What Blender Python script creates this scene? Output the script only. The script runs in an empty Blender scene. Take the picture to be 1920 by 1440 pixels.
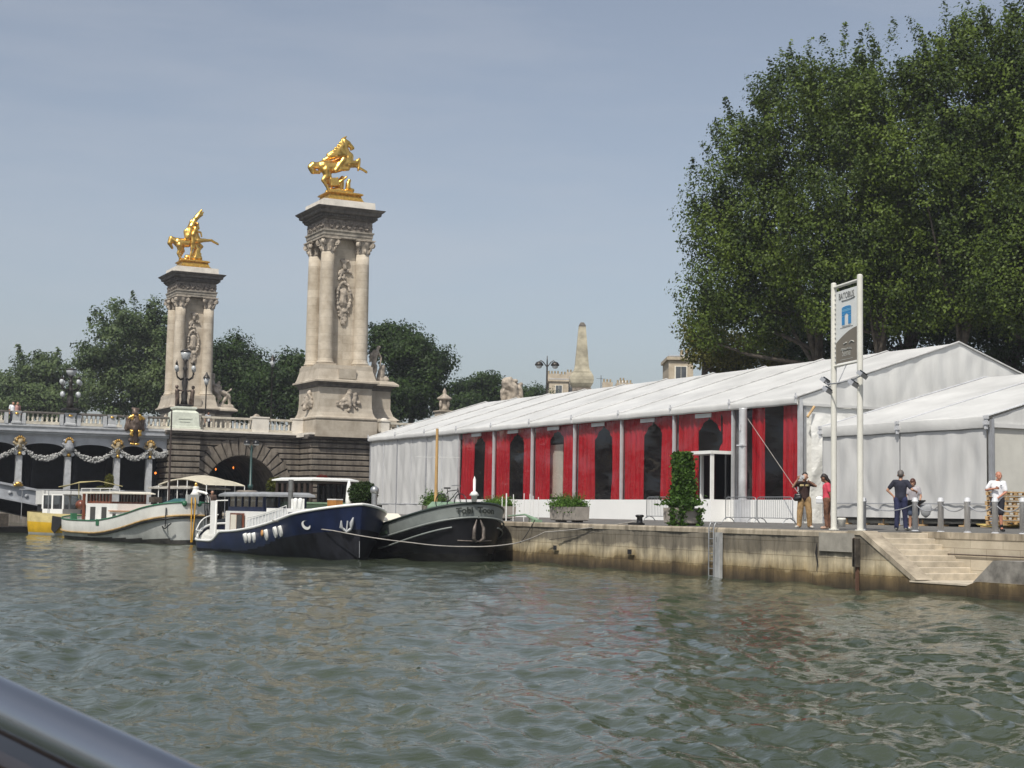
import bpy, math, random
import numpy as np
from mathutils import Vector, Matrix, Euler
rnd = random.Random(7)
sc = bpy.context.scene
COL = sc.collection
# ------------------------------------------------------------------ camera
FPX = 2900.0                       # focal length in pixels of the 1920 px wide photograph
CAMZ = 2.0
def _n(v): return Vector(v).normalized()
_yc = _n((-1487/FPX, -215/FPX, -1))
_r1 = Vector((0, -240.3/FPX, -1)); _r2 = Vector((1000/FPX, -257.3/FPX, -1))
_zc = _r1.cross(_r2).normalized()
if _zc.y < 0: _zc = -_zc
_yc = (_yc - _zc*_yc.dot(_zc)).normalized()
_xc = _yc.cross(_zc).normalized()
RW = Matrix((_xc, _yc, _zc))       # rows: world axes in camera space, so RW @ cam_vector = world vector
CAMP = Vector((0, 0, CAMZ))
cam = bpy.data.cameras.new('camera'); camo = bpy.data.objects.new('camera', cam); COL.objects.link(camo)
camo.matrix_world = Matrix.Translation(CAMP) @ RW.to_4x4()
cam.sensor_width = 36; cam.lens = 36*FPX/1920; cam.clip_start = .05; cam.clip_end = 6000
cam.dof.use_dof = True; cam.dof.focus_distance = 70; cam.dof.aperture_fstop = 24
sc.camera = camo
FWD = RW @ Vector((0, 0, -1))
def ray(x, y): return RW @ Vector(((x-960)/FPX, -(y-720)/FPX, -1))
def onX(x, y, X): r = ray(x, y); return CAMP + r*(X/r.x)
def onY(x, y, Y): r = ray(x, y); return CAMP + r*(Y/r.y)
def onZ(x, y, Z): r = ray(x, y); return CAMP + r*((Z-CAMZ)/r.z)
def dep(x, y, d): return CAMP + ray(x, y)*d
# ------------------------------------------------------------------ sun, sky
SUN_DIR = _n((-.74, -.67, 1.32))   # towards the sun
w = bpy.data.worlds.new('World'); sc.world = w; w.use_nodes = True
nt = w.node_tree; nt.nodes.clear()
sky = nt.nodes.new('ShaderNodeTexSky'); sky.sky_type = 'NISHITA'; sky.sun_disc = False
sky.sun_elevation = math.asin(SUN_DIR.z); sky.sun_rotation = math.atan2(SUN_DIR.x, SUN_DIR.y)
sky.altitude = 50; sky.air_density = 1.0; sky.dust_density = 2.4; sky.ozone_density = 1.6
tc = nt.nodes.new('ShaderNodeTexCoord')
mp = nt.nodes.new('ShaderNodeMapping'); mp.inputs['Scale'].default_value = (1.2, 1.2, 7.0); mp.inputs['Rotation'].default_value = (.12, .08, 0)
no = nt.nodes.new('ShaderNodeTexNoise'); no.inputs['Scale'].default_value = 2.2; no.inputs['Detail'].default_value = 6; no.inputs['Roughness'].default_value = .6
rp = nt.nodes.new('ShaderNodeMapRange'); rp.inputs['From Min'].default_value = .42; rp.inputs['From Max'].default_value = .78
rp.inputs['To Max'].default_value = .38
mx = nt.nodes.new('ShaderNodeMix'); mx.data_type = 'RGBA'; mx.inputs['B'].default_value = (4.6, 4.8, 5.2, 1)
bg = nt.nodes.new('ShaderNodeBackground'); bg.inputs['Strength'].default_value = .118
out = nt.nodes.new('ShaderNodeOutputWorld')
hs = nt.nodes.new('ShaderNodeHueSaturation'); hs.inputs['Saturation'].default_value = .64
L = nt.links.new
L(tc.outputs['Generated'], mp.inputs['Vector']); L(mp.outputs['Vector'], no.inputs['Vector']); L(no.outputs['Fac'], rp.inputs['Value'])
L(sky.outputs['Color'], hs.inputs['Color']); L(hs.outputs['Color'], mx.inputs['A']); L(rp.outputs['Result'], mx.inputs['Factor']); L(mx.outputs['Result'], bg.inputs['Color']); L(bg.outputs['Background'], out.inputs['Surface'])
sun = bpy.data.lights.new('sun', 'SUN'); sun.energy = 4.3; sun.angle = math.radians(.6); sun.color = (1, .95, .86)
suno = bpy.data.objects.new('sun', sun); COL.objects.link(suno)
suno.rotation_euler = SUN_DIR.to_track_quat('Z', 'Y').to_euler(); suno.location = (0, 0, 60)
sc.view_settings.view_transform = 'Standard'; sc.view_settings.look = 'None'; sc.view_settings.gamma = 1
sc.view_settings.exposure = 0.0
sc.cycles.max_bounces = 6; sc.cycles.transparent_max_bounces = 12; sc.cycles.volume_bounces = 0
# ------------------------------------------------------------------ materials
def mat(name, col, rough=.7, metal=0, var=.18, scale=2.0, bump=0.0, bscale=None, streak=None, spec=.5, mixcol=None, mixamt=.5):
    m = bpy.data.materials.new(name); m.use_nodes = True; t = m.node_tree; b = t.nodes['Principled BSDF']
    b.inputs['Roughness'].default_value = rough; b.inputs['Metallic'].default_value = metal; b.inputs['Specular IOR Level'].default_value = spec
    g = t.nodes.new('ShaderNodeNewGeometry'); vec = g.outputs['Position']
    if streak:
        mpn = t.nodes.new('ShaderNodeMapping'); mpn.inputs['Scale'].default_value = streak; t.links.new(vec, mpn.inputs['Vector']); vec = mpn.outputs['Vector']
    n = t.nodes.new('ShaderNodeTexNoise'); n.inputs['Scale'].default_value = scale; n.inputs['Detail'].default_value = 7; n.inputs['Roughness'].default_value = .62
    t.links.new(vec, n.inputs['Vector'])
    r = t.nodes.new('ShaderNodeValToRGB')
    c2 = mixcol or tuple(max(0, c*(1-var*1.6)) for c in col); c1 = tuple(min(1, c*(1+var*.7)) for c in col)
    r.color_ramp.elements[0].position = .32; r.color_ramp.elements[0].color = (*c2, 1)
    r.color_ramp.elements[1].position = .66 if not mixcol else .32+mixamt*.6; r.color_ramp.elements[1].color = (*c1, 1)
    t.links.new(n.outputs['Fac'], r.inputs['Fac']); t.links.new(r.outputs['Color'], b.inputs['Base Color'])
    if bump:
        n2 = t.nodes.new('ShaderNodeTexNoise'); n2.inputs['Scale'].default_value = bscale or scale*4; n2.inputs['Detail'].default_value = 5
        t.links.new(g.outputs['Position'], n2.inputs['Vector'])
        bn = t.nodes.new('ShaderNodeBump'); bn.inputs['Strength'].default_value = min(1, bump*10); bn.inputs['Distance'].default_value = bump
        t.links.new(n2.outputs['Fac'], bn.inputs['Height']); t.links.new(bn.outputs['Normal'], b.inputs['Normal'])
    return m
def stone_blocks(name, c1, c2, mortar, bw=1.1, bh=.42, bump=.02, msize=.012, dirt=None, plane='XZ'):
    m = mat(name, c1, .85, var=.2, scale=1.2, bump=bump, bscale=9); t = m.node_tree; b = t.nodes['Principled BSDF']
    g = [n for n in t.nodes if n.type == 'NEW_GEOMETRY'][0]; ramp = [n for n in t.nodes if n.type == 'VALTORGB'][0]
    sp = t.nodes.new('ShaderNodeSeparateXYZ'); cb = t.nodes.new('ShaderNodeCombineXYZ'); ad = t.nodes.new('ShaderNodeMath'); ad.operation = 'ADD'
    t.links.new(g.outputs['Position'], sp.inputs['Vector']); t.links.new(sp.outputs['X'], ad.inputs[0]); t.links.new(sp.outputs['Y'], ad.inputs[1])
    t.links.new(ad.outputs[0], cb.inputs['X']); t.links.new(sp.outputs['Z'], cb.inputs['Y'])
    br = t.nodes.new('ShaderNodeTexBrick'); br.inputs['Scale'].default_value = 1; br.inputs['Brick Width'].default_value = bw; br.inputs['Row Height'].default_value = bh
    br.inputs['Mortar Size'].default_value = msize; br.inputs['Mortar Smooth'].default_value = .3
    br.inputs['Color1'].default_value = (*c1, 1); br.inputs['Color2'].default_value = (*c2, 1); br.inputs['Mortar'].default_value = (*mortar, 1)
    t.links.new(cb.outputs[0], br.inputs['Vector'])
    mixn = t.nodes.new('ShaderNodeMix'); mixn.data_type = 'RGBA'; mixn.blend_type = 'MULTIPLY'; mixn.inputs['Factor'].default_value = .75
    ramp.color_ramp.elements[0].color = (.55, .52, .48, 1); ramp.color_ramp.elements[1].color = (1, 1, 1, 1)
    t.links.new(br.outputs['Color'], mixn.inputs['A']); t.links.new(ramp.outputs['Color'], mixn.inputs['B']); t.links.new(mixn.outputs['Result'], b.inputs['Base Color'])
    if dirt:
        n = t.nodes.new('ShaderNodeTexNoise'); n.inputs['Scale'].default_value = 1.0; n.inputs['Detail'].default_value = 8; n.inputs['Roughness'].default_value = .7
        mpn = t.nodes.new('ShaderNodeMapping'); mpn.inputs['Scale'].default_value = (2.2, 2.2, .35); t.links.new(g.outputs['Position'], mpn.inputs['Vector']); t.links.new(mpn.outputs['Vector'], n.inputs['Vector'])
        mr = t.nodes.new('ShaderNodeMapRange'); mr.inputs['From Min'].default_value = .45; mr.inputs['From Max'].default_value = .65
        m2 = t.nodes.new('ShaderNodeMix'); m2.data_type = 'RGBA'; m2.blend_type = 'MULTIPLY'; m2.inputs['B'].default_value = (*dirt, 1)
        t.links.new(n.outputs['Fac'], mr.inputs['Value']); t.links.new(mr.outputs['Result'], m2.inputs['Factor']); t.links.new(mixn.outputs['Result'], m2.inputs['A']); t.links.new(m2.outputs['Result'], b.inputs['Base Color'])
    return m
def leafmat(name, col, col2, trans=.35):
    m = bpy.data.materials.new(name); m.use_nodes = True; t = m.node_tree; b = t.nodes['Principled BSDF']; o = t.nodes['Material Output']
    g = t.nodes.new('ShaderNodeNewGeometry'); n = t.nodes.new('ShaderNodeTexNoise'); n.inputs['Scale'].default_value = .45; n.inputs['Detail'].default_value = 3
    t.links.new(g.outputs['Position'], n.inputs['Vector'])
    a = t.nodes.new('ShaderNodeMath'); a.operation = 'MULTIPLY_ADD'; a.inputs[1].default_value = .5; t.links.new(g.outputs['Random Per Island'], a.inputs[0])
    s = t.nodes.new('ShaderNodeMath'); s.operation = 'MULTIPLY_ADD'; s.inputs[1].default_value = 1.9; s.inputs[2].default_value = -.72; t.links.new(n.outputs['Fac'], s.inputs[0]); t.links.new(s.outputs[0], a.inputs[2])
    r = t.nodes.new('ShaderNodeValToRGB'); r.color_ramp.elements[0].color = (*col, 1); r.color_ramp.elements[1].color = (*col2, 1); r.color_ramp.elements[0].position = .1; r.color_ramp.elements[1].position = .9
    t.links.new(a.outputs[0], r.inputs['Fac']); t.links.new(r.outputs['Color'], b.inputs['Base Color']); b.inputs['Roughness'].default_value = .5; b.inputs['Specular IOR Level'].default_value = .18
    tr = t.nodes.new('ShaderNodeBsdfTranslucent'); t.links.new(r.outputs['Color'], tr.inputs['Color'])
    mxs = t.nodes.new('ShaderNodeMixShader'); mxs.inputs[0].default_value = trans
    t.links.new(b.outputs[0], mxs.inputs[1]); t.links.new(tr.outputs[0], mxs.inputs[2]); t.links.new(mxs.outputs[0], o.inputs['Surface'])
    return m
def fabric(name, col, trans=.12, bump=.03, streak=(1.2, 1.2, .25), rough=.55, var=.05):
    m = mat(name, col, rough, var=var, scale=1.2, streak=streak, spec=.35); t = m.node_tree; b = t.nodes['Principled BSDF']; o = t.nodes['Material Output']
    g = [n for n in t.nodes if n.type == 'NEW_GEOMETRY'][0]
    mpn = t.nodes.new('ShaderNodeMapping'); mpn.inputs['Scale'].default_value = streak; t.links.new(g.outputs['Position'], mpn.inputs['Vector'])
    n = t.nodes.new('ShaderNodeTexNoise'); n.inputs['Scale'].default_value = 1.6; n.inputs['Detail'].default_value = 3; n.inputs['Distortion'].default_value = .8; t.links.new(mpn.outputs['Vector'], n.inputs['Vector'])
    bn = t.nodes.new('ShaderNodeBump'); bn.inputs['Strength'].default_value = 1; bn.inputs['Distance'].default_value = bump; t.links.new(n.outputs['Fac'], bn.inputs['Height']); t.links.new(bn.outputs['Normal'], b.inputs['Normal'])
    if trans:
        tr = t.nodes.new('ShaderNodeBsdfTranslucent'); tr.inputs['Color'].default_value = (*col, 1)
        mxs = t.nodes.new('ShaderNodeMixShader'); mxs.inputs[0].default_value = trans
        t.links.new(b.outputs[0], mxs.inputs[1]); t.links.new(tr.outputs[0], mxs.inputs[2]); t.links.new(mxs.outputs[0], o.inputs['Surface'])
    return m
def film(name, alpha=.25, tint=(.8, .8, .8), rough=.06, bump=.02, glassy=.12, haze=.0):
    m = bpy.data.materials.new(name); m.use_nodes = True; t = m.node_tree; t.nodes.clear()
    o = t.nodes.new('ShaderNodeOutputMaterial'); tr = t.nodes.new('ShaderNodeBsdfTransparent'); tr.inputs[0].default_value = (*tint, 1)
    gl = t.nodes.new('ShaderNodeBsdfGlossy'); gl.inputs['Roughness'].default_value = rough
    df = t.nodes.new('ShaderNodeBsdfDiffuse'); df.inputs[0].default_value = (.7, .7, .7, 1)
    fr = t.nodes.new('ShaderNodeLayerWeight'); fr.inputs[0].default_value = .5
    pw = t.nodes.new('ShaderNodeMath'); pw.operation = 'POWER'; pw.inputs[1].default_value = 4.0; t.links.new(fr.outputs['Facing'], pw.inputs[0])
    g = t.nodes.new('ShaderNodeNewGeometry'); mpn = t.nodes.new('ShaderNodeMapping'); mpn.inputs['Scale'].default_value = (.5, .5, 1.1); mpn.inputs['Rotation'].default_value = (.35, 0, 0)
    n = t.nodes.new('ShaderNodeTexNoise'); n.inputs['Scale'].default_value = 1.1; n.inputs['Detail'].default_value = 3; n.inputs['Distortion'].default_value = 1.2
    bn = t.nodes.new('ShaderNodeBump'); bn.inputs['Distance'].default_value = bump; bn.inputs['Strength'].default_value = 1
    t.links.new(g.outputs['Position'], mpn.inputs['Vector']); t.links.new(mpn.outputs[0], n.inputs['Vector']); t.links.new(n.outputs['Fac'], bn.inputs['Height'])
    t.links.new(bn.outputs[0], gl.inputs['Normal']); t.links.new(bn.outputs[0], fr.inputs['Normal'])
    ad = t.nodes.new('ShaderNodeMath'); ad.operation = 'MULTIPLY_ADD'; ad.inputs[1].default_value = .9; ad.inputs[2].default_value = .035+glassy*.3; t.links.new(pw.outputs[0], ad.inputs[0])
    m0 = t.nodes.new('ShaderNodeMixShader'); m0.inputs[0].default_value = haze; t.links.new(tr.outputs[0], m0.inputs[1]); t.links.new(df.outputs[0], m0.inputs[2])
    m1 = t.nodes.new('ShaderNodeMixShader'); t.links.new(ad.outputs[0], m1.inputs[0]); t.links.new(m0.outputs[0], m1.inputs[1]); t.links.new(gl.outputs[0], m1.inputs[2])
    t.links.new(m1.outputs[0], o.inputs[0]); return m
def emis(name, col, s):
    m = bpy.data.materials.new(name); m.use_nodes = True; b = m.node_tree.nodes['Principled BSDF']; b.inputs['Base Color'].default_value = (*col, 1)
    b.inputs['Emission Color'].default_value = (*col, 1); b.inputs['Emission Strength'].default_value = s; return m
m_stone = stone_blocks('limestone', (.56, .50, .41), (.47, .41, .325), (.34, .30, .24), 1.3, .62, .015, .010)
m_stone2 = stone_blocks('limestone_plain', (.48, .43, .355), (.43, .38, .31), (.34, .30, .25), 1.6, .8, .02, .006)
m_carve = mat('carved_stone', (.38, .33, .27), .9, var=.35, scale=3, bump=.03, bscale=8)
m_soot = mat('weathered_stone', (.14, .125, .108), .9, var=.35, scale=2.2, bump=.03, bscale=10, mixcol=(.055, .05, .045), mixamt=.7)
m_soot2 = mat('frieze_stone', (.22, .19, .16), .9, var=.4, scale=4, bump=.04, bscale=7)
m_white = mat('pale_stone', (.66, .62, .55), .8, var=.12, scale=1.5, bump=.008)
m_rust = stone_blocks('rusticated_stone', (.235, .205, .17), (.175, .152, .125), (.08, .07, .06), 1.5, 2.0, .04, .008, dirt=(.42, .41, .40))
m_groove = mat('joint_stone', (.055, .047, .04), .95, var=.3)
m_gold = mat('gilded_bronze', (.84, .53, .14), .36, 1, var=.12, scale=6, bump=.02, bscale=9)
m_gold2 = mat('dull_gilding', (.62, .38, .08), .4, .8, var=.3, scale=5, bump=.01)
m_bronze = mat('dark_bronze', (.055, .05, .045), .45, .6, var=.3, scale=6)
m_bronze2 = mat('brown_bronze', (.13, .095, .075), .5, .5, var=.3, scale=4)
m_globe = mat('lamp_glass', (.45, .47, .48), .15, var=.1)
m_steel = mat('bridge_paint', (.36, .375, .40), .5, var=.14, scale=1.5)
m_steel2 = mat('bridge_paint_pale', (.42, .43, .44), .5, var=.14, scale=3)
m_under = mat('under_shade', (.022, .024, .03), .7, var=.3)  # steel coloured near-black to paint the shade under the deck
m_balus = mat('balustrade_stone', (.52, .48, .40), .8, var=.2, scale=2, bump=.01)
m_ochre = mat('garland_ochre', (.34, .27, .16), .7, var=.4, scale=5)
m_garl = mat('garland_paint', (.35, .35, .34), .6, var=.3, scale=6, bump=.04, bscale=9)
m_canvas = fabric('tent_canvas', (.60, .60, .59), bump=.018, var=.08)
m_roof = fabric('tent_roof_canvas', (.64, .64, .625), trans=.1, bump=.04, streak=(.35, .35, .35), rough=.5, var=.11)
m_gable = fabric('gable_canvas', (.69, .69, .67), trans=.1, bump=.025, streak=(.9, .9, .3), var=.08)
m_sheet = fabric('white_tarpaulin', (.84, .84, .81), trans=.12, bump=.06, streak=(1.2, 1.2, 1.4), rough=.35)
m_kick = mat('white_panel', (.82, .82, .80), .4, var=.03, scale=.6)
m_alu = mat('grey_aluminium', (.36, .37, .39), .45, .3, var=.12)
m_aluL = mat('light_aluminium', (.55, .56, .57), .4, .3, var=.1)
m_red = fabric('red_curtain', (.60, .006, .020), trans=.18, bump=.05, streak=(5, 5, .25), rough=.6, var=.15)
m_dark = mat('void_shade', (.014, .013, .014), .9, var=.2)  # near-black standing in for the shade inside openings
m_inner = mat('interior_shade', (.045, .043, .045), .8, var=.3, scale=.5)  # colour stands in for the shade inside the marquee
m_filmw = film('clear_plastic', glassy=.0, haze=.0, bump=.035, rough=.07)
m_glass = film('window_glass', tint=(.35, .38, .4), bump=.004, glassy=.25)
m_dglass = mat('dark_glass', (.02, .025, .03), .06, var=.1, spec=.9)
m_bark = mat('bark', (.07, .058, .045), .95, var=.4, scale=4, bump=.05, bscale=6)
m_asph = mat('quay_paving', (.13, .125, .115), .9, var=.25, scale=1.2, bump=.008)
m_conc = mat('planter_concrete', (.30, .27, .235), .9, var=.15, scale=3, bump=.006, bscale=30)
m_pole = mat('white_pole_paint', (.64, .63, .57), .45, var=.06)
m_poll = mat('grey_post_paint', (.52, .53, .55), .5, var=.12)
m_rope = mat('pale_rope', (.33, .31, .28), .9, var=.2)
m_rope2 = mat('dark_rope', (.05, .045, .04), .9, var=.2)
m_black = mat('black_paint', (.012, .012, .013), .35, var=.3)
m_wht = mat('white_gloss_paint', (.76, .76, .73), .3, var=.06, scale=1.5)
m_cream = mat('cream_paint', (.70, .66, .56), .4, var=.08)
m_iron = mat('galvanised_iron', (.33, .34, .35), .4, .6, var=.15)
m_wood = mat('varnished_wood', (.16, .045, .02), .35, var=.3, scale=5)
m_pine = mat('pale_timber', (.50, .34, .17), .8, var=.25, scale=4, mixcol=(.28, .18, .09), mixamt=.5)
m_mast = mat('varnished_mast', (.48, .30, .12), .4, var=.15)
m_green = mat('green_paint', (.03, .14, .07), .4, var=.2)
m_sage = mat('sage_green_paint', (.20, .30, .20), .45, var=.15)
m_tarp = mat('teal_tarpaulin', (.02, .085, .09), .6, var=.2, bump=.02, bscale=3)
m_yellow = mat('yellow_paint', (.62, .38, .02), .4, var=.12)
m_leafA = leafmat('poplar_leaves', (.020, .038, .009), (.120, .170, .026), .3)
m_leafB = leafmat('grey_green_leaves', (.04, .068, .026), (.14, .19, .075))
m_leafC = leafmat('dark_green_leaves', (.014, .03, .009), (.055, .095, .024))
m_leafY = leafmat('yellow_green_leaves', (.04, .055, .01), (.17, .16, .03))
m_leafP = leafmat('planter_leaves', (.03, .07, .01), (.13, .24, .04))
m_leafR = leafmat('red_leaves', (.12, .015, .01), (.28, .05, .03))
# ------------------------------------------------------------------ mesh helper
WM = {}
class MB:
    def __init__(s): s.v = []; s.f = []; s.m = []; s.s = []
    def add(s, vs, fs, mi=0, sm=False, T=None):
        n = len(s.v)
        s.v += [tuple(T @ Vector(p)) for p in vs] if T is not None else [tuple(p) for p in vs]
        for f in fs: s.f.append(tuple(i+n for i in f)); s.m.append(mi); s.s.append(sm)
        return s
    def box(s, x0, x1, y0, y1, z0, z1, mi=0, T=None):
        return s.add([(x0,y0,z0),(x1,y0,z0),(x1,y1,z0),(x0,y1,z0),(x0,y0,z1),(x1,y0,z1),(x1,y1,z1),(x0,y1,z1)],
            [(0,3,2,1),(4,5,6,7),(0,1,5,4),(1,2,6,5),(2,3,7,6),(3,0,4,7)], mi, False, T)
    def frus(s, c, a, b, z0, z1, mi=0):     # rectangular frustum, half sizes a at z0 and b at z1
        x, y = c
        return s.add([(x-a[0],y-a[1],z0),(x+a[0],y-a[1],z0),(x+a[0],y+a[1],z0),(x-a[0],y+a[1],z0),(x-b[0],y-b[1],z1),(x+b[0],y-b[1],z1),(x+b[0],y+b[1],z1),(x-b[0],y+b[1],z1)],
            [(0,3,2,1),(4,5,6,7),(0,1,5,4),(1,2,6,5),(2,3,7,6),(3,0,4,7)], mi)
    def rprof(s, c, prof, mi=0):            # stacked rectangular profile [(hx,hy,z)]
        x, y = c; vs = []; fs = []
        for hx, hy, z in prof: vs += [(x-hx,y-hy,z),(x+hx,y-hy,z),(x+hx,y+hy,z),(x-hx,y+hy,z)]
        for k in range(len(prof)-1):
            for i in range(4): fs.append((k*4+i, k*4+(i+1)%4, k*4+4+(i+1)%4, k*4+4+i))
        n = len(vs); fs += [(3,2,1,0), (n-4,n-3,n-2,n-1)]
        return s.add(vs, fs, mi)
    def cyl(s, p0, p1, r0, r1=None, n=10, mi=0, cap=True, sm=True, T=None):
        p0 = Vector(p0); p1 = Vector(p1); r1 = r0 if r1 is None else r1
        d = (p1-p0)
        if d.length < 1e-6: return s
        d.normalize(); u = d.orthogonal().normalized(); v = d.cross(u); vs = []
        for p, r in ((p0, r0), (p1, r1)):
            for i in range(n): a = 2*math.pi*i/n; vs.append(p+u*(r*math.cos(a))+v*(r*math.sin(a)))
        s.add(vs, [(i, (i+1)%n, n+(i+1)%n, n+i) for i in range(n)], mi, sm, T)
        if cap: s.add(vs, [tuple(range(n-1, -1, -1)), tuple(range(n, 2*n))], mi, False, T)
        return s
    def tube(s, pts, r, n=8, mi=0, T=None, cap=True):
        pts = [Vector(p) for p in pts]; rs = r if isinstance(r, (list, tuple)) else [r]*len(pts); vs = []; fs = []; u = None
        for k, p in enumerate(pts):
            d = (pts[min(k+1, len(pts)-1)]-pts[max(k-1, 0)]).normalized()
            if u is None: u = d.orthogonal().normalized()
            u = (u-d*u.dot(d)).normalized(); v = d.cross(u)
            for i in range(n): a = 2*math.pi*i/n; vs.append(p+u*(rs[k]*math.cos(a))+v*(rs[k]*math.sin(a)))
        for k in range(len(pts)-1):
            for i in range(n): fs.append((k*n+i, k*n+(i+1)%n, k*n+n+(i+1)%n, k*n+n+i))
        s.add(vs, fs, mi, True, T)
        if cap: s.add(vs, [tuple(range(n-1, -1, -1)), tuple(range(len(vs)-n, len(vs)))], mi, False, T)
        return s
    def lathe(s, prof, c=(0,0,0), n=12, mi=0, T=None, sx=1, sy=1):
        vs = []; fs = []
        for r, z in prof:
            for i in range(n): a = 2*math.pi*i/n; vs.append((c[0]+r*math.cos(a)*sx, c[1]+r*math.sin(a)*sy, c[2]+z))
        for k in range(len(prof)-1):
            for i in range(n): fs.append((k*n+i, k*n+(i+1)%n, k*n+n+(i+1)%n, k*n+n+i))
        fs += [tuple(range(n-1, -1, -1)), tuple(range(len(vs)-n, len(vs)))]
        return s.add(vs, fs, mi, True, T)
    def sph(s, c, r, n=10, m=6, mi=0, T=None):
        r = (r, r, r) if not hasattr(r, '__len__') else r; vs = [(c[0], c[1], c[2]-r[2])]; fs = []
        for j in range(1, m):
            a = math.pi*j/m
            for i in range(n): b = 2*math.pi*i/n; vs.append((c[0]+r[0]*math.sin(a)*math.cos(b), c[1]+r[1]*math.sin(a)*math.sin(b), c[2]-r[2]*math.cos(a)))
        vs.append((c[0], c[1], c[2]+r[2])); e = len(vs)-1
        for i in range(n): fs.append((0, 1+(i+1)%n, 1+i)); fs.append((e, e-n+i, e-n+(i+1)%n))
        for j in range(m-2):
            for i in range(n): a = 1+j*n; fs.append((a+i, a+(i+1)%n, a+n+(i+1)%n, a+n+i))
        return s.add(vs, fs, mi, True, T)
    def prism(s, poly, a, b, axis='Y', mi=0, T=None):   # polygon in the other two axes, from a to b along axis
        def P(p, t): return (p[0], t, p[1]) if axis == 'Y' else (t, p[0], p[1]) if axis == 'X' else (p[0], p[1], t)
        n = len(poly); vs = [P(p, a) for p in poly]+[P(p, b) for p in poly]
        return s.add(vs, [tuple(range(n)), tuple(range(2*n-1, n-1, -1))]+[(i, n+i, n+(i+1)%n, (i+1)%n) for i in range(n)], mi, False, T)
    def grid(s, fn, nu, nv, mi=0, sm=True, T=None):
        vs = [fn(i/nu, j/nv) for j in range(nv+1) for i in range(nu+1)]
        return s.add(vs, [(j*(nu+1)+i, j*(nu+1)+i+1, (j+1)*(nu+1)+i+1, (j+1)*(nu+1)+i) for j in range(nv) for i in range(nu)], mi, sm, T)
    def build(s, name, mats, parent=None, world=False):
        if not isinstance(mats, (list, tuple)): mats = [mats]
        vs = s.v
        if parent is not None and world:
            I = WM.get(parent.name, Matrix()).inverted(); vs = [tuple(I @ Vector(p)) for p in vs]
        me = bpy.data.meshes.new(name); me.from_pydata(vs, [], s.f)
        for m in mats: me.materials.append(m)
        me.polygons.foreach_set('material_index', s.m); me.polygons.foreach_set('use_smooth', s.s)
        import bmesh
        bm = bmesh.new(); bm.from_mesh(me); bmesh.ops.recalc_face_normals(bm, faces=bm.faces); bm.to_mesh(me); bm.free()
        me.update(); o = bpy.data.objects.new(name, me); COL.objects.link(o)
        if parent is not None: o.parent = parent; WM[o.name] = WM.get(parent.name, Matrix())
        return o
def thing(name, label, cat, loc=(0,0,0), rz=0, group=None):
    o = bpy.data.objects.new(name, None); COL.objects.link(o); o.location = loc; o.rotation_euler = (0, 0, rz); o.empty_display_size = .3
    WM[o.name] = Matrix.Translation(Vector(loc)) @ Matrix.Rotation(rz, 4, 'Z')
    return tag(o, label, cat, group)
def tag(o, label, cat, group=None):
    o['label'] = label; o['category'] = cat
    if group: o['group'] = group
    return o
def struct(o): o['kind'] = 'structure'; return o
def kids(o): return [c for c in COL.objects if c.parent == o]
def dup(root, loc, rz=None, label=None, scale=None):
    r = root.copy(); COL.objects.link(r); r.location = loc
    if rz is not None: r.rotation_euler = (0, 0, rz)
    if label: r['label'] = label
    if scale: r.scale = (scale,)*3
    for ch in kids(root):
        c = ch.copy(); COL.objects.link(c); c.parent = r
        for g in kids(ch): d = g.copy(); COL.objects.link(d); d.parent = c
    return r
def capmesh(caps, n=10):
    mb = MB()
    for c in caps:
        p0, r0, p1, r1 = Vector(c[0]), c[1], Vector(c[2]), c[3]
        mb.sph(p0, r0, n, 6)
        if (p1-p0).length > 1e-4: mb.cyl(p0, p1, r0, r1, n); mb.sph(p1, r1, n, 6)
    return mb
def organic(name, caps, m, parent=None, voxel=.03, extra=None, smooth=2, world=False, noise=0):
    mb = capmesh(caps)
    if extra: extra(mb)
    if world and parent is not None:
        I = WM[parent.name].inverted(); mb.v = [tuple(I @ Vector(p)) for p in mb.v]
    o = mb.build(name+'_tmp', m)
    md = o.modifiers.new('r', 'REMESH'); md.mode = 'VOXEL'; md.voxel_size = voxel; md.use_smooth_shade = True
    if smooth: sm_ = o.modifiers.new('s', 'SMOOTH'); sm_.iterations = smooth; sm_.factor = .5
    dg = bpy.context.evaluated_depsgraph_get(); me = bpy.data.meshes.new_from_object(o.evaluated_get(dg)); old = o.data
    bpy.data.objects.remove(o); bpy.data.meshes.remove(old)
    if noise:
        co = np.empty(len(me.vertices)*3); me.vertices.foreach_get('co', co); co = co.reshape(-1, 3)
        co += noise*np.sin(co[:, [1, 2, 0]]*9+co[:, [2, 0, 1]]*7); me.vertices.foreach_set('co', co.ravel())
    me.name = name; 
    if not len(me.materials): me.materials.append(m)
    me.polygons.foreach_set('use_smooth', [True]*len(me.polygons))
    q = bpy.data.objects.new(name, me); COL.objects.link(q)
    if parent is not None: q.parent = parent; WM[q.name] = WM.get(parent.name, Matrix())
    return q
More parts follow.
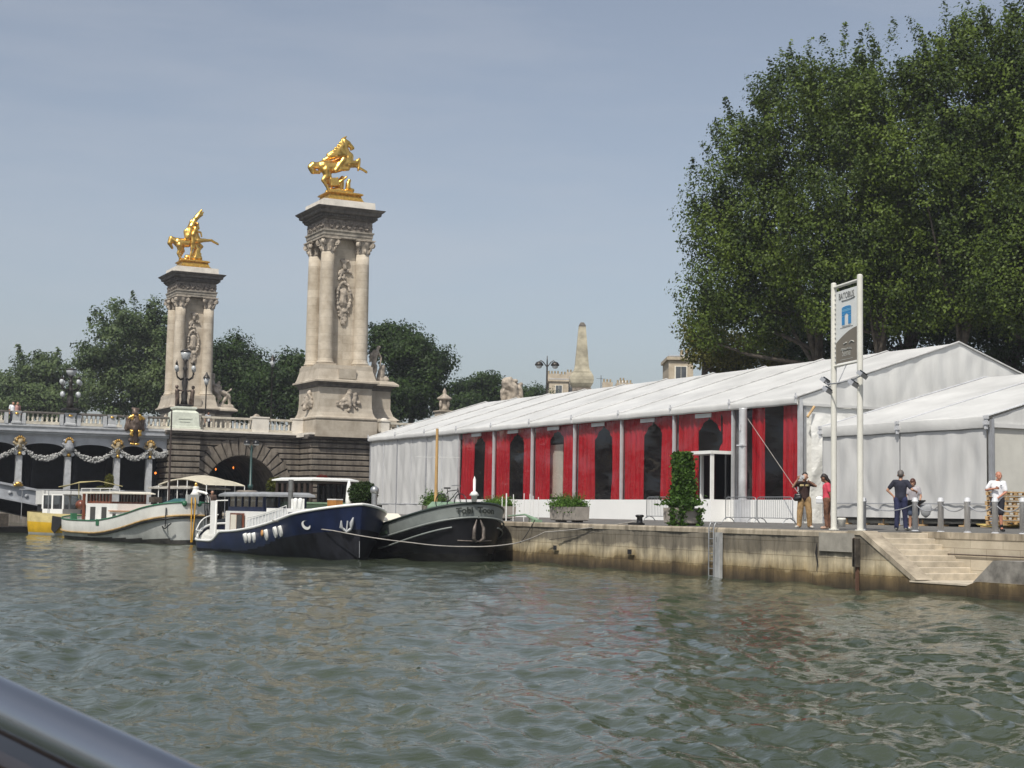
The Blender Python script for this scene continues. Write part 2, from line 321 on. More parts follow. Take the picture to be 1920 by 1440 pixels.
def npmesh(name, V, F4, m, parent=None, world=False, smooth=False):
    V = np.asarray(V, dtype=np.float32); F4 = np.asarray(F4, dtype=np.int32)
    if parent is not None and world:
        I = np.array(WM[parent.name].inverted()); V = V @ I[:3, :3].T.astype(np.float32) + I[:3, 3].astype(np.float32)
    me = bpy.data.meshes.new(name); me.vertices.add(len(V)); me.vertices.foreach_set('co', V.ravel().astype(np.float32))
    k = F4.shape[1]; me.loops.add(F4.size); me.loops.foreach_set('vertex_index', F4.ravel()); me.polygons.add(len(F4))
    me.polygons.foreach_set('loop_start', np.arange(0, F4.size, k, dtype=np.int32)); me.polygons.foreach_set('use_smooth', [smooth]*len(F4))
    me.materials.append(m); me.update(calc_edges=True); me.validate()
    o = bpy.data.objects.new(name, me); COL.objects.link(o)
    if parent is not None: o.parent = parent; WM[o.name] = WM.get(parent.name, Matrix())
    return o
def leaf_quads(C, size, rg, upbias=.5, base=None):
    n = len(C); N = rg.normal(size=(n, 3)); N[:, 2] += upbias
    if base is not None: N = N*.55+base*1.25
    N /= np.linalg.norm(N, axis=1)[:, None]
    A = rg.normal(size=(n, 3)); U = np.cross(N, A); U /= np.linalg.norm(U, axis=1)[:, None]; Vv = np.cross(N, U)
    s = (size*rg.uniform(.6, 1.35, n))[:, None]
    V = np.stack([C-U*s*.5, C-Vv*s*.32, C+U*s*.5, C+Vv*s*.32], 1).reshape(-1, 3)
    return V, np.arange(4*n).reshape(-1, 4)
def text(name, body, size, m, parent, T, ext=.004, world=False, font_shear=0, xs=1, bold=0):
    cu = bpy.data.curves.new(name, 'FONT'); cu.body = body; cu.size = size; cu.extrude = ext; cu.align_x = 'CENTER'; cu.align_y = 'CENTER'; cu.offset = bold; cu.resolution_u = 3
    o = bpy.data.objects.new(name+'_tmp', cu); COL.objects.link(o); bpy.context.view_layer.update()
    dg = bpy.context.evaluated_depsgraph_get(); me = bpy.data.meshes.new_from_object(o.evaluated_get(dg)); bpy.data.objects.remove(o)
    mm = [tuple(v.co) for v in me.vertices]; ff = [tuple(p.vertices) for p in me.polygons]; bpy.data.meshes.remove(me)
    I = WM.get(parent.name, Matrix()).inverted() if (world and parent) else Matrix()
    out = []
    for p in mm:
        q = T(p[0]*xs, p[1], p[2]) if callable(T) else T @ Vector((p[0]*xs, p[1], p[2])); out.append(tuple(I @ Vector(q)))
    me = bpy.data.meshes.new(name); me.from_pydata(out, [], ff); me.materials.append(m); me.update()
    q = bpy.data.objects.new(name, me); COL.objects.link(q)
    if parent: q.parent = parent; WM[q.name] = WM.get(parent.name, Matrix())
    return q
# ================================================================== WATER
def build_water():
    rg = np.random.default_rng(3)
    R_ = [7.5]
    while R_[-1] < 210: R_.append(R_[-1]*1.0072+.004)
    R_ = np.array(R_); fa = math.atan2(FWD.x, FWD.y); A = np.linspace(fa-math.radians(33), fa+math.radians(33), 900)
    RR, AA = np.meshgrid(R_, A, indexing='ij'); X = RR*np.sin(AA); Y = RR*np.cos(AA); Z = np.zeros_like(X)
    X2 = X+.35*np.sin(Y*.31+X*.13); Y2 = Y+.35*np.sin(X*.27-Y*.11)
    for k in range(64):
        lam = .30*(5.0/.30)**rg.random(); th = rg.normal(math.radians(115), .62); ph = rg.random()*6.28
        kx = math.sin(th)*2*math.pi/lam; ky = math.cos(th)*2*math.pi/lam
        amp = .0050*lam**.50*rg.uniform(.5, 1.3); fade = np.clip(lam/(RR*.0072*2.6)-.25, 0, 1)
        s = np.sin(kx*X2+ky*Y2+ph+.6*np.sin(X*.19*1.3+k)+.6*np.sin(Y*.23+k*2))
        Z += amp*fade*(s + .35*np.cos(2*(kx*X2+ky*Y2+ph)))
    patch = .75+.45*np.sin(X*.11+1)*np.sin(Y*.083+X*.03)+.2*np.sin(X*.31-Y*.23)
    Z *= np.clip(patch, .35, 1.5)
    edge = np.minimum(np.clip((AA-A[0])/.05, 0, 1), np.clip((A[-1]-AA)/.05, 0, 1)); Z = Z*edge
    V = np.stack([X, Y, Z], -1).reshape(-1, 3); nr, na = X.shape
    i = np.arange(nr-1)[:, None]*na+np.arange(na-1)[None, :]; F4 = np.stack([i, i+1, i+na+1, i+na], -1).reshape(-1, 4)
    b = len(V); big = np.array([(-3000, -400, -.2), (32, -400, -.2), (32, 5000, -.2), (-3000, 5000, -.2)]); V = np.vstack([V, big]); F4 = np.vstack([F4, [[b, b+1, b+2, b+3]]])
    m = bpy.data.materials.new('river_water'); m.use_nodes = True; t = m.node_tree; p = t.nodes['Principled BSDF']
    p.inputs['Roughness'].default_value = .07; p.inputs['IOR'].default_value = 1.33; p.inputs['Specular IOR Level'].default_value = .5
    g = t.nodes.new('ShaderNodeNewGeometry'); mpn = t.nodes.new('ShaderNodeMapping'); mpn.inputs['Rotation'].default_value = (0, 0, math.radians(25)); mpn.inputs['Scale'].default_value = (1.0, 1.9, 1)
    n = t.nodes.new('ShaderNodeTexNoise'); n.inputs['Scale'].default_value = 3.0; n.inputs['Detail'].default_value = 4; n.inputs['Roughness'].default_value = .55; n.inputs['Distortion'].default_value = .5
    bn = t.nodes.new('ShaderNodeBump'); bn.inputs['Distance'].default_value = .020; bn.inputs['Strength'].default_value = 1
    n3 = t.nodes.new('ShaderNodeTexNoise'); n3.inputs['Scale'].default_value = .16; n3.inputs['Detail'].default_value = 4
    cr = t.nodes.new('ShaderNodeValToRGB'); cr.color_ramp.elements[0].color = (.038, .050, .031, 1); cr.color_ramp.elements[1].color = (.060, .072, .046, 1); cr.color_ramp.elements[0].position = .35; cr.color_ramp.elements[1].position = .68
    t.links.new(g.outputs['Position'], mpn.inputs['Vector']); t.links.new(mpn.outputs[0], n.inputs['Vector']); t.links.new(n.outputs['Fac'], bn.inputs['Height']); t.links.new(bn.outputs[0], p.inputs['Normal'])
    t.links.new(g.outputs['Position'], n3.inputs['Vector']); t.links.new(n3.outputs['Fac'], cr.inputs['Fac']); t.links.new(cr.outputs[0], p.inputs['Base Color'])
    return struct(npmesh('water', V, F4, m, smooth=True))
build_water()
# ================================================================== GROUND, QUAY
QX = 29.0
def gz(x): return 1.6+.010*(x-QX)
mb = MB(); mb.add([(29.5,35.2,gz(29.5)),(63.4,35.2,gz(63.4)),(63.4,160,gz(63.4)),(29.5,160,gz(29.5))], [(0,1,2,3)])
mb.add([(31.4,-60,gz(31.4)),(63.4,-60,gz(63.4)),(63.4,35.2,gz(63.4)),(31.4,35.2,gz(31.4))], [(0,1,2,3)])
struct(mb.build('quay_pavement', m_asph))
mb = MB(); mb.add([(64.2,-300,7.7),(3000,-300,7.7),(3000,4000,7.7),(64.2,4000,7.7)], [(0,1,2,3)])
mb.add([(28,160.5,7.6),(64.2,160.5,7.6),(64.2,4000,7.6),(28,4000,7.6)], [(0,1,2,3)])
mb.add([(-3000,300,6.0),(28,300,6.0),(28,4000,6.0),(-3000,4000,6.0)], [(0,1,2,3)])
m_ground = mat('park_ground', (.13, .125, .09), .95, var=.3, scale=.2)
struct(mb.build('street_ground', m_ground))
# quay wall material: grey stained top, pale tan middle, brown wet foot
def quay_mat():
    m = mat('quay_wall_stone', (.36, .30, .20), .9, var=.2, scale=1.0, bump=.03, bscale=5); t = m.node_tree; b = t.nodes['Principled BSDF']; g = [n for n in t.nodes if n.type == 'NEW_GEOMETRY'][0]
    sp = t.nodes.new('ShaderNodeSeparateXYZ'); t.links.new(g.outputs['Position'], sp.inputs[0])
    n = t.nodes.new('ShaderNodeTexNoise'); n.inputs['Scale'].default_value = .8; n.inputs['Detail'].default_value = 9; n.inputs['Roughness'].default_value = .68; t.links.new(g.outputs['Position'], n.inputs['Vector'])
    mpn = t.nodes.new('ShaderNodeMapping'); mpn.inputs['Scale'].default_value = (1.4, 1.4, .22); t.links.new(g.outputs['Position'], mpn.inputs['Vector'])
    n2 = t.nodes.new('ShaderNodeTexNoise'); n2.inputs['Scale'].default_value = 1.5; n2.inputs['Detail'].default_value = 8; n2.inputs['Roughness'].default_value = .7; t.links.new(mpn.outputs[0], n2.inputs['Vector'])
    a = t.nodes.new('ShaderNodeMath'); a.operation = 'MULTIPLY_ADD'; a.inputs[1].default_value = .75; t.links.new(n.outputs['Fac'], a.inputs[0])
    s = t.nodes.new('ShaderNodeMath'); s.operation = 'SUBTRACT'; s.inputs[1].default_value = .375; t.links.new(sp.outputs['Z'], s.inputs[0]); t.links.new(s.outputs[0], a.inputs[2])
    r = t.nodes.new('ShaderNodeValToRGB'); e = r.color_ramp.elements; e[0].position = 0; e[0].color = (.045, .034, .018, 1); e[1].position = 1.0; e[1].color = (.24, .21, .165, 1)
    for p_, c in ((.10, (.085, .06, .03)), (.22, (.15, .105, .048)), (.26, (.30, .235, .13)), (.40, (.46, .39, .265)), (.49, (.38, .33, .235)), (.56, (.185, .16, .12)), (.8, (.165, .145, .112))):
        q = e.new(p_); q.color = (*c, 1)
    dv = t.nodes.new('ShaderNodeMath'); dv.operation = 'DIVIDE'; dv.inputs[1].default_value = 1.75; t.links.new(a.outputs[0], dv.inputs[0]); t.links.new(dv.outputs[0], r.inputs['Fac'])
    mr = t.nodes.new('ShaderNodeMapRange'); mr.inputs['From Min'].default_value = .36; mr.inputs['From Max'].default_value = .66; mr.inputs['To Min'].default_value = .5; mr.inputs['To Max'].default_value = 1.3; t.links.new(n2.outputs['Fac'], mr.inputs[0])
    cb = t.nodes.new('ShaderNodeVectorMath'); cb.operation = 'SCALE'; t.links.new(r.outputs[0], cb.inputs[0]); t.links.new(mr.outputs[0], cb.inputs['Scale'])
    cb2 = t.nodes.new('ShaderNodeCombineXYZ'); t.links.new(sp.outputs['Y'], cb2.inputs['X']); t.links.new(sp.outputs['Z'], cb2.inputs['Y'])
    wn = t.nodes.new('ShaderNodeVectorMath'); wn.operation = 'MULTIPLY_ADD'; wn.inputs[1].default_value = (.05, .05, .05); t.links.new(n.outputs['Color'], wn.inputs[0]); t.links.new(cb2.outputs[0], wn.inputs[2])
    bk = t.nodes.new('ShaderNodeTexBrick'); bk.inputs['Scale'].default_value = 1; bk.inputs['Brick Width'].default_value = 1.9; bk.inputs['Row Height'].default_value = .43; bk.inputs['Mortar Size'].default_value = .012; bk.inputs['Mortar Smooth'].default_value = .4
    bk.inputs['Color1'].default_value = (1, 1, 1, 1); bk.inputs['Color2'].default_value = (.84, .83, .8, 1); bk.inputs['Mortar'].default_value = (.42, .38, .32, 1); t.links.new(wn.outputs[0], bk.inputs['Vector'])
    ml_ = t.nodes.new('ShaderNodeMix'); ml_.data_type = 'RGBA'; ml_.blend_type = 'MULTIPLY'; ml_.inputs['Factor'].default_value = .8; t.links.new(cb.outputs[0], ml_.inputs['A']); t.links.new(bk.outputs['Color'], ml_.inputs['B'])
    t.links.new(ml_.outputs['Result'], b.inputs['Base Color']); return m
m_quay = quay_mat()
m_cap = mat('quay_coping', (.36, .31, .235), .85, var=.35, scale=1.3, bump=.015, bscale=8, streak=(1, 1.6, .5), mixcol=(.15, .125, .09), mixamt=.55)
m_patch = mat('repair_concrete', (.30, .28, .24), .85, var=.22, scale=2, bump=.01)
qw = thing('quay_wall', 'long stained stone quay wall with pale coping along the river', 'quay wall', (29, 40, 0))
mb = MB(); rg = np.random.default_rng(5)
def qface(u, v):
    y = 35.0+u*(113-35.0); z = -1.2+v*(2.64); r = random.Random(int(u*4000)*977+int(v*100))
    return (29.0 - .035*math.sin(y*1.7+z*3)*math.sin(z*2.1+y*.4) - (.02 if z < .4 else 0) + r.uniform(-.012, .012), y, z)
mb.grid(qface, 460, 14)
mb.box(29.06, 29.6, 35.0, 113, -1.2, 1.435)
mb.build('wall_face', m_quay, qw, True)
mb = MB(); y = 35.1
while y < 112.9:
    l = rnd.uniform(1.3, 2.1); j = rnd.uniform(-.02, .02)
    mb.rprof((29.235+j*.5, y+l/2), [(.262, l/2-.004, 1.44), (.262, l/2-.004, 1.565), (.235, l/2-.03, gz(29.2)+.012)]); y += l
mb.build('coping', m_cap, qw, True)
# weep holes: near-black plates painting the shade inside
for (px, py) in ((1042, 1027), (1182, 1035)):
    p = onX(px, py, 28.93); mb = MB(); mb.box(28.90, 29.02, p.y-.17, p.y+.17, p.z-.10, p.z+.12, 0); mb.box(28.885, 28.9, p.y-.13, p.y+.13, p.z-.07, p.z+.09, 1); mb.build('drain_hole', [m_quay, m_dark], qw, True)
a = onX(1537, 1000, 28.97).y; b2 = onX(1604, 1000, 28.97).y
mb = MB(); mb.box(28.925, 29.3, b2, (a+b2)/2-.006, 1.02, 1.56); mb.box(28.935, 29.3, (a+b2)/2+.006, a, 1.02, 1.56); mb.build('concrete_patch', m_patch, qw, True)
# vertical crack / timber fenders
p = onX(1533, 1010, 28.95); mb = MB(); mb.tube([(28.93, p.y, 1.25), (28.93, p.y+.05, .95), (28.93, p.y-.03, .7), (28.93, p.y+.02, .42)], [.012, .03, .02, .008], 5); mb.build('crack', m_dark, qw, True)
f = thing('fender_post', 'dark weathered timber fender bolted to the quay wall beside the steps', 'fender', onX(1603, 1100, 28.8))
p = onX(1603, 1050, 28.8); mb = MB(); mb.box(28.76, 28.92, p.y-.08, p.y+.08, .62, 1.42, 0); mb.build('timber', m_bark, f, True)
mb = MB(); mb.box(28.84, 28.92, p.y-.04, p.y+.04, -.3, .62, 0); mb.box(28.76, 28.8, p.y-.02, p.y+.03, .62, 1.44); mb.build('rusty_rail', mat('rusty_iron', (.10, .05, .03), .9), f, True)
# steps going down to the landing
st = thing('quay_steps', 'pale stone stairs leading down from the quay to the landing stage', 'steps', (30.3, 34, .3))
N = 8; YT, YB, XT, XO = 35.0, 32.75, 31.36, 29.45
m_step = mat('step_stone', (.50, .44, .345), .85, var=.2, scale=2.2, bump=.008); m_step2 = stone_blocks('landing_wall_stone', (.50, .44, .34), (.44, .39, .30), (.27, .23, .17), 1.25, .30, .008, .009)
for k in range(N):
    z1 = 1.60-.155*k; y1 = YT-(YT-YB)/N*k; mb = MB(); yb = y1-(YT-YB)/N-.02
    x1 = XT-.0-k*.0
    mb.rprof(((XO+x1)/2, (yb+(YT+.2 if k == 0 else y1))/2), [((x1-XO)/2, ((YT+.2 if k == 0 else y1)-yb)/2, z1-.40), ((x1-XO)/2, ((YT+.2 if k == 0 else y1)-yb)/2, z1-.012), ((x1-XO)/2-.01, ((YT+.2 if k == 0 else y1)-yb)/2-.014, z1)])
    mb.build('step', m_step, st, True)
mb = MB(); mb.box(28.93, 31.36, 20.0, YB-.01, -.9, .29); mb.build('landing_face', m_quay, st, True); mb = MB(); mb.box(28.91, 31.355, 20, YB-.005, .293, .335); mb.build('landing', m_step, st, True)
# sloping outer parapet (stringer)
mb = MB(); mb.prism([(YT+.15, 1.60), (YT-.25, 1.60), (YB-.1, .36), (YB-.1, -.9), (YT+.15, -.9)], 28.96, 29.43, 'X'); mb.build('stringer_wall', m_quay, st, True)
mb = MB(); mb.prism([(YT+.35, 1.64), (YT-.28, 1.64), (YB-.28, .36), (YB-.05, .34), (YT-.18, 1.52), (YT+.35, 1.52)], 28.93, 29.47, 'X'); mb.build('sloping_coping', m_cap, st, True)
mb = MB(); mb.prism([(30.55, .05), (30.35, .42), (29.65, .98), (20, 1.0), (20, -.9), (30.55, -.9)], 28.93, 29.9, 'X'); mb.build('low_parapet', mat('grey_parapet_stone', (.24, .225, .20), .9, var=.4, scale=2, bump=.02), st, True)
mb = MB(); mb.prism([(30.55, .30), (30.2, .42), (20, .44), (20, -.9), (30.2, -.9)], 28.87, 28.91, 'X'); mb.box(28.84, 28.87, 20, 30.1, -.9, .12); mb.build('parapet_foot', m_quay, st, True)
# retaining wall beyond the stairs
rw = thing('landing_wall', 'pale block retaining wall behind the stairs at the right edge', 'wall', (31.9, 30, 0))
mb = MB(); mb.box(31.36, 31.8, -60, 34.98, -.9, 1.45); mb.build('wall_face', m_step2, rw, True)
mb = MB(); y = -20.
while y < 34.9:
    l = min(rnd.uniform(1.2, 1.9), 34.98-y+.001)
    if l < .2: break
    mb.box(31.34, 31.82, y, y+l-.012, 1.453, gz(31.6)+.01); y += l
mb.build('coping', m_cap, rw, True)
mb = MB(); mb.cyl((31.31, 10, 1.02), (31.31, 34.0, 1.02), .018, n=6); mb.build('iron_rail', mat('rail_rust', (.07, .05, .04), .8), rw, True)
# street embankment wall behind the tents
ew = thing('embankment_wall', 'high stone embankment wall of the street behind the marquees', 'wall', (63.8, 40, 0))
mb = MB(); mb.box(63.4, 64.2, -60, 160, 0, 7.69); mb.build('wall_face', m_rust, ew, True)
# far river bank
fb = thing('far_embankment', 'distant stone river embankment seen under the bridge', 'wall', (-40, 300, 0))
mb = MB(); mb.box(-400, 28.2, 299, 300, -1, 6.02); mb.build('wall_face', m_stone2, fb, True)
bk = thing('downstream_quay', 'stone quay wall downstream beyond the bridge', 'wall', (28.5, 230, 0))
mb = MB(); mb.box(28, 28.5, 160.6, 299, -1, 7.62); mb.build('wall_face', m_rust, bk, True)
# ================================================================== BRIDGE
YF = 114.5
def balus(parent, a, b, z0, h=1.05, axis='X', fix=0, m=m_balus, sp=.34, railm=None):
    """balusters and rails from a to b along an axis"""
    def P(t, d, z): return (t, fix+d, z) if axis == 'X' else (fix+d, t, z)
    def bx(mb, t0, t1, d0, d1, z0_, z1_):
        if axis == 'X': mb.box(t0, t1, fix+d0, fix+d1, z0_, z1_)
        else: mb.box(fix+d0, fix+d1, t0, t1, z0_, z1_)
    mb = MB(); bx(mb, a, b, -.17, .17, z0, z0+.2); n = max(1, int((b-a)/sp)); pr = [(.10, 0), (.10, .05), (.055, .09), (.115, .24), (.10, .34), (.045, .5), (.075, .58), (.09, .62)]; s = (h-.36)/.62
    for i in range(n):
        t = a+(i+.5)*(b-a)/n; p = P(t, 0, z0+.2); mb.lathe([(r, z*s) for r, z in pr], p, 7)
    mb.build('balusters', m, parent, True)
    mb = MB(); bx(mb, a, b, -.2, .2, z0+h-.16, z0+h-.03); bx(mb, a, b, -.16, .16, z0+h-.03, z0+h+.0); mb.build('handrail', railm or m, parent, True)
# ---- abutment with the rusticated arch
ab = thing('bridge_abutment', 'rusticated stone bridge abutment with a round road arch', 'abutment', (35.4, 114.5, 1.6))
XA, XB = 29.6, 62.0; AC, AZ, RI, RO = 35.35, 3.05, 2.92, 4.12; YP = 111.9; XP = 40.0
mb = MB()
def backwall(x0, x1, y0, z0, z1): mb.box(x0, x1, y0, y0+.5, z0, z1, 1)
# recessed joint plane behind the courses
zs = [1.5+.43*k for k in range(14)]
def courses(x0, x1, y, ztop=7.3, side=None):
    for k, z in enumerate(zs):
        if z > ztop-.1: break
        z1 = min(z+.43-.07, ztop); yield z, z1, x0, x1
def wallrow(x0, x1, y0):
    for z, z1, a, b in courses(x0, x1, y0):
        segs = [(a, b)]
        if a < AC < b:
            zm = (z+z1)/2
            rad = RO*(1.03 if z < AZ else 1)
            h = math.sqrt(max(0, rad**2-max(0, zm-AZ)**2)) if zm-AZ < rad else 0
            if h > 0: segs = [(a, AC-h-.04), (AC+h+.04, b)]
        for p, q in segs:
            if q-p < .05: continue
            x = p
            while x < q-.01:
                l = min(rnd.uniform(1.5, 2.3), q-x)
                if q-x-l < .6: l = q-x
                e = rnd.uniform(-.015, .015)
                mb.rprof(((x+x+l)/2, y0+.2), [(l/2-.006, .16, z), (l/2-.004, .27+e, z+.05), (l/2-.004, .27+e, z1-.05), (l/2-.006, .16, z1)], 0); x += l
wallrow(31.9, XP-.1, YF)
wallrow(XA, 31.9, YF-.55)
wallrow(XP, XB, YP)
for z, z1, a, b in courses(0, 0, 0):          # left-facing returns
    mb.rprof((XP+.2, (YP+YF)/2+.1), [(.16, (YF-YP)/2-.05, z), (.27, (YF-YP)/2, z+.05), (.27, (YF-YP)/2, z1-.05), (.16, (YF-YP)/2-.05, z1)], 0)
    mb.rprof((XA+.2, YF+18.5), [(.16, 18.7, z), (.27, 18.75, z+.05), (.27, 18.75, z1-.05), (.16, 18.7, z1)], 0)
mb.build('rusticated_courses', [m_rust, m_groove], ab, True)
mb = MB()
# joint plane with arch hole as fan
n = 28; pts = [(AC+RI*1.0*math.cos(math.pi*i/n), AZ+RI*math.sin(math.pi*i/n)) for i in range(n+1)]; pts = [(AC+RI, 1.3)]+pts+[(AC-RI, 1.3)]
top = [(XP+.2, 1.3)]+[(XP+.2 if i < n*.2 else 31.7 if i > n*.8 else AC+(XP+.2-AC)*math.cos(math.pi*i/n), 7.35) for i in range(n+1)]+[(31.7, 1.3)]
vs = [(x, YF+.10, z) for x, z in pts]+[(x, YF+.10, z) for x, z in top]; k = len(pts)
mb.add(vs, [(i, i+1, k+i+1, k+i) for i in range(k-1)])
vs = [(x, YF+.1, z) for x, z in pts]+[(x, 152, z) for x, z in pts]
mb.add(vs, [(i, i+1, k+i+1, k+i) for i in range(k-1)], 1)
mb.box(XA+.1, 31.75, YF-.45, 152, -1, 7.3, 0); mb.box(XP+.08, XB, YP+.1, 152, 0, 7.35, 0); mb.box(31.75, XP+.08, YF+.9, YF+1.3, 6.2, 7.35, 0)
mb.box(31.7, XP+.2, 150, 150.3, 1.5, 7.3, 2)  # black sheet closing the tunnel end, painting its shade
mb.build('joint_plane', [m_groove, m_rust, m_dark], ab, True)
for i in range(19):                            # voussoirs
    a0 = math.pi*i/19+.012; a1 = math.pi*(i+1)/19-.012; am = (a0+a1)/2; ro = RO+(.1 if i % 2 else -.02)+(.12 if i == 9 else 0); mb = MB()
    P = lambda r, a: (AC+r*math.cos(a), AZ+r*math.sin(a)); y0 = YF-.10-(.06 if i == 9 else 0)
    mb.prism([P(RI-.02, a0), P(RI-.02, a1), P(ro, a1), P(ro, a0)], y0+.04, YF+.6, 'Y'); mb.prism([P(RI+.03, a0+.018), P(RI+.03, a1-.018), P(ro-.06, a1-.014), P(ro-.06, a0+.014)], y0, y0+.04, 'Y')
    mb.build('voussoir', m_rust, ab, True)
mb = MB()
def corn(x0, x1, y0, m=0):
    mb.box(x0-.0, x1, y0-.15, y0+1, 7.33, 7.46, 1); mb.box(x0, x1, y0-.42, y0+1, 7.463, 7.63, 1); mb.box(x0, x1, y0-.5, y0+1, 7.633, 7.78, 0)
corn(31.95, XP-.5, YF); corn(XA-.35, 31.95, YF-.5); corn(XP-.42, XB, YP)
mb.box(XP-.5, XP+.5, YP+.7, YF+.5, 7.463, 7.779, 0)
mb.build('cornice', [m_white, m_soot], ab, True)
mb = MB(); mb.box(31.8, XP+.2, YF+.4, 152, 6.9, 7.6); mb.box(XA, 31.8, YF, 152, 7.31, 7.6); mb.box(XP+.2, XB, YP+.5, 152, 7.36, 7.6); mb.build('roadway', m_asph, ab, True)
# orange tunnel lamps
m_or = emis('orange_lamp', (1, .25, .04), 2.2)
for i, (px, py) in enumerate(((404, 880), (437, 877), (474, 877))):
    p = onY(px, py, 122); t = thing('tunnel_lamp', ['leftmost', 'middle', 'rightmost'][i]+' orange tunnel light glowing inside the road arch', 'lamp', p, 0, 'orange lights inside the arch')
    mb = MB(); mb.box(-.13, .13, -.05, .1, -.14, .14, 0); mb.build('housing', m_black, t); mb = MB(); mb.sph((0, -.08, 0), (.055, .05, .10), 8, 5); mb.build('bulb', m_or, t)
p = onY(291, 887, 116.4); t = thing('tunnel_lamp', 'orange signal light on the river face below the bridge', 'lamp', p)
mb = MB(); mb.box(-.13, .25, -.05, .15, -.3, .15, 0); mb.build('housing', m_black, t); mb = MB(); mb.sph((0, -.08, 0), (.08, .05, .09), 8, 5); mb.build('bulb', m_or, t)
# balustrades of the abutment
mb = MB()
for x0, x1, y in ((31.2, 31.9, YF-.25), (36.0, 37.3, YF-.1), (39.2, 40.1, YF-.1)): mb.box(x0, x1, y-.22, y+.25, 7.783, 8.86); mb.box(x0-.05, x1+.05, y-.27, y+.3, 8.863, 8.96); mb.build('pier_block', m_white, ab, True); mb = MB()
mb.box(45.6, 46.3, YP-.12, YP+.4, 7.783, 8.86); mb.box(45.55, 46.35, YP-.17, YP+.45, 8.863, 8.95); mb.sph((45.95, YP+.14, 8.95), (.34, .24, .22), 10, 6); mb.build('pier_block', m_white, ab, True); mb = MB()
mb.box(50.4, 51.4, YP-.12, YP+.4, 7.783, 8.95)
mb.build('pier_block', m_white, ab, True)
balus(ab, 31.95, 35.98, 7.783, axis='X', fix=YF-.08); balus(ab, 37.32, 39.18, 7.783, axis='X', fix=YF-.08); balus(ab, 46.35, 50.38, 7.783, axis='X', fix=YP+.1); balus(ab, 51.42, 60, 7.783, axis='X', fix=YP+.1)
# candelabra pedestal
mb = MB(); mb.rprof((30.7, YF-.1), [(1.12, .75, 7.783), (1.12, .75, 7.95), (1.05, .7, 7.97), (.98, .66, 9.0), (.72, .5, 9.2), (.74, .52, 9.22), (.86, .6, 9.3), (.86, .6, 9.42), (.7, .5, 9.45)]); mb.box(30.15, 31.15, YF-.815, YF-.78, 8.5, 8.62); mb.box(30.2, 31.0, YF-.82, YF-.785, 8.3, 8.36)
mb.build('pedestal', mat('greenish_white_stone', (.60, .63, .54), .7, var=.12), ab, True)
m_gold3 = mat('worn_ochre_gilding', (.40, .24, .06), .45, .5, var=.4, scale=6)
# ---- steel river span
br = thing('steel_arch_bridge', 'grey painted steel arch bridge with garlands and gilded masks', 'bridge', (10, 133, 7))
def archz(x): t = (x+25)/54.; return 7.35-6.1*t*t
XL = -79
mb = MB()
for (yy) in (YF+.1, 151.4):
    mb = MB()
    xs = [29.6-i*.9 for i in range(0, 121)]
    for a, b in zip(xs[:-1], xs[1:]):
        za, zb = archz(a), archz(b)
        vs = [(b, yy, zb-1.15), (a, yy, za-1.15), (a, yy+.5, za-1.15), (b, yy+.5, zb-1.15), (b, yy, zb), (a, yy, za), (a, yy+.5, za), (b, yy+.5, zb)]
        mb.add(vs, [(0,3,2,1),(4,5,6,7),(0,1,5,4),(2,3,7,6)], 0)
        for dz, hh, o in ((-1.17, .14, .16), (-.14, .16, .18)):
            vs = [(b, yy-o, zb+dz), (a, yy-o, za+dz), (a, yy+.1, za+dz), (b, yy+.1, zb+dz), (b, yy-o, zb+dz+hh), (a, yy-o, za+dz+hh), (a, yy+.1, za+dz+hh), (b, yy+.1, zb+dz+hh)]
            mb.add(vs, [(0,3,2,1),(4,5,6,7),(0,1,5,4),(2,3,7,6)], 0)
    for x in [28.6-i*1.13 for i in range(34)]: mb.lathe([(.16, 0), (.13, .06), (.05, .1)], (0, 0, 0), 8, 0, Matrix.Translation((x, yy-.02, archz(x)-.62)) @ Matrix.Rotation(math.pi/2, 4, 'X'))
    mb.build('arch_rib', m_steel, br, True)
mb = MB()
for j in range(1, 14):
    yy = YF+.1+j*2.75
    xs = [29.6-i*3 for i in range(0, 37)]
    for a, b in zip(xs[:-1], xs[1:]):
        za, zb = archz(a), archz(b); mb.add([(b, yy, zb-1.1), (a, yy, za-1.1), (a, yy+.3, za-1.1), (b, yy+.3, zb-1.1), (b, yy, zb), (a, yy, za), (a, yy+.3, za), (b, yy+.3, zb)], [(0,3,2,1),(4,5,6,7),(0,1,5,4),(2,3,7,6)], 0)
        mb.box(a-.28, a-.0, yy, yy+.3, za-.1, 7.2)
    if j in (2, 5, 9, 12): mb.add([(29.6, yy+.15, archz(29.6)), (0, yy+.15, archz(0)), (0, yy+.15, 7.3), (29.6, yy+.15, 7.3)], [(0, 1, 2, 3)])  # solid near-black sheets added so the space under the deck looks dark
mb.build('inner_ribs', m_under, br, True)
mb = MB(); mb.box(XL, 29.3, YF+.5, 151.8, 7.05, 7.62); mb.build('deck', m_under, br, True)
mb = MB()
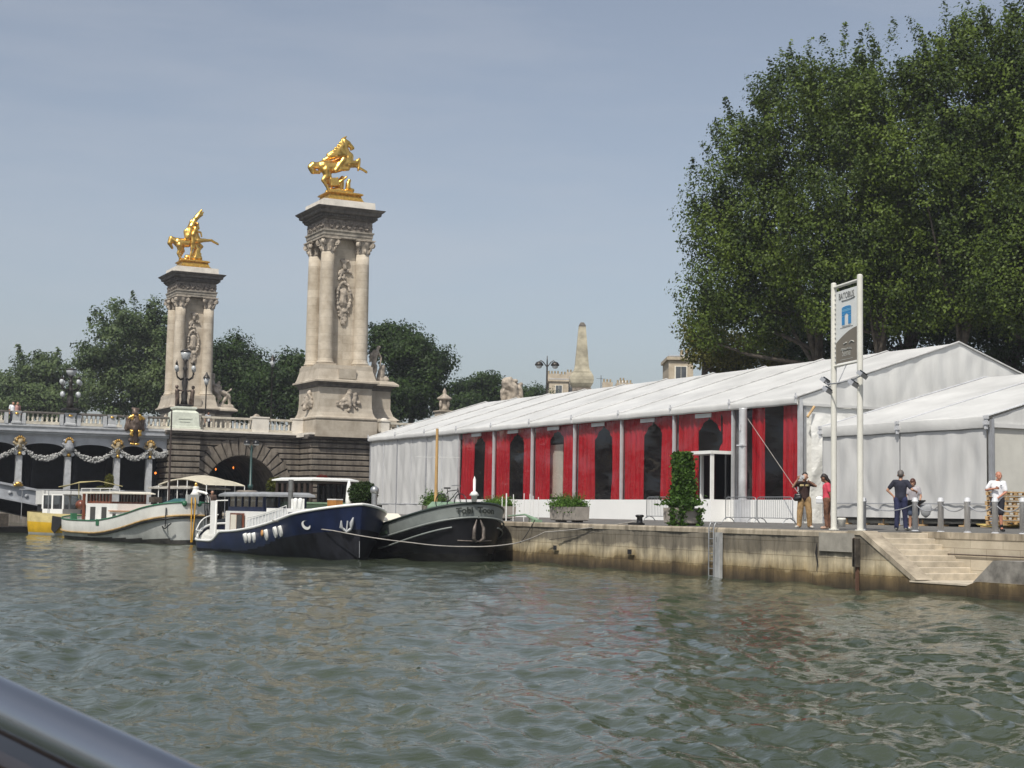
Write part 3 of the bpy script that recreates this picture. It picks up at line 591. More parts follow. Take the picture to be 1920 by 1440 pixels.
# fascia with segmental openings between the posts
PX = [28.26, 25.89, 22.36, 18.93, 15.5, 12.1, 8.7, 5.3, 1.9, -1.5]; ZS = 5.75
allx = [29.55]+PX
for a, b in zip(allx[:-1], allx[1:]):
    n = 12; w_ = a-b; hw = w_/2-.22; cx = (a+b)/2
    if hw < .2: mb.box(b, a, YF, YF+.3, 5.9, 6.9); continue
    low = [(a, 5.6), (cx+hw, 5.6)]+[(cx+hw*math.cos(math.pi*i/n), 5.95+.43*math.sin(math.pi*i/n)) for i in range(n+1)]+[(cx-hw, 5.6), (b, 5.6)]
    vs = [(x, YF, z) for x, z in low]+[(x, YF, 6.9) for x, z in low]; k = len(low)
    vs += [(x, YF+.3, z) for x, z in low]
    mb.add(vs, [(i, i+1, k+i+1, k+i) for i in range(k-1)]+[(i, 2*k+i, 2*k+i+1, i+1) for i in range(k-1)])
mb.box(XL, -1.5, YF, YF+.3, 6.2, 6.9)
mb.box(XL, 29.6, YF-.08, YF+.4, 6.903, 7.03, 0); mb.box(XL, 29.6, YF-.30, YF+.4, 7.033, 7.19, 0); mb.box(XL, 29.6, YF-.48, YF+.4, 7.193, 7.36, 0); mb.box(XL, 29.6, YF-.42, YF+.4, 7.363, 7.53, 1); mb.box(XL, 29.6, YF-.52, YF+.4, 7.533, 7.62, 1)
mb.box(XL, 29.6, YF-.25, YF+.4, 7.62, 7.72, 1)
mb.build('fascia', [m_steel, m_steel2], br, True)
for x in PX[:7]:
    mb = MB(); zb = archz(x)-.05; w_ = .21
    mb.box(x-w_, x+w_, YF-.12, YF+.3, zb+.3, 5.45); mb.box(x-w_-.06, x+w_+.06, YF-.16, YF+.3, zb, zb+.3)
    for s in (-1, 1): mb.cyl((x+s*.27, YF-.24, 5.62), (x+s*.27, YF+.1, 5.62), .14, n=12)
    mb.box(x-.3, x+.3, YF-.18, YF+.2, 5.66, 5.78); mb.build('spandrel_post', m_steel2, br, True)
    mb = MB(); mb.sph((x, YF-.26, 5.58), (.13, .1, .14), 8, 5, 0); mb.sph((x, YF-.25, zb+.16), (.26, .14, .17), 9, 5, 1); mb.sph((x-.2, YF-.2, zb+.06), (.16, .1, .1), 8, 5, 1); mb.sph((x+.2, YF-.2, zb+.06), (.16, .1, .1), 8, 5, 1)
    mb.build('gilt_foot', [m_gold2, m_gold], br, True)
    caps = [((x, YF-.25, 6.45), .2, (x, YF-.22, 6.0), .16), ((x, YF-.4, 6.42), .1, (x, YF-.42, 6.35), .09), ((x-.3, YF-.2, 6.6), .13, (x-.12, YF-.2, 6.68), .12), ((x+.3, YF-.2, 6.6), .13, (x+.12, YF-.2, 6.68), .12),
            ((x-.42, YF-.15, 6.35), .1, (x-.2, YF-.15, 6.2), .12), ((x+.42, YF-.15, 6.35), .1, (x+.2, YF-.15, 6.2), .12), ((x-.12, YF-.2, 5.98), .12, (x, YF-.2, 5.8), .1), ((x+.12, YF-.2, 5.98), .12, (x, YF-.2, 5.8), .1)]
    gk = (x == 22.36)
    if gk: caps += [((x, YF-.3, 6.1), .36, (x, YF-.3, 6.2), .34)]
    organic('mask', caps, mat('grey_mask_paint', (.28, .29, .31), .6, var=.3) if gk else m_ochre, br, .045, None, 1, True, .012)
    mb = MB()
    for k in range(6): a = math.pi*k/5; mb.sph((x+.24*math.cos(a), YF-.28, 6.52+.24*math.sin(a)), (.1, .08, .13), 7, 4)
    mb.build('gilt_crown', m_gold3, br, True)
for a, b in zip([29.7]+PX[:6], PX[:7]):
    mb = MB(); n = 26; dx = b-a
    for i in range(n+1):
        u = i/n; x = a+dx*u; sg = .98*min(1, abs(dx)/3.4+.1); z = 6.25-sg*(1-(2*u-1)**2)-.0
        r = .08+.115*(1-(2*u-1)**2)
        if x > 29.5: continue
        for q in range(9): mb.sph((x+rnd.uniform(-.08, .08), YF-.28+rnd.uniform(-.14, .08), z+rnd.uniform(-r*.9, r*.9)), (rnd.uniform(.3, .62)*r, rnd.uniform(.3, .5)*r, rnd.uniform(.3, .6)*r), 6, 4)
    mb.build('garland', m_garl, br, True)
# bridge balustrade: pedestals and sections
peds = [(18.6, .32), (22.36, .42), (25.35, .34), (27.65, .3), (15.4, .32), (12.1, .42)]
gl = MB()
for x, h in peds: mb = MB(); mb.rprof((x, YF-.1), [(h, .3, 7.72), (h, .3, 7.84), (h*.8, .22, 7.9), (h*.78, .22, 8.35), (h*.98, .27, 8.5), (h, .3, 8.62)]); gl.sph((x, YF-.36, 8.42), (h*.42, .07, .08), 8, 5); mb.build('pedestal', m_steel2, br, True)
for x in (21.75, 22.98, 24.85, 19.1, 17.9): mb = MB(); mb.box(x-.13, x+.13, YF-.3, YF+.1, 7.72, 8.5); mb.build('rail_post', m_steel2, br, True)
mb = MB()
gl.build('gilt_shells', m_gold, br, True)
m_rail = mat('soot_rail', (.15, .135, .12), .8, var=.3)
secs = [(27.95, 29.6), (25.7, 26.1), (23.1, 24.7), (19.25, 21.6), (15.8, 17.75), (12.6, 15.0), (-10, 11.6)]
for a, b in secs: balus(br, a, b, 7.72, .92, 'X', YF-.1, m_balus, .31, m_rail)
mb = MB(); mb.box(-10, 29.6, YF-.32, YF+.12, 8.53, 8.61); mb.box(XL, -10, YF-.2, YF+.1, 7.72, 8.6); mb.box(XL, 29.6, 151.2, 151.6, 7.62, 8.65); mb.build('long_rail', m_rail, br, True)
# big bronze cartouche on the parapet
ct = thing('bronze_cartouche', 'dark bronze shield ornament with gilt leaves hung on the bridge parapet', 'ornament', (26.5+.15, YF-.6, 7.2))
X0 = onY(253, 790, YF-.5).x
caps = [((X0, YF-.55, 8.1), .52, (X0, YF-.55, 7.75), .5), ((X0, YF-.55, 8.75), .26, (X0, YF-.5, 9.0), .22), ((X0-.2, YF-.5, 9.1), .12, (X0+.2, YF-.5, 9.1), .12), ((X0-.55, YF-.5, 8.4), .14, (X0-.62, YF-.5, 7.6), .14), ((X0+.55, YF-.5, 8.4), .14, (X0+.62, YF-.5, 7.6), .14),
        ((X0, YF-.5, 7.3), .34, (X0, YF-.45, 6.75), .28), ((X0-.3, YF-.45, 6.8), .14, (X0+.3, YF-.45, 6.8), .14)]
organic('shield', caps, m_bronze2, ct, .05, None, 1, True, .02)
caps = []
for s in (-1, 1):
    caps += [((X0+s*.22, YF-.95, 8.62), .09, (X0+s*.5, YF-.85, 8.42), .12), ((X0+s*.22, YF-.92, 8.62), .1, (X0+s*.3, YF-.92, 8.3), .07), ((X0+s*.25, YF-.9, 7.45), .12, (X0+s*.36, YF-.88, 7.2), .1), ((X0+s*.38, YF-.9, 7.5), .08, (X0+s*.25, YF-.88, 7.15), .09), ((X0+s*.1, YF-.72, 6.5), .1, (X0+s*.3, YF-.7, 6.55), .07)]
organic('gilt_leaves', caps, m_gold, ct, .035, None, 1, True, .01)
# ================================================================== PYLONS
def pylon(cx, cy, label, near=True):
    py = thing('bridge_pylon', label, 'pylon', (cx, cy, 7.7), 0, 'stone pylons at the bridge head')
    mb = MB(); mb.rprof((cx, cy), [(2.5, 2.7, 7.5), (2.5, 2.7, 8.72), (2.44, 2.64, 8.76), (2.44, 2.64, 8.86), (2.54, 2.74, 8.9), (2.54, 2.74, 9.0)]); mb.box(cx+2.2, cx+4.6, cy-1.6, cy+1.6, 7.5, 8.99); mb.build('base_block', m_white if not near else m_stone2, py, True)
    mb = MB(); pf = [(2.52, 2.7, 9.0), (2.38, 2.56, 9.12), (2.25, 2.42, 9.4), (2.18, 2.34, 9.8), (2.16, 2.32, 10.3), (2.16, 2.32, 11.32)]; mb.rprof((cx, cy), pf)
    mb.rprof((cx+3.1, cy+.3), [(1.75, 1.9, 9.0), (1.35, 1.5, 9.35), (1.15, 1.35, 9.9), (1.15, 1.35, 11.3)]); mb.build('die', m_stone2, py, True)
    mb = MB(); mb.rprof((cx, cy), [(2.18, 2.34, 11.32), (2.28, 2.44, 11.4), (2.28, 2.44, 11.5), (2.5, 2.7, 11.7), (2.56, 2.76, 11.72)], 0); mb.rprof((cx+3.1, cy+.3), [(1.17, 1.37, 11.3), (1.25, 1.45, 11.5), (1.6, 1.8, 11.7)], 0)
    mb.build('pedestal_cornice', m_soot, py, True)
    mb = MB(); mb.rprof((cx, cy), [(2.58, 2.78, 11.72), (2.58, 2.78, 11.84), (2.42, 2.62, 11.9), (2.34, 2.52, 12.1), (2.18, 2.34, 12.7), (2.16, 2.32, 13.05)]); mb.box(cx-.7, cx+.7, cy-2.62, cy-2.2, 12.0, 12.75); mb.rprof((cx+3.1, cy+.3), [(1.65, 1.85, 11.7), (1.65, 1.85, 11.84), (1.3, 1.5, 12.1)]); mb.build('plinth', m_stone2, py, True)
    # core
    mb = MB(); mb.box(cx-1.2, cx+1.2, cy-1.2, cy+1.2, 13.05, 22.98); mb.build('shaft_core', m_stone, py, True)
    c0 = 1.44
    for sx in (-1, 1):
        for sy in (-1, 1):
            x, y = cx+sx*c0, cy+sy*c0
            mb = MB(); mb.box(x-.68, x+.68, y-.68, y+.68, 13.052, 13.18); mb.lathe([(.66, 13.18), (.70, 13.26), (.66, 13.34), (.60, 13.38), (.62, 13.46), (.58, 13.52), (.57, 13.6)]+[(.57-.055*(k/8)**1.6, 13.6+k*1.04) for k in range(1, 9)], (x, y, 0), 24)
            co = mb.build('column', m_stone, py, True)
            mb = MB(); mb.lathe([(.51, 21.9), (.56, 21.95), (.52, 22.0), (.54, 22.3), (.62, 22.55), (.72, 22.8), (.7, 22.86)], (x, y, 0), 16)
            for q in range(4):
                a = math.pi/4+q*math.pi/2; ux, uy = math.cos(a), math.sin(a)
                T = Matrix.Translation((x+ux*.78, y+uy*.78, 22.62)) @ Matrix.Rotation(a, 4, 'Z')
                mb.cyl((0, -.13, 0), (0, .13, 0), .24, n=14, T=T); mb.cyl((0, -.16, 0), (0, .16, 0), .12, n=10, T=T)
                mb.sph((x+ux*.7, y+uy*.7, 22.3), (.09, .09, .16), 7, 5)
            for q in range(8): a = q*math.pi/4; mb.sph((x+.55*math.cos(a), y+.55*math.sin(a), 22.12), (.11, .11, .2), 6, 4)
            mb.rprof((x, y), [(.66, .66, 22.84), (.76, .76, 22.9), (.76, .76, 22.985)])
            mb.build('capital', m_carve, co, True)
    mb = MB(); mb.rprof((cx, cy), [(2.0, 2.0, 22.99), (2.0, 2.0, 23.2), (2.04, 2.04, 23.2), (2.04, 2.04, 23.42), (2.12, 2.12, 23.5), (2.12, 2.12, 23.6)]); mb.build('architrave', mat('greyed_stone', (.30, .27, .225), .9, var=.35), py, True)
    mb = MB(); mb.rprof((cx, cy), [(1.98, 1.98, 23.6), (1.98, 1.98, 24.42)])
    fr_ = random.Random(2)
    for side in range(4):
        for k in range(52):
            t = -1.8+k*.07; z = 24.0+.2*math.sin(k*.9)+fr_.uniform(-.08, .08); r = fr_.uniform(.07, .13)
            p = [(cx+t, cy-2.0), (cx-2.0, cy+t), (cx+t, cy+2.0), (cx+2.0, cy+t)][side]; mb.sph((p[0], p[1], z), r, 6, 4)
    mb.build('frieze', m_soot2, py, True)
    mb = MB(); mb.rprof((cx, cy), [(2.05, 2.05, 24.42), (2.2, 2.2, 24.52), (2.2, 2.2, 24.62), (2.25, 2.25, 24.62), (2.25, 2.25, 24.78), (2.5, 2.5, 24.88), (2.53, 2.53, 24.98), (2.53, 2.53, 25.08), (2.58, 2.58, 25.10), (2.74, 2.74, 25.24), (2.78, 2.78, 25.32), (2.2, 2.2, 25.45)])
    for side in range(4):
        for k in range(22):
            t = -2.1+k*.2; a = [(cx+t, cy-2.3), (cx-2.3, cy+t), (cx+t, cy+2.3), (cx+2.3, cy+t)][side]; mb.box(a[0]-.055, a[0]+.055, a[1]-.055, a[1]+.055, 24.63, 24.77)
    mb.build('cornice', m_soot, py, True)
    mb = MB(); mb.rprof((cx, cy), [(2.15, 2.15, 25.43), (2.12, 2.12, 25.98)]); mb.build('attic_slab', m_white, py, True)
    # carved trophies on the front and river faces
    def trophy(fx, fy):
        r2 = random.Random(4); caps = []
        def P(u, z, d): return (cx+u, cy-1.2-d, z) if fy else (cx-1.2-d, cy+u, z)
        caps.append((P(0, 21.3, .12), .2, P(0, 20.75, .2), .15)); caps += [(P(-.28, 21.35, .1), .12, P(-.1, 21.2, .15), .1), (P(.28, 21.35, .1), .12, P(.1, 21.2, .15), .1)]
        for k in range(16): a = r2.uniform(-.55, .55); z = r2.uniform(19.9, 20.6); caps.append((P(a, z, .08), r2.uniform(.07, .14), P(a+r2.uniform(-.2, .2), z+r2.uniform(-.15, .15), .1), .08))
        for k in range(26):
            a = 2*math.pi*k/26; u = .56*math.cos(a); z = 18.5+1.15*math.sin(a); caps.append((P(u, z, .1), r2.uniform(.1, .17), P(u+r2.uniform(-.1, .1), z+r2.uniform(-.15, .15), .12), .09))
        caps.append((P(0, 18.0, -.05), .36, P(0, 18.9, -.05), .34))
        for k in range(26): z = r2.uniform(16.3, 17.7); wv = .5*(z-16.1)/1.5; a = r2.uniform(-wv, wv); caps.append((P(a, z, .08), r2.uniform(.08, .15), P(a+r2.uniform(-.15, .15), z+r2.uniform(-.2, .2), .1), .08))
        organic('carved_trophy', caps, m_carve, py, .045, None, 0, True, .015)
    trophy(0, 1)
    # rocaille on the die front and corners
    r2 = random.Random(9); caps = []
    for k in range(34): a = r2.gauss(.25, .45); z = 10.35+r2.gauss(0, .28)-abs(a-.2)*.25; caps.append(((cx+a, cy-2.37, z), r2.uniform(.1, .2), (cx+a+r2.uniform(-.25, .25), cy-2.42, z+r2.uniform(-.2, .2)), .1))
    caps += [((cx+.25, cy-2.42, 10.9), .26, (cx+.25, cy-2.42, 11.05), .22), ((cx+.2, cy-2.45, 10.6), .2, (cx+.3, cy-2.6, 9.9), .12), ((cx-.7, cy-2.37, 9.95), .1, (cx+.1, cy-2.42, 10.1), .16)]
    organic('carved_shell', caps, m_carve, py, .05, None, 0, True, .015)
    caps = []
    for k in range(16): caps.append(((cx-2.22, cy+r2.gauss(-.3, .5), 10.2+r2.gauss(0, .3)), r2.uniform(.12, .2), (cx-2.32, cy+r2.gauss(-.3, .5), 10.2+r2.gauss(0, .3)), .1))
    caps += [((cx-2.28, cy-.4, 10.9), .22, (cx-2.22, cy-.4, 11.0), .18), ((cx-2.32, cy-.3, 10.5), .22, (cx-2.6, cy-.3, 9.7), .2)]
    organic('carved_figures', caps, m_carve, py, .05, None, 0, True, .012)
    return py
P1X, P1Y = 42.55, 113.95; P2X, P2Y = 41.6, 153.6
pylon(P1X, P1Y, 'nearer and taller-looking stone pylon crowned by a gilded rearing horse')
pylon(P2X, P2Y, 'more distant stone pylon further across the bridge at the left', False)
# seated stone groups on the pylon shoulders
def stonegroup(cx, cy, label, wing):
    g = thing('stone_figure_group', label, 'statue', (cx+3.1, cy+.3, 12.1))
    x, y, z = cx+3.15, cy-.2, 12.1
    if not wing:
        caps = [((x-.9, y+.4, z), .5, (x-1.0, y+.4, z+2.6), .35), ((x-.9, y+.5, z+2.6), .3, (x-1.1, y+.5, z+3.4), .2), ((x-.1, y, z), .32, (x-.1, y, z+.5), .25), ((x-.1, y, z+.5), .13, (x-.1, y-.05, z+1.3), .16), ((x+.05, y+.05, z+.4), .12, (x+.1, y, z+1.3), .15), ((x, y, z+1.35), .24, (x-.05, y, z+1.75), .2), ((x-.05, y, z+1.8), .2, (x+.05, y, z+2.3), .27), ((x+.15, y, z+2.45), .09, (x+.3, y, z+2.75), .17),
                ((x+.3, y, z+2.4), .1, (x+.55, y, z+1.9), .08), ((x+.55, y, z+1.9), .08, (x+.5, y, z+1.2), .06), ((x-.3, y, z+2.2), .1, (x-.4, y, z+1.6), .09), ((x+.6, y+.3, z), .35, (x+.8, y+.3, z+1.2), .25), ((x+.9, y+.2, z), .4, (x+1.1, y+.2, z+.2), .3)]
    else:
        caps = [((x-.9, y+.3, z), .45, (x-.9, y+.3, z+1.8), .3), ((x-.8, y+.3, z+1.6), .4, (x-.6, y+.3, z+3.3), .2), ((x-.6, y, z+2.2), .28, (x+.1, y, z+2.1), .2), ((x-.2, y, z+2.2), .13, (x-.05, y, z+2.5), .18), ((x-.5, y, z+2.0), .3, (x, y, z+1.0), .3), ((x, y, z+1.7), .25, (x+1.0, y, z+1.3), .2), ((x+1.0, y, z+1.3), .2, (x+1.15, y, z+.4), .16), ((x+.8, y, z+1.2), .16, (x+.3, y, z+.3), .22), ((x-.2, y, z), .4, (x+1.3, y, z), .35), ((x+.2, y, z+1.1), .15, (x-.3, y-.1, z+.2), .12), ((x+.5, y, z+1.3), .14, (x+1.2, y-.1, z+1.9), .1)]
    organic('figures', caps, m_carve, g, .05, None, 1, True, .03)
stonegroup(P1X, P1Y, 'stone figures on the shoulder of the nearer pylon', False)
stonegroup(P2X, P2Y, 'winged stone figure seated beside the distant pylon', True)
g = thing('stone_figure_group', 'reclining carved group on the parapet between the two pylons', 'statue', (38.5, 151, 8.6))
organic('figures', [((38.0, 151, 8.8), .5, (39.2, 151, 9.6), .35), ((39.2, 151, 9.6), .3, (39.6, 151, 10.3), .25), ((38, 151, 9.3), .35, (37.4, 151, 9.8), .2), ((39.5, 151, 9.2), .4, (40.8, 151, 8.8), .3)], m_soot, g, .06, None, 1, True, .04)
g = thing('stone_dolphin', 'small carved stone scroll resting on the balustrade left of the near pylon', 'statue', (37.0, 116, 8.9))
pp = onY(482, 783, 117)
organic('scroll', [((pp.x-.4, 117, pp.z-.5), .35, (pp.x, 117, pp.z), .28), ((pp.x, 117, pp.z), .28, (pp.x+.5, 117, pp.z-.3), .25), ((pp.x+.5, 117, pp.z-.3), .2, (pp.x+.8, 117, pp.z-.9), .2)], m_carve, g, .05, None, 1, True, .03)
# ================================================================== GILDED HORSES
def plinth(parent, cx, cy, z):
    mb = MB(); mb.rprof((cx, cy), [(1.85, 1.6, z), (1.6, 1.4, z+.12), (1.45, 1.25, z+.25), (1.3, 1.1, z+.62), (1.48, 1.28, z+.72), (1.42, 1.2, z+.82), (1.2, 1.0, z+.9)]); mb.build('gilded_plinth', m_gold2, parent, True)
h1 = thing('gilded_horse_statue', 'gilded winged horse rearing to the right on the nearer pylon', 'statue', (P1X, P1Y, 25.98), 0, 'gilded winged horses on the pylons')
plinth(h1, P1X, P1Y, 25.98)
def zp(px, py, y=0, ox=622, oz=712, s=124.): return Vector((P1X-.12+(px-ox)/s, P1Y+y, 26.83+(oz-py)/s))
def C1(a, ra, b, rb, ya=0, yb=None, s=124.): return (zp(*a, ya), ra/s, zp(*b, ya if yb is None else yb), rb/s)
body = [C1((450,455),62,(560,445),66), C1((560,445),66,(690,385),72), C1((690,385),70,(705,330),58), C1((700,345),58,(655,250),46), C1((655,250),46,(660,185),40), C1((660,185),38,(700,195),32), C1((700,195),30,(752,235),18), C1((745,228),19,(735,250),14), C1((640,160),14,(680,128),8),
    C1((430,450),40,(345,455),34), C1((345,455),38,(320,475),30), C1((320,475),32,(345,515),28), C1((345,515),24,(410,520),16),
    C1((470,490),50,(480,545),34,-.2), C1((480,545),30,(440,598),20,-.25), C1((440,598),18,(478,645),15,-.25), C1((478,645),15,(505,690),18,-.25),
    C1((500,500),45,(530,560),28,.25), C1((530,560),24,(490,620),17,.28), C1((490,620),16,(540,680),15,.28),
    C1((700,400),34,(775,385),22,-.3), C1((775,385),20,(812,345),15,-.3), C1((812,345),13,(806,440),12,-.32), C1((806,440),14,(800,458),11,-.32),
    C1((710,400),32,(800,400),20,.25), C1((800,400),18,(880,432),13,.25), C1((880,432),13,(915,450),14,.25),
    C1((640,370),30,(560,490),22,-.42), C1((600,470),24,(690,460),20,-.4)]
organic('horse', body, m_gold, h1, .045, None, 2, True, .008)
wing = []
for k in range(7):
    u = k/6; a = (640+10*u, 300+20*u); tip = (610-135*u, 190+175*u); wing.append(C1(a, 32, (0.5*(a[0]+tip[0])-8, .5*(a[1]+tip[1])-8), 32, -.36, -.52)); wing.append(C1((0.5*(a[0]+tip[0])-8, .5*(a[1]+tip[1])-8), 31, tip, 13, -.52, -.62))
wing += [C1((620,300),40,(480,375),20,.35,.6), C1((620,260),36,(520,320),18,.35,.6)]
organic('wings', wing, m_gold, h1, .045, None, 1, True, .012)
figs = [C1((640,640),44,(650,570),34,.3), C1((650,570),30,(665,535),22,.3), C1((700,650),26,(705,600),24,-.2), C1((705,600),22,(715,568),20,-.2), C1((700,650),22,(755,662),18,-.2), C1((755,662),16,(745,690),14,-.2), C1((500,705),26,(760,705),26), C1((520,690),30,(620,680),34,-.1), C1((620,690),36,(740,695),28,-.1), C1((610,600),14,(680,540),10,-.35), C1((765,690),12,(785,690),6)]
def blk(mb): mb.box(-.42, .30, -.35, .35, -.34, .34, 0, Matrix.Translation(zp(565, 600, -.05)) @ Matrix.Rotation(-.18, 4, 'Y'))
organic('rock_and_figures', figs, m_gold, h1, .045, blk, 1, True, .012)
h2 = thing('gilded_horse_statue', 'gilded winged horse with wing raised high on the distant pylon', 'statue', (P2X, P2Y, 25.98), 0, 'gilded winged horses on the pylons')
plinth(h2, P2X, P2Y, 25.98)
def zq(px, py, y=0, ox=462, oz=598, s=94.): return Vector((P2X-.15+(px-ox)/s, P2Y+y, 26.83+(oz-py)/s))
def C2(a, ra, b, rb, ya=0, yb=None, s=94.): return (zq(*a, ya), ra/s, zq(*b, ya if yb is None else yb), rb/s)
body = [C2((330,425),46,(420,425),42), C2((420,425),42,(500,375),46), C2((500,375),44,(480,300),34), C2((480,300),32,(500,240),26), C2((500,240),24,(520,270),16), C2((310,420),36,(262,395),26), C2((262,395),26,(250,440),24), C2((250,440),22,(275,485),12),
    C2((340,455),36,(345,500),24,-.2), C2((345,500),20,(328,535),15,-.2), C2((328,535),14,(355,585),12,-.2), C2((360,450),30,(385,500),20,.25), C2((385,500),16,(360,560),12,.25),
    C2((510,395),28,(590,385),17,-.25), C2((590,385),16,(645,380),13,-.25), C2((645,380),13,(700,405),11,-.25), C2((700,405),12,(712,412),11,-.25), C2((520,410),26,(570,440),15,.3), C2((570,440),13,(545,480),10,.3)]
organic('horse', body, m_gold, h2, .05, None, 2, True, .008)
wing = [C2((420,360),34,(440,270),30,-.35), C2((440,270),30,(480,190),24,-.4), C2((480,190),24,(510,150),26,-.45), C2((505,150),22,(535,100),9,-.45), C2((515,160),18,(552,120),8,-.45), C2((515,165),14,(548,145),7,-.45), C2((410,380),30,(395,320),24,-.3), C2((395,330),20,(430,260),18,-.3), C2((440,300),30,(470,200),20,.4,.6)]
organic('wings', wing, m_gold, h2, .045, None, 1, True, .012)
figs = [C2((495,240),17,(495,240),17,-.6), C2((480,285),22,(455,350),20,-.6), C2((455,350),20,(455,430),18,-.55), C2((455,430),18,(450,500),13,-.5), C2((450,500),12,(435,580),10,-.5), C2((450,400),18,(470,470),16,-.4), C2((500,560),44,(520,480),34,.1), C2((520,480),30,(500,420),24,.1), C2((360,592),22,(560,592),20), C2((420,560),26,(540,560),30), C2((540,560),20,(548,520),14), C2((470,300),14,(530,320),10,-.6), C2((530,320),9,(540,360),8,-.6)]
organic('rock_and_figures', figs, m_gold, h2, .05, None, 1, True, .012)
# ================================================================== TENTS
TX0, TX1, TRX = 42.0, 60.5, 51.25; TY0, TY1 = 54.6, 104.9; NB = 10; BW = (TY1-TY0)/NB; ZE, ZR = 7.25, 10.25
def roof_mesh(mb, x0, xr, x1, y0, y1, ze, zr, nb, valance=.32, sag=.07):
    bw = (y1-y0)/nb
    for s, (xa, xb) in enumerate(((x0-.14, xr), (x1+.14, xr))):
        def fn(u, v, xa=xa, xb=xb):
            y = y0-.06+(y1-y0+.12)*u; b = (u*nb) % 1.0
            if u >= 1: b = 1
            sg = -sag*math.sin(math.pi*b)*(1-.4*abs(2*v-1)) + .012*math.sin(y*9+v*14)*math.sin(math.pi*b)
            return (xa+(xb-xa)*v, y, ze+(zr-ze)*v+sg*(1 if 0 < v < 1 else .35 if v == 1 else 0))
        mb.grid(fn, nb*10, 16)
    def ridgecap():
        pass
def eave(mb, x, y0, y1, ze, h, nb, sgn=-1, flat=False):
    # soft rounded edge fold hanging below the eave
    prof = [(0, 0), (.05*sgn, -.02), (.07*sgn, -.12), (.06*sgn, -h*.75), (.03*sgn, -h), (.0, -h+.02), (.02*-sgn, -.05)]
    if flat: prof = [(0, .0), (.03*sgn, -.01), (.045*sgn, -.05), (.03*sgn, -h+.02), (.02*sgn, -h), (-.03*sgn, -h)]
    n = nb*6
    vs = []; fs = []
    for i in range(n+1):
        y = y0-.06+(y1-y0+.12)*i/n; w_ = .012*math.sin(i*2.1)
        for px_, pz in prof: vs.append((x+px_+w_*(pz < -.1), y, ze+pz+w_))
    k = len(prof)
    for i in range(n):
        for j in range(k-1): fs.append((i*k+j, i*k+j+1, (i+1)*k+j+1, (i+1)*k+j))
    mb.add(vs, fs, 0, True)
def panel(mb, x, y0, y1, z0, z1, amp=.05, seed=1, axis='X', zfun=None):
    r = random.Random(seed); ph = [r.uniform(0, 6) for _ in range(8)]; n = max(6, int((y1-y0)*8)); nz = 16
    def fn(u, v):
        y = y0+(y1-y0)*u; t = z1 if not zfun else zfun(y); z = z0+(t-z0)*v; e = min(1, 6*u, 6*(1-u))*min(1, 5*(1-v)+.15)
        d = amp*e*(.5*math.sin(y*3.1+ph[0]+.5*math.sin(z*1.1+ph[1]))+.3*math.sin(y*7.3+z*.9+ph[2])+.28*math.sin(z*2.6+y*1.2+ph[3])+.5*max(0, math.sin((y-y0)*1.9-(z-z0)*1.1+ph[4]))**6)
        return (x+d, y, z) if axis == 'X' else (y, x+d, z)
    mb.grid(fn, n, nz)
def upright_clip(mb, x, y, z): mb.box(x-.14, x-.09, y-.03, y+.03, z-.35, z+.10); mb.box(x-.17, x-.06, y-.06, y+.06, z-.12, z-.05)
m_seam = mat('seam_canvas', (.50, .50, .49), .6)
T1 = thing('marquee', 'long white event marquee with red curtains behind clear plastic windows', 'marquee tent', (TX0, TY0, 1.7))
mb = MB(); roof_mesh(mb, TX0, TRX, TX1, TY0, TY1, ZE, ZR, NB)
mb.build('roof', m_roof, T1, True)
for k in range(NB+1):
    y = TY0+k*BW
    mb = MB()
    mb.tube([(TX0-.12, y, ZE+.03), (TRX, y, ZR+.045), (TX1+.12, y, ZE+.03)], .042, 6); mb.build('roof_seam', m_seam, T1, True)
mb = MB(); eave(mb, TX0-.12, TY0, TY1, ZE+.02, .36, NB); eave(mb, TX1+.12, TY0, TY1, ZE+.02, .36, NB, 1); mb.build('valance', m_roof, T1, True)
for k in range(NB+1):
    y = TY0+k*BW; mb = MB(); upright_clip(mb, TX0-.09, y, ZE+.08); mb.build('clamp', m_poll, T1, True)
# gables
def gable(mb, y, x0, xr, x1, zlow, ze, zr, seed):
    zf = lambda x: ze+(zr-ze)*(1-abs(x-xr)/(xr-x0)) if x < xr else ze+(zr-ze)*(1-abs(x-xr)/(x1-xr))
    panel(mb, y, x0, x1, zlow, 0, .05, seed, 'Y', lambda x: zf(x)-.02)
mb = MB(); gable(mb, TY0+.03, TX0+.02, TRX, TX1, ZE-.28, ZE, ZR, 3); mb.build('front_gable', m_gable, T1, True)
mb = MB(); gable(mb, TY1-.03, TX0+.02, TRX, TX1, ZE-.3, ZE, ZR, 5); panel(mb, TY1-.1, TX0+.1, TX1, 1.75, ZE-.3, .05, 8, 'Y'); mb.build('rear_gable', m_gable, T1, True)
mb = MB(); mb.box(TX0+.02, TX1, TY0-.03, TY0+.02, ZE-.36, ZE-.24); mb.build('gable_hem', m_roof, T1, True)
mb = MB(); panel(mb, TY0+.10, TX0+.15, TX1, 1.7, ZE-.3, .07, 6, 'Y'); mb.build('front_wall', m_sheet, T1, True)
mb = MB(); panel(mb, TX1, TY0, TY1, 1.8, ZE-.2, .05, 7); mb.build('rear_wall', m_canvas, T1, True)
# near-black lining added to keep the interior dark
mb = MB(); mb.box(TX0+4.2, TX0+4.25, TY0+.2, TY1-.2, 1.75, 7.4); mb.box(TX0+.2, TX0+4.2, TY0+.25, TY1-.2, 7.03, 7.06); mb.box(TX0+.2, TX0+4.2, TY0+.22, TY0+.24, 1.8, 7.0); mb.build('shade_lining', m_inner, T1, True)
mb = MB(); mb.box(TX0+.3, TX0+4.2, TY0+.3, TY1-.3, 2.02, 2.08); mb.build('floor', m_wood, T1, True)
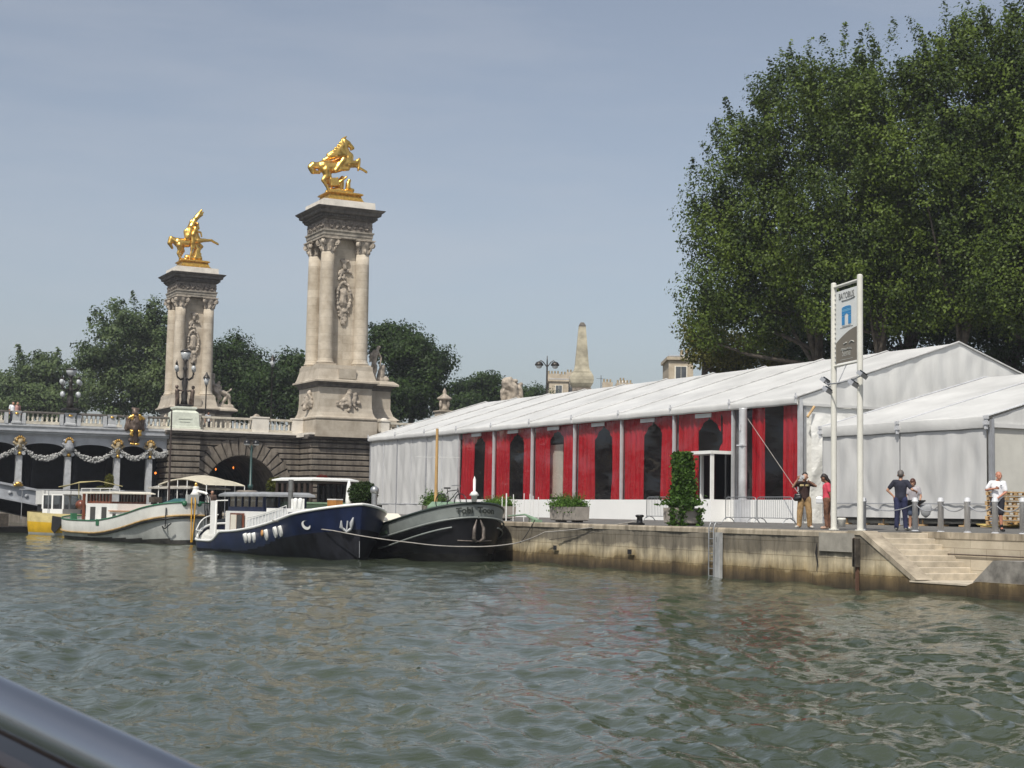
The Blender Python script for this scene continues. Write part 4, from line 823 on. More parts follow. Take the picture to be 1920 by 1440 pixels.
# solid bays (three far ones)
for k in range(7, 10):
    y0, y1 = TY0+k*BW, TY0+(k+1)*BW; mb = MB()
    ym = (y0+y1)/2
    panel(mb, TX0+.03, y0+.03, ym-.01, 2.45, ZE-.16, .06, k); panel(mb, TX0+.03, ym+.01, y1-.03, 2.45, ZE-.16, .06, k+20); mb.build('side_wall', m_canvas, T1, True)
    mb = MB(); panel(mb, TX0+.0, y0, y1, 1.72, 2.45, .03, k+40); mb.build('wall_skirt', m_canvas, T1, True)
    mb = MB(); mb.box(TX0-.01, TX0+.02, ym-.02, ym+.02, 2.45, ZE-.3); mb.box(TX0-.03, TX0, y0, y1, 2.44, 2.48); mb.build('seam_strip', m_poll, T1, True)
for k in range(0, NB+1):
    y = TY0+k*BW; a_ = .06 if k else .09
    mb = MB(); mb.box(TX0-.03, TX0+.12, y-a_, y+a_, 1.72, ZE-.1); mb.build('upright', m_aluL if k < 8 else m_alu, T1, True)
    if k < 7:
        mb = MB(); mb.box(TX0+.30, TX0+.42, y+.05, y+.25, 1.9, ZE-.1); mb.build('inner_upright', m_alu, T1, True)
ZK = 2.75
def curtain(mb, y0, y1, z0, z1, x, seed, taper=0.0, pelm=0):
    r = random.Random(seed); ph = r.uniform(0, 6); n = int((y1-y0)*26)+6
    def fn(u, v):
        z = z0+(z1-z0)*v; sh = taper*math.sin(math.pi*v)*.25
        y = y0+(y1-y0-sh)*u
        d = .07*math.sin(y*15+ph+.6*math.sin(z*.7))*(.7+.3*math.sin(y*4+ph))+.035*math.sin(y*29+ph*2+.4*z)
        return (x+d, y, z)
    mb.grid(fn, n, 10)
def pelmet(mb, y0, y1, zt, x, arch=True):
    # red top cloth with a pointed (ogee) opening
    n = 20; yc = (y0+y1)/2; vs = []
    for i in range(n+1):
        y = y0+(y1-y0)*i/n; t = abs(y-yc)/((y1-y0)/2)
        zl = zt-.5-.62*t**2 if t > .08 else zt-.38-.12*(t/.08)
        vs += [(x+.03*math.sin(y*15), y, zl), (x+.03*math.sin(y*15), y, zt)]
    mb.add(vs, [(2*i, 2*i+2, 2*i+3, 2*i+1) for i in range(n)], 0, True)
for k in range(0, 7):
    y0, y1 = TY0+k*BW+.09, TY0+(k+1)*BW-.07; L_ = y1-y0
    door = (k == 1)
    # in the picture the far end (larger y) is at the left
    mb = MB()
    if k == 0:
        curtain(mb, y0+.05, y0+1.25, 2.12, ZE-.15, TX0+.20, 1); curtain(mb, y0+2.6, y0+3.7, 2.12, ZE-.15, TX0+.20, 2)
    elif k == 1:
        curtain(mb, y1-1.9, y1-.05, 2.12, ZE-.15, TX0+.20, 3); curtain(mb, y0+.05, y0+1.25, 5.05, ZE-.15, TX0+.20, 4, 1.2)
        pelmet(mb, y0+1.2, y1-1.8, ZE-.15, TX0+.23)
    else:
        a_ = [0, 0, 1.45, 1.5, 1.3, 1.3, 1.35][k]; b_ = [0, 0, 1.2, 1.15, 1.3, 1.15, 1.3][k]
        curtain(mb, y1-.34-a_-.1, y1-.02, 2.12, ZE-.15, TX0+.20, 10+k, .4 if k == 4 else 0); curtain(mb, y0-.02, y0+.1+b_, 2.12, ZE-.15, TX0+.20, 20+k, .3 if k == 3 else 0)
        pelmet(mb, y0+b_, y1-.40-a_, ZE-.15, TX0+.23)
    mb.build('red_curtain', m_red, T1, True)
    if k == 4:
        mb = MB(); mb.box(TX0+.62, TX0+.66, y0+2.3, y0+3.75, 2.9, 5.9); mb.build('pale_screen', m_cream, T1, True)
    mb = MB()
    fy0, fy1 = y0, y1
    def fn(u, v, fy0=fy0, fy1=fy1, k=k):
        y = fy0+(fy1-fy0)*u; z = ZK+(ZE-.12-ZK)*v; e = min(1, 8*u, 8*(1-u)); return (TX0+.06+e*(.03*math.sin(y*1.3+z*1.7+k)+.02*math.sin(z*3.3-y*.8+k*2)), y, z)
    if door:
        def fn2(u, v): y = fy0+(fy1-fy0)*u; z = 5.05+(ZE-.12-5.05)*v; return (TX0+.06+.02*math.sin(y*2+z*2), y, z)
        mb.grid(fn2, 18, 8)
        def fn3(u, v): y = fy0+2.55+(fy1-fy0-2.55)*u; z = ZK+(5.05-ZK)*v; return (TX0+.06+.02*math.sin(y*2+z*2), y, z)
        mb.grid(fn3, 10, 8)
    else: mb.grid(fn, 26, 20)
    mb.build('clear_window', m_filmw, T1, True)
    if k > 0: mb = MB(); mb.box(TX0+.0, TX0+.05, (y0+y1)/2-.72, (y0+y1)/2+.62, ZE-.56, ZE-.36); mb.build('vent_strip', m_canvas, T1, True)
    mb = MB(); mb.box(TX0-.08, TX0+.0, TY0+k*BW+.01, TY0+(k+1)*BW-.01, 1.70, ZK); mb.build('kick_panel', m_kick, T1, True)
# door box in bay 1
yA, yB = TY0+BW+.25, TY0+BW+2.65
mb = MB(); mb.box(TX0-1.0, TX0-.86, yB-.12, yB, ZK, 5.0); mb.box(TX0-.02, TX0+.12, yB-.12, yB, ZK, 5.0); mb.box(TX0-1.0, TX0-.85, yA-.0, yA+.12, ZK, 4.87); mb.box(TX0-1.05, TX0+.1, yA-.05, yB+.1, 4.87, 5.02); mb.build('door_frame', m_wht, T1, True)
mb = MB(); mb.box(TX0-.83, TX0+.05, yA, yA+.03, ZK, 4.87); mb.build('door_side_glass', m_glass, T1, True)
mb = MB(); mb.box(TX0-1.05, TX0-.09, yA-.05, yB+.12, 1.68, ZK-.003); mb.build('door_platform', m_kick, T1, True)
mb = MB(); mb.box(TX0-.8, TX0+.5, yA, yB-.14, ZK, ZK+.02); mb.build('door_sill', m_alu, T1, True)
yD = onX(1392, 900, TX0-.35).y
dp = thing('drain_column', 'thick grey ribbed column standing beside the marquee entrance', 'column', (TX0-.33, yD, 1.7))
mb = MB(); mb.lathe([(.20, 0), (.20, 2.0), (.19, 5.2), (.19, 5.24)], (0, 0, .0), 14); mb.build('shaft', m_aluL, dp); mb = MB(); mb.box(-.23, -.17, -.1, .0, 4.2, 4.5); mb.box(-.22, .05, -.21, .21, 3.5, 3.56); mb.box(-.28, .28, -.28, .28, 0, 1.05); mb.build('brackets', m_poll, dp)
mb = MB(); a = onX(1402, 785, TX0-.4); b3 = onX(1497, 925, TX0-1.2); mb.tube([a, b3], .015, 5)
gl_ = mb.build('guy_rope', m_rope); tag(gl_, 'thin guy rope slanting down beside the last red window bay', 'rope')
# pale spiral lamp stand in the near bay
sl = thing('lamp_stand', 'pale spiral lamp stand inside the window nearest the gable', 'lamp', (TX0+1.1, TY0+2.0, 2.1))
mb = MB(); mb.cyl((0, 0, 0), (0, 0, 3.6), .05); mb.build('stand', m_aluL, sl)
mb = MB(); mb.tube([(.22*math.cos(a_*.6), .22*math.sin(a_*.6), .4+a_*.075) for a_ in range(40)], .02, 5); mb.build('spiral', m_aluL, sl)
# loose tarpaulin between the two tents
tp = thing('loose_tarpaulin', 'crumpled bright white tarpaulin hanging between the two marquees', 'tarpaulin', (42.1, 54.2, 1.7))
def tf(u, v):
    r = math.sin(u*6+v*3)*.06+math.sin(v*9-u*7)*.03+.05*abs(math.sin(u*11-v*8))**.6+.03*abs(math.sin(u*5+v*13))**.5; z = 1.72+(6.55-1.72)*v; x = TX0+.55+3.0*u+ .5*max(0, v-.6)*u
    return (x, TY0-.25-.9*u*(v > .5)*(v-.5)*2+r, z-.25*u*v)
mb = MB(); mb.grid(tf, 26, 34); mb.build('sheet', m_sheet, tp, True)
mb = MB(); a = onY(1514, 782, TY0-.3); b3 = onY(1527, 762, TY0-.3); mb.tube([a, b3], .06, 6); mb.build('timber_prop', m_pine, tp, True)
# ---- small marquee in front
SX0, SX1, SY0, SY1, SE, SR = 42.0, 60.5, 43.15, 52.9, 5.86, 8.5
T2 = thing('marquee', 'smaller grey-white marquee with closed canvas walls nearest the steps', 'marquee tent', (SX0, SY0, 1.7))
mb = MB(); roof_mesh(mb, SX0, TRX, SX1, SY0, SY1, SE, SR, 2, sag=.05); mb.build('roof', m_roof, T2, True)
for k in range(3):
    mb = MB(); mb.tube([(SX0-.12, SY0+k*4.875, SE+.02), (TRX, SY0+k*4.875, SR+.04), (SX1+.12, SY0+k*4.875, SE+.02)], .035, 6); mb.build('roof_seam', m_poll, T2, True)
mb = MB(); eave(mb, SX0-.12, SY0, SY1, SE+.02, .46, 2, -1, True); mb.build('valance', m_roof, T2, True)
mb = MB(); mb.box(SX0-.02, SX0+.06, SY0, SY1, SE-.52, SE-.44); mb.build('eave_rail', m_alu, T2, True)
for k in range(3):
    y = SY0+k*4.875; mb = MB(); mb.box(SX0-.24, SX0-.15, y-.05, y+.05, SE-.48, SE+.03); mb.box(SX0-.27, SX0-.12, y-.10, y+.10, SE-.32, SE-.18); mb.box(SX0-.27, SX0-.12, y-.08, y+.08, SE-.1, SE+.02); mb.build('clamp', m_poll, T2, True)
    mb = MB(); mb.box(SX0+.0, SX0+.13, y-.09, y+.09, 1.75, SE-.1); mb.build('upright', m_alu, T2, True)
for k in range(2):
    mb = MB(); panel(mb, SX0-.06, SY0+k*4.875+(.12 if k == 0 else .03), SY0+(k+1)*4.875-.03, 2.04, SE-.47, .07, 50+k*3); mb.build('side_wall', m_canvas, T2, True)
mb = MB(); mb.box(SX0-.15, SX0-.12, SY0+.1, SY1-.05, 2.58, 2.62); mb.build('tension_bar', m_alu, T2, True)
mb = MB(); zf = None; gable(mb, SY0+.02, SX0+.15, TRX, SX1, SE-.25, SE, SR, 13); mb.build('front_gable', m_gable, T2, True)
mb = MB(); mb.box(SX0+.1, SX1, SY0-.03, SY0+.02, SE-.40, SE-.24); mb.build('gable_hem', m_roof, T2, True)
mb = MB(); gable(mb, SY1-.02, SX0+.15, TRX, SX1, SE-.25, SE, SR, 14); panel(mb, SY1-.05, SX0+.2, SX1, 1.9, SE-.2, .05, 33, 'Y'); mb.build('rear_gable', m_gable, T2, True)
mb = MB(); panel(mb, SY0+.08, SX0+.3, SX1, 2.0, SE-.3, .05, 60, 'Y'); mb.build('front_wall', mat('beige_canvas', (.55, .54, .49), .6, var=.05), T2, True)
mb = MB(); mb.box(SX0+.3, SX1, SY0+.25, SY1-.2, 1.98, 2.1); mb.build('floor_deck', m_black, T2, True)
for k in range(9):
    y = SY0+.4+k*1.15; mb = MB(); mb.box(SX0+.05, SX0+.3, y-.18, y+.18, 1.735, 1.80); mb.cyl((SX0+.18, y, 1.8), (SX0+.18, y, 1.98), .04, n=6); mb.build('jack_foot', m_pine, T2, True)
# ================================================================== QUAY FURNITURE
# sign frame
A_ = Vector((30.55, 36.35, 1.63)); B_ = Vector((30.25, 34.9, 1.61))
A_ = dep(1563.5, 990, 47.4); B_ = dep(1613, 997, 45.6); A_.z = gz(A_.x)+.01; B_.z = gz(B_.x)+.01
zt = (onX(1568, 530, A_.x).z+onX(1611, 519, B_.x).z)/2
sg = thing('banner_sign', 'tall river boat stop banner with blue arch logo between two white poles', 'sign', A_)
for P in (A_, B_): mb = MB(); mb.cyl((P.x, P.y, P.z), (P.x, P.y, zt), .095, .088, n=14); mb.sph((P.x, P.y, zt), (.09, .09, .05), 10, 4); mb.cyl((P.x, P.y, P.z), (P.x, P.y, P.z+.04), .16, n=14); mb.build('pole', m_pole, sg, True)
dr = (B_-A_); dr.z = 0; wd = dr.length; dr.normalize(); nr_ = Vector((dr.y, -dr.x, 0))
if nr_.x > 0: nr_ = -nr_
z1 = zt-.12; z0 = onX(1590, 678, (A_.x+B_.x)/2).z
def SG(u, v, d=0): return A_+dr*(.17+(wd-.34)*u)+Vector((0, 0, z0+(z1-.16-z0)*v-A_.z))+nr_*d
mb = MB(); mb.cyl(A_+Vector((0,0,z1-A_.z)), B_+Vector((0,0,z1-B_.z)), .05); mb.build('crossbar', m_pole, sg, True); mb = MB(); mb.cyl(A_+Vector((0,0,z0-.07-A_.z)), B_+Vector((0,0,z0-.07-B_.z)), .035); mb.build('crossbar', m_pole, sg, True)
mb = MB(); mb.add([SG(0,0),SG(1,0),SG(1,1),SG(0,1),SG(0,0,-.02),SG(1,0,-.02),SG(1,1,-.02),SG(0,1,-.02)], [(0,1,2,3),(7,6,5,4),(0,4,5,1),(1,5,6,2),(2,6,7,3),(3,7,4,0)]); mb.build('banner', mat('banner_white', (.74, .75, .73), .5, var=.04), sg, True)
mb = MB(); n = 14; vs = [SG(0, 0, .006), SG(1, 0, .006)]+[SG(1-i/n, .455-.17*(i/n)**1.7, .006) for i in range(n+1)]; mb.add(vs, [tuple(range(len(vs)))]); mb.build('banner_brown_field', mat('banner_taupe', (.19, .165, .13), .5, var=.05), sg, True)
m_bl = mat('logo_blue', (.03, .25, .55), .5, var=.03); m_bl2 = mat('logo_pale_blue', (.14, .42, .68), .5, var=.03)
mb = MB()
def q4(u0, u1, v0, v1, mi, d=.008): mb.add([SG(u0,v0,d),SG(u1,v0,d),SG(u1,v1,d),SG(u0,v1,d)], [(0,1,2,3)], mi)
q4(.28, .42, .515, .63, 0); q4(.58, .72, .515, .63, 0); q4(.28, .40, .635, .665, 0); q4(.60, .72, .635, .665, 0); q4(.28, .72, .668, .70, 0); q4(.28, .72, .704, .725, 1); q4(.28, .72, .729, .745, 0)
vs = [SG(.5+.22*math.cos(math.pi*i/10), .748+.022*math.sin(math.pi*i/10), .008) for i in range(11)]; mb.add(vs, [tuple(range(11))], 0)
mb.add([SG(.40, .63, .0085), SG(.44, .655, .0085), SG(.5, .667, .0085), SG(.40, .667, .0085)], [(0,1,2,3)], 0); mb.add([SG(.60, .63, .0085), SG(.60, .667, .0085), SG(.5, .667, .0085), SG(.56, .655, .0085)], [(0,1,2,3)], 0)
mb.build('arch_logo', [m_bl, m_bl2], sg, True)
m_ink = mat('grey_ink', (.10, .10, .10), .6); m_lt = mat('light_ink', (.50, .50, .46), .6)
W_ = wd-.34; H_ = z1-.16-z0
def TT(u, v, sc_u=1): return lambda x, y, z: SG(u+x/W_, v+y/H_, .012+z)
text('banner_wording', 'BATOBUS', .27, m_ink, sg, TT(.5, .915), .001, True, xs=.92)
mb = MB(); mb.tube([SG(.5+.4*math.sin(t_*.2), .878-.022*math.cos(t_*.2)-.006, .01) for t_ in range(-3, 8)], .010, 4); q4(.2, .8, .475, .482, 0); q4(.3, .7, .492, .497, 0); mb.build('banner_swash', m_ink, sg, True)
text('banner_wording', 'Seine', .30, m_lt, sg, TT(.5, .125), .001, True, xs=.95)
mb = MB()
for v in (.17, .185): mb.tube([SG(.25+.5*i/8, v+.006*math.sin(i*1.4), .012) for i in range(9)], .010, 4)
mb.tube([SG(.38+.14*i/4, .25+.004*i, .012) for i in range(5)], .02, 4); mb.tube([SG(.64+.22*i/4, .26-.006*(i-2)**2+.012, .012) for i in range(5)], .02, 4); q4(.2, .8, .035, .042, 0, .011); mb.build('banner_marks', m_lt, sg, True)
mb = MB()
for i in range(15):
    v = .03+.94*i/14
    for u in (-.045, 1.045): mb.sph(SG(u, v, .0), .022, 5, 3)
mb.build('eyelets', m_alu, sg, True)
# floodlights on the sign
c0 = dep(1552, 692, 47); mb = MB(); zz = z0-.62
pts = [A_+Vector((0,0,zz+.12-A_.z))-dr*.42+nr_*.1, A_+Vector((0,0,zz-A_.z))+nr_*.22, (A_+B_)/2+Vector((0,0,zz-.04-(A_.z+B_.z)/2))+nr_*.28, B_+Vector((0,0,zz-B_.z))+nr_*.22, B_+Vector((0,0,zz+.1-B_.z))+dr*.38+nr_*.12]
mb.tube(pts, .022, 6); mb.tube([(A_+B_)/2+Vector((0,0,z0-.07-(A_.z+B_.z)/2)), pts[2]], .018, 5); mb.build('lamp_bracket', m_alu, sg, True)
for p in (pts[0], pts[1]+Vector((0,0,-.2)), pts[3]+Vector((0,0,-.14)), pts[4]):
    mb = MB(); T = Matrix.Translation(p) @ Matrix.Rotation(.5, 4, 'X') @ Matrix.Rotation(.4, 4, 'Y'); mb.box(-.14, .14, -.11, .11, -.05, .07, 0, T); mb.box(-.10, .10, -.08, .08, .07, .11, 1, T); mb.build('floodlight', [m_alu, m_dglass], sg, True)
# bollards with chain
bp = []
for px, h in ((1619, 0), (1716, 0), (1764, 0), (1814, 0), (1866, 0), (1918, 0)): p = onX(px, 999, 31.6 if px > 1700 else 31.2); p.z = gz(p.x)+.01; bp.append(p)
bl = ['beside the white banner pole', 'between the man in navy and the steps', 'second to the right of the man in navy', 'midway between the two groups of people', 'in front of the man in the white T-shirt', 'cut off by the right edge of the photo']
p0 = thing('post', 'grey chain post '+bl[0], 'bollard', bp[0], 0, 'grey chain posts along the landing')
mb = MB(); mb.lathe([(.085, 0), (.085, .86), (.10, .87), (.10, .90), (.085, .91), (.08, .97), (.04, 1.0)], (0, 0, 0), 14); mb.build('post_tube', m_poll, p0); mb = MB(); mb.lathe([(.11, 0), (.11, .02), (.085, .03)], (0, 0, 0), 12); mb.build('foot_plate', m_poll, p0)
for p, l in zip(bp[1:], bl[1:]): dup(p0, p, 0, 'grey chain post '+l)
for i in range(5):
    a, b3 = bp[i]+Vector((0,0,.82)), bp[i+1]+Vector((0,0,.82)); mb = MB(); mb.tube([a.lerp(b3, t/12)+Vector((0,0,-.22*(1-(t/6-1)**2))) for t in range(13)], .018, 5)
    c = mb.build('post_chain', m_alu); tag(c, 'slack dark chain between the posts '+['from the banner pole to the man in navy', 'just right of the man in navy', 'left of the centre of the landing', 'left of the man in the white T-shirt', 'right of the man in the white T-shirt'][i], 'chain', 'chains between the grey posts')
# stub post
t = thing('stub_post', 'small white mooring stub at the foot of the banner sign', 'bollard', onZ(1578, 991, 1.61)); t.location.z = 1.62
mb = MB(); mb.lathe([(.14, 0), (.14, .28), (.16, .30), (.16, .36), (.13, .38)], (0, 0, 0), 14); mb.build('stub', m_pole, t)
# barriers
def barrier(loc, rz, label):
    b = thing('crowd_barrier', label, 'barrier', loc, rz, 'metal crowd barriers in front of the marquee'); w_, h = 2.0, 1.08
    mb = MB(); r = .14; pts = [(-w_/2, 0, .12), (-w_/2, 0, h-r), (-w_/2+r*.3, 0, h-r*.3), (-w_/2+r, 0, h), (w_/2-r, 0, h), (w_/2-r*.3, 0, h-r*.3), (w_/2, 0, h-r), (w_/2, 0, .12)]; mb.tube(pts, .021, 7); mb.tube([(-w_/2, 0, .22), (w_/2, 0, .22)], .016, 6); mb.build('frame', m_iron, b)
    mb = MB()
    for i in range(1, 19): x = -w_/2+w_*i/19; mb.cyl((x, 0, .22), (x, 0, h-.0), .0085, n=5)
    mb.build('bars', m_iron, b)
    for s in (-1, 1):
        mb = MB(); x = s*(w_/2-.18); mb.tube([(x, -.34, 0), (x, -.2, .16), (x, 0, .22), (x, .2, .16), (x, .34, 0)], .02, 6); mb.build('foot', m_iron, b)
    return b
for (xa, xb, l) in ((1360, 1418, 'metal crowd barrier in front of the marquee doorway'), (1419, 1487, 'metal crowd barrier left of the man taking a photo'), (1212, 1268, 'metal crowd barrier half hidden behind the tall ivy planter')):
    X = 39.4 if xa != 1212 else 38.4; a, b3 = onX(xa, 978, X), onX(xb, 978, X); c = (a+b3)/2
    br_ = barrier(Vector((X, c.y, gz(X)+.01)), math.pi/2+.0, l); s = (a-b3).length/2.04; br_.scale = (s, 1, 1.02)
# planters
def planter(x0, x1, X, ybase, label, kind, hh=.62, hx=.30):
    a, b3 = onX(x0, ybase, X), onX(x1, ybase, X); L_ = abs(a.y-b3.y); c = (a+b3)/2; zc_ = gz(X)+.02
    t = thing('planter', label, 'planter', (X+hx, c.y, zc_), 0, 'concrete planters along the quay edge')
    mb = MB(); ly = L_/2-.02
    for yy in (-ly*.6, ly*.6): mb.box(-hx*.7, hx*.7, yy-.1, yy+.1, 0, .06, 1)
    mb.rprof((0, 0), [(hx-.06, ly-.04, .06), (hx-.02, ly, .1), (hx, ly+.02, hh), (hx-.07, ly-.05, hh), (hx-.07, ly-.05, hh-.08)]); mb.box(-hx-.004, hx+.004, -.006, .006, .06, hh+.001, 1)
    mb.build('trough', [m_conc, m_groove], t)
    rg = np.random.default_rng(int(x0)); P = []
    if kind == 'tall':
        for k in range(5200): z = rg.uniform(-.1, 2.0); a_ = rg.uniform(0, 6.28); r = .44*(1-.35*max(0, z-1.6)/.4+.10*math.sin(z*5+a_*2)+.10*math.sin(a_*3-z*2.7)+.15*(z < .3)+.25*(rg.random() < .06)); q = math.sqrt(rg.uniform(.25, 1)); P.append((r*q*math.cos(a_)*.85, r*q*math.sin(a_)*1.15, hh+z))
        for k in range(1300): P.append((rg.normal(0, .3), rg.normal(0, .32), hh+.1+abs(rg.normal(0, .16))))
        for k in range(420): u = rg.choice(3); z = rg.uniform(-.05, hh); P.append(((-hx-.03+rg.normal(0, .04), -.2+rg.normal(0, .12), z) if u == 0 else (rg.choice([-.35, .42])+rg.normal(0, .1), -ly-.05+rg.normal(0, .04), z)))
        st = MB(); st.tube([(0, 0, .3), (.03, .05, 1.5), (0, .1, 2.4)], .03, 6); st.build('stem', m_bark, t)
        V, F4 = leaf_quads(np.array(P), .13, rg); npmesh('foliage', V, F4, m_leafP, t)
    else:
        bl_ = []; nb_ = {'spiky': 170, 'bush': 110, 'low': 90}[kind]
        mbb = MB()
        for k in range(nb_):
            y = rg.uniform(-ly*.95, ly*.95); x = rg.uniform(-.3, .3); h = rg.uniform(.25, .75)*(1.0 if kind == 'spiky' else .8); dx, dy = rg.normal(0, .22, 2); wv = .018
            z = hh-.05; mbb.add([(x, y-wv, z), (x, y+wv, z), (x+dx*.5, y+dy*.5+wv, z+h*.65), (x+dx*.5, y+dy*.5-wv, z+h*.65), (x+dx*1.3, y+dy*1.3, z+h)], [(0,1,2,3), (3,2,4)])
        mbb.build('blades', m_leafP, t)
        for k in range(2400 if kind != 'bush' else 3400):
            y = rg.uniform(-ly, ly); P.append((rg.normal(-.05, .2), y, hh+abs(rg.normal(0, .16 if kind != 'bush' else .28)) - (.25*(rg.random() < .12))))
        V, F4 = leaf_quads(np.array(P), .09, rg); npmesh('foliage', V, F4, m_leafP, t)
    return t
planter(1030, 1081, 30.6, 975, 'concrete planter with spiky grasses in the middle of the quay', 'spiky')
planter(1243, 1270, 30.2, 982, 'concrete planter with tall climbing ivy column', 'tall', .62, .52)
planter(903, 945, 31.2, 973, 'concrete planter with mixed grasses behind the black barge bow', 'low')
planter(790, 822, 31.5, 968, 'concrete planter with leafy shrubs behind the barge mast', 'bush')
planter(662, 688, 31.5, 965, 'concrete planter left of the barge mast, farthest along the quay', 'low')
# mooring ring, cleat and green arm
t = thing('mooring_bollard', 'low dark iron mooring bollard on the quay coping', 'bollard', onX(1198, 972, 29.35)); t.location.z = 1.62
mb = MB(); mb.box(-.12, .12, -.2, .55, 0, .07); mb.build('base_plate', m_black, t); mb = MB(); mb.lathe([(.13, .07), (.11, .1), (.10, .26), (.15, .30), (.16, .34), (.1, .37)], (0, -.05, 0), 12); mb.build('head', m_black, t)
t = thing('mooring_crane', 'green painted steel mooring arm reaching from the quay to the black barge', 'mooring arm', onX(1005, 972, 29.3)); t.location.z = 1.62
yy = t.location.y; P_ = lambda px, py, X: onX(px, py, X)
mb = MB(); mb.tube([P_(953, 961, 29.2), P_(985, 958, 29.2), P_(1000, 966, 29.25), P_(1010, 970, 29.3)], [.03, .04, .09, .07], 6); mb.tube([P_(993, 962, 29.22), P_(992, 975, 29.3)], .025, 5); mb.build('swing_bar', m_sage, t, True)
mb = MB(); q = P_(1006, 972, 29.3); mb.box(29.15, 29.45, q.y-.2, q.y+.2, 1.6, 1.86); mb.build('mount', m_sage, t, True)
# row of thin white rods
rd = thing('rod_railing', 'row of thin white rods standing on the quay edge behind the barge bow', 'railing', onX(975, 972, 30.0)); rd.location.z = 1.62; WM[rd.name] = Matrix.Translation(rd.location)
for px, ty in ((941, 931), (949, 925), (962, 927), (982, 925), (993, 926), (999, 930), (1009, 932)):
    a = onX(px, 974, 30.0); b3 = onX(px, ty, 30.0); mb = MB(); mb.cyl((30, a.y, 1.62), (30, a.y, b3.z), .018 if px != 949 else .03, n=6); mb.build('rod', m_wht, rd, True)
# ladder with white board
ld = thing('quay_ladder', 'steel ladder beside a tall white board fixed to the quay wall', 'ladder', (28.85, onX(1340, 1000, 28.85).y, .2))
ya, yb_ = onX(1330, 1030, 28.8).y, onX(1339, 1030, 28.8).y
mb = MB()
for y in (ya, yb_): mb.tube([(29.05, y, 1.72), (28.85, y, 1.78), (28.78, y, 1.6), (28.78, y, -.25)], .022, 6)
mb.build('rails', m_iron, ld, True)
for k in range(7): mb = MB(); mb.cyl((28.78, ya, .05+k*.24), (28.78, yb_, .05+k*.24), .016, n=6); mb.build('rung', m_iron, ld, True)
y0_, y1_ = onX(1352.5, 1030, 28.88).y, onX(1341, 1030, 28.88).y
m_brd = mat('worn_white_board', (.42, .43, .43), .6, var=.3, scale=2, streak=(1, 1, .4)); mb = MB(); mb.box(28.82, 28.93, y0_, y1_, -.3, 1.46); mb.build('board', m_brd, ld, True)
Tn = Matrix.Translation((28.815, (y0_+y1_)/2+.02, 1.22)) @ Matrix(((0, 0, -1, 0), (-1, 0, 0, 0), (0, 1, 0, 0), (0, 0, 0, 1)))
text('board_number', '1', .26, m_ink, ld, Tn, .002, True)
# pallets
for k in range(7):
    t = thing('pallet', ['lowest', 'second', 'third', 'fourth', 'fifth', 'sixth', 'topmost'][k]+' wooden pallet of the stack beside the small marquee', 'pallet', (41.0+.03*(k % 3), 41.35+.04*((k*2) % 3), gz(41)+.12+k*.175), .1+.03*(k % 3), 'stacked wooden pallets')
    mb = MB()
    for i in range(7): x = -.55+i*1.1/6; mb.box(x-.05, x+.05, -.42, .42, .115, .138)
    mb.build('top_boards', m_pine, t); mb = MB()
    for yy in (-.37, 0, .37):
        for xx in (-.53, 0, .53): mb.box(xx-.07, xx+.07, yy-.05, yy+.05, .022, .094)
        mb.box(-.6, .6, yy-.05, yy+.05, .095, .114)
    mb.build('blocks', m_pine, t); mb = MB()
    for yy in (-.37, 0, .37): mb.box(-.6, .6, yy-.05, yy+.05, 0, .021)
    mb.build('base_boards', m_pine, t)
t = thing('timber_board', 'curved yellow plywood board lying under the pallet stack', 'board', (41, 41.3, gz(41)+.02)); mb = MB(); mb.grid(lambda u, v: (-.7+1.4*v, -.95+1.8*u, .03+.10*(2*u-1)**2), 10, 3); mb.grid(lambda u, v: (-.7+1.4*v, -.95+1.8*u, .0+.10*(2*u-1)**2), 10, 3); mb.build('board', mat('yellow_plywood', (.55, .42, .12), .6), t)
# ================================================================== BOATS
def hull(name_mats, L, B, sheer, bluff=.5, stern=.6, draft=.5, stem_rake=.25, tumble=.0, ns=44, nz=16, bands=None, flare=0.0, bexp=.55):
    """hull along +x (bow at x=L), centred on y; sheer(t)->deck height. returns MB and outline function"""
    def half(t):     # plan half width at deck level, t 0 stern .. 1 bow
        a = min(1, max(0, t)/stern) if stern > 0 else 1; b = min(1, max(0, 1-t)/bluff)
        return B/2*math.sin(math.pi/2*a**.55)**.9*math.sin(math.pi/2*b**bexp)**.9 if 0 < t < 1 else 0
    mb = MB(); vs = []; fs = []; ts = [(1-math.cos(math.pi*i/ns))/2 for i in range(ns+1)]
    for side in (1, -1):
        base = len(vs)
        for i, t in enumerate(ts):
            h = sheer(t); w_ = half(t)
            for j in range(nz+1):
                v = j/nz; z = -draft+(h+draft)*v; f = (1-(1-v)**3*.35) + flare*(v-1)*max(0, (t-.6)/.4)
                if t > .7: f *= 1-(1-v)*.28*((t-.7)/.3)
                rk = stem_rake*max(0, (t-.75)/.25)**2*(v-1); sk = -.35*stem_rake*max(0, (.2-t)/.2)**2*(v-1)
                vs.append((t*L+rk*1.0+sk, side*w_*f, z))
        for i in range(ns):
            for j in range(nz): a = base+i*(nz+1)+j; fs.append((a, a+nz+1, a+nz+2, a+1))
    return vs, fs, half, nz
def band_hull(parent, L, B, sheer, mats, bandfn, name='hull', **k):
    vs, fs, half, nz = hull(None, L, B, sheer, **k); mb = MB(); mb.add(vs, fs, 0, True)
    for q, f in enumerate(mb.f):
        c = [sum(vs[i][d] for i in f)/4 for d in range(3)]; mb.m[q] = bandfn(c[0]/L, c[2], sheer(min(1, max(0, c[0]/L))), c[1])
    mb.build(name, mats, parent); return half
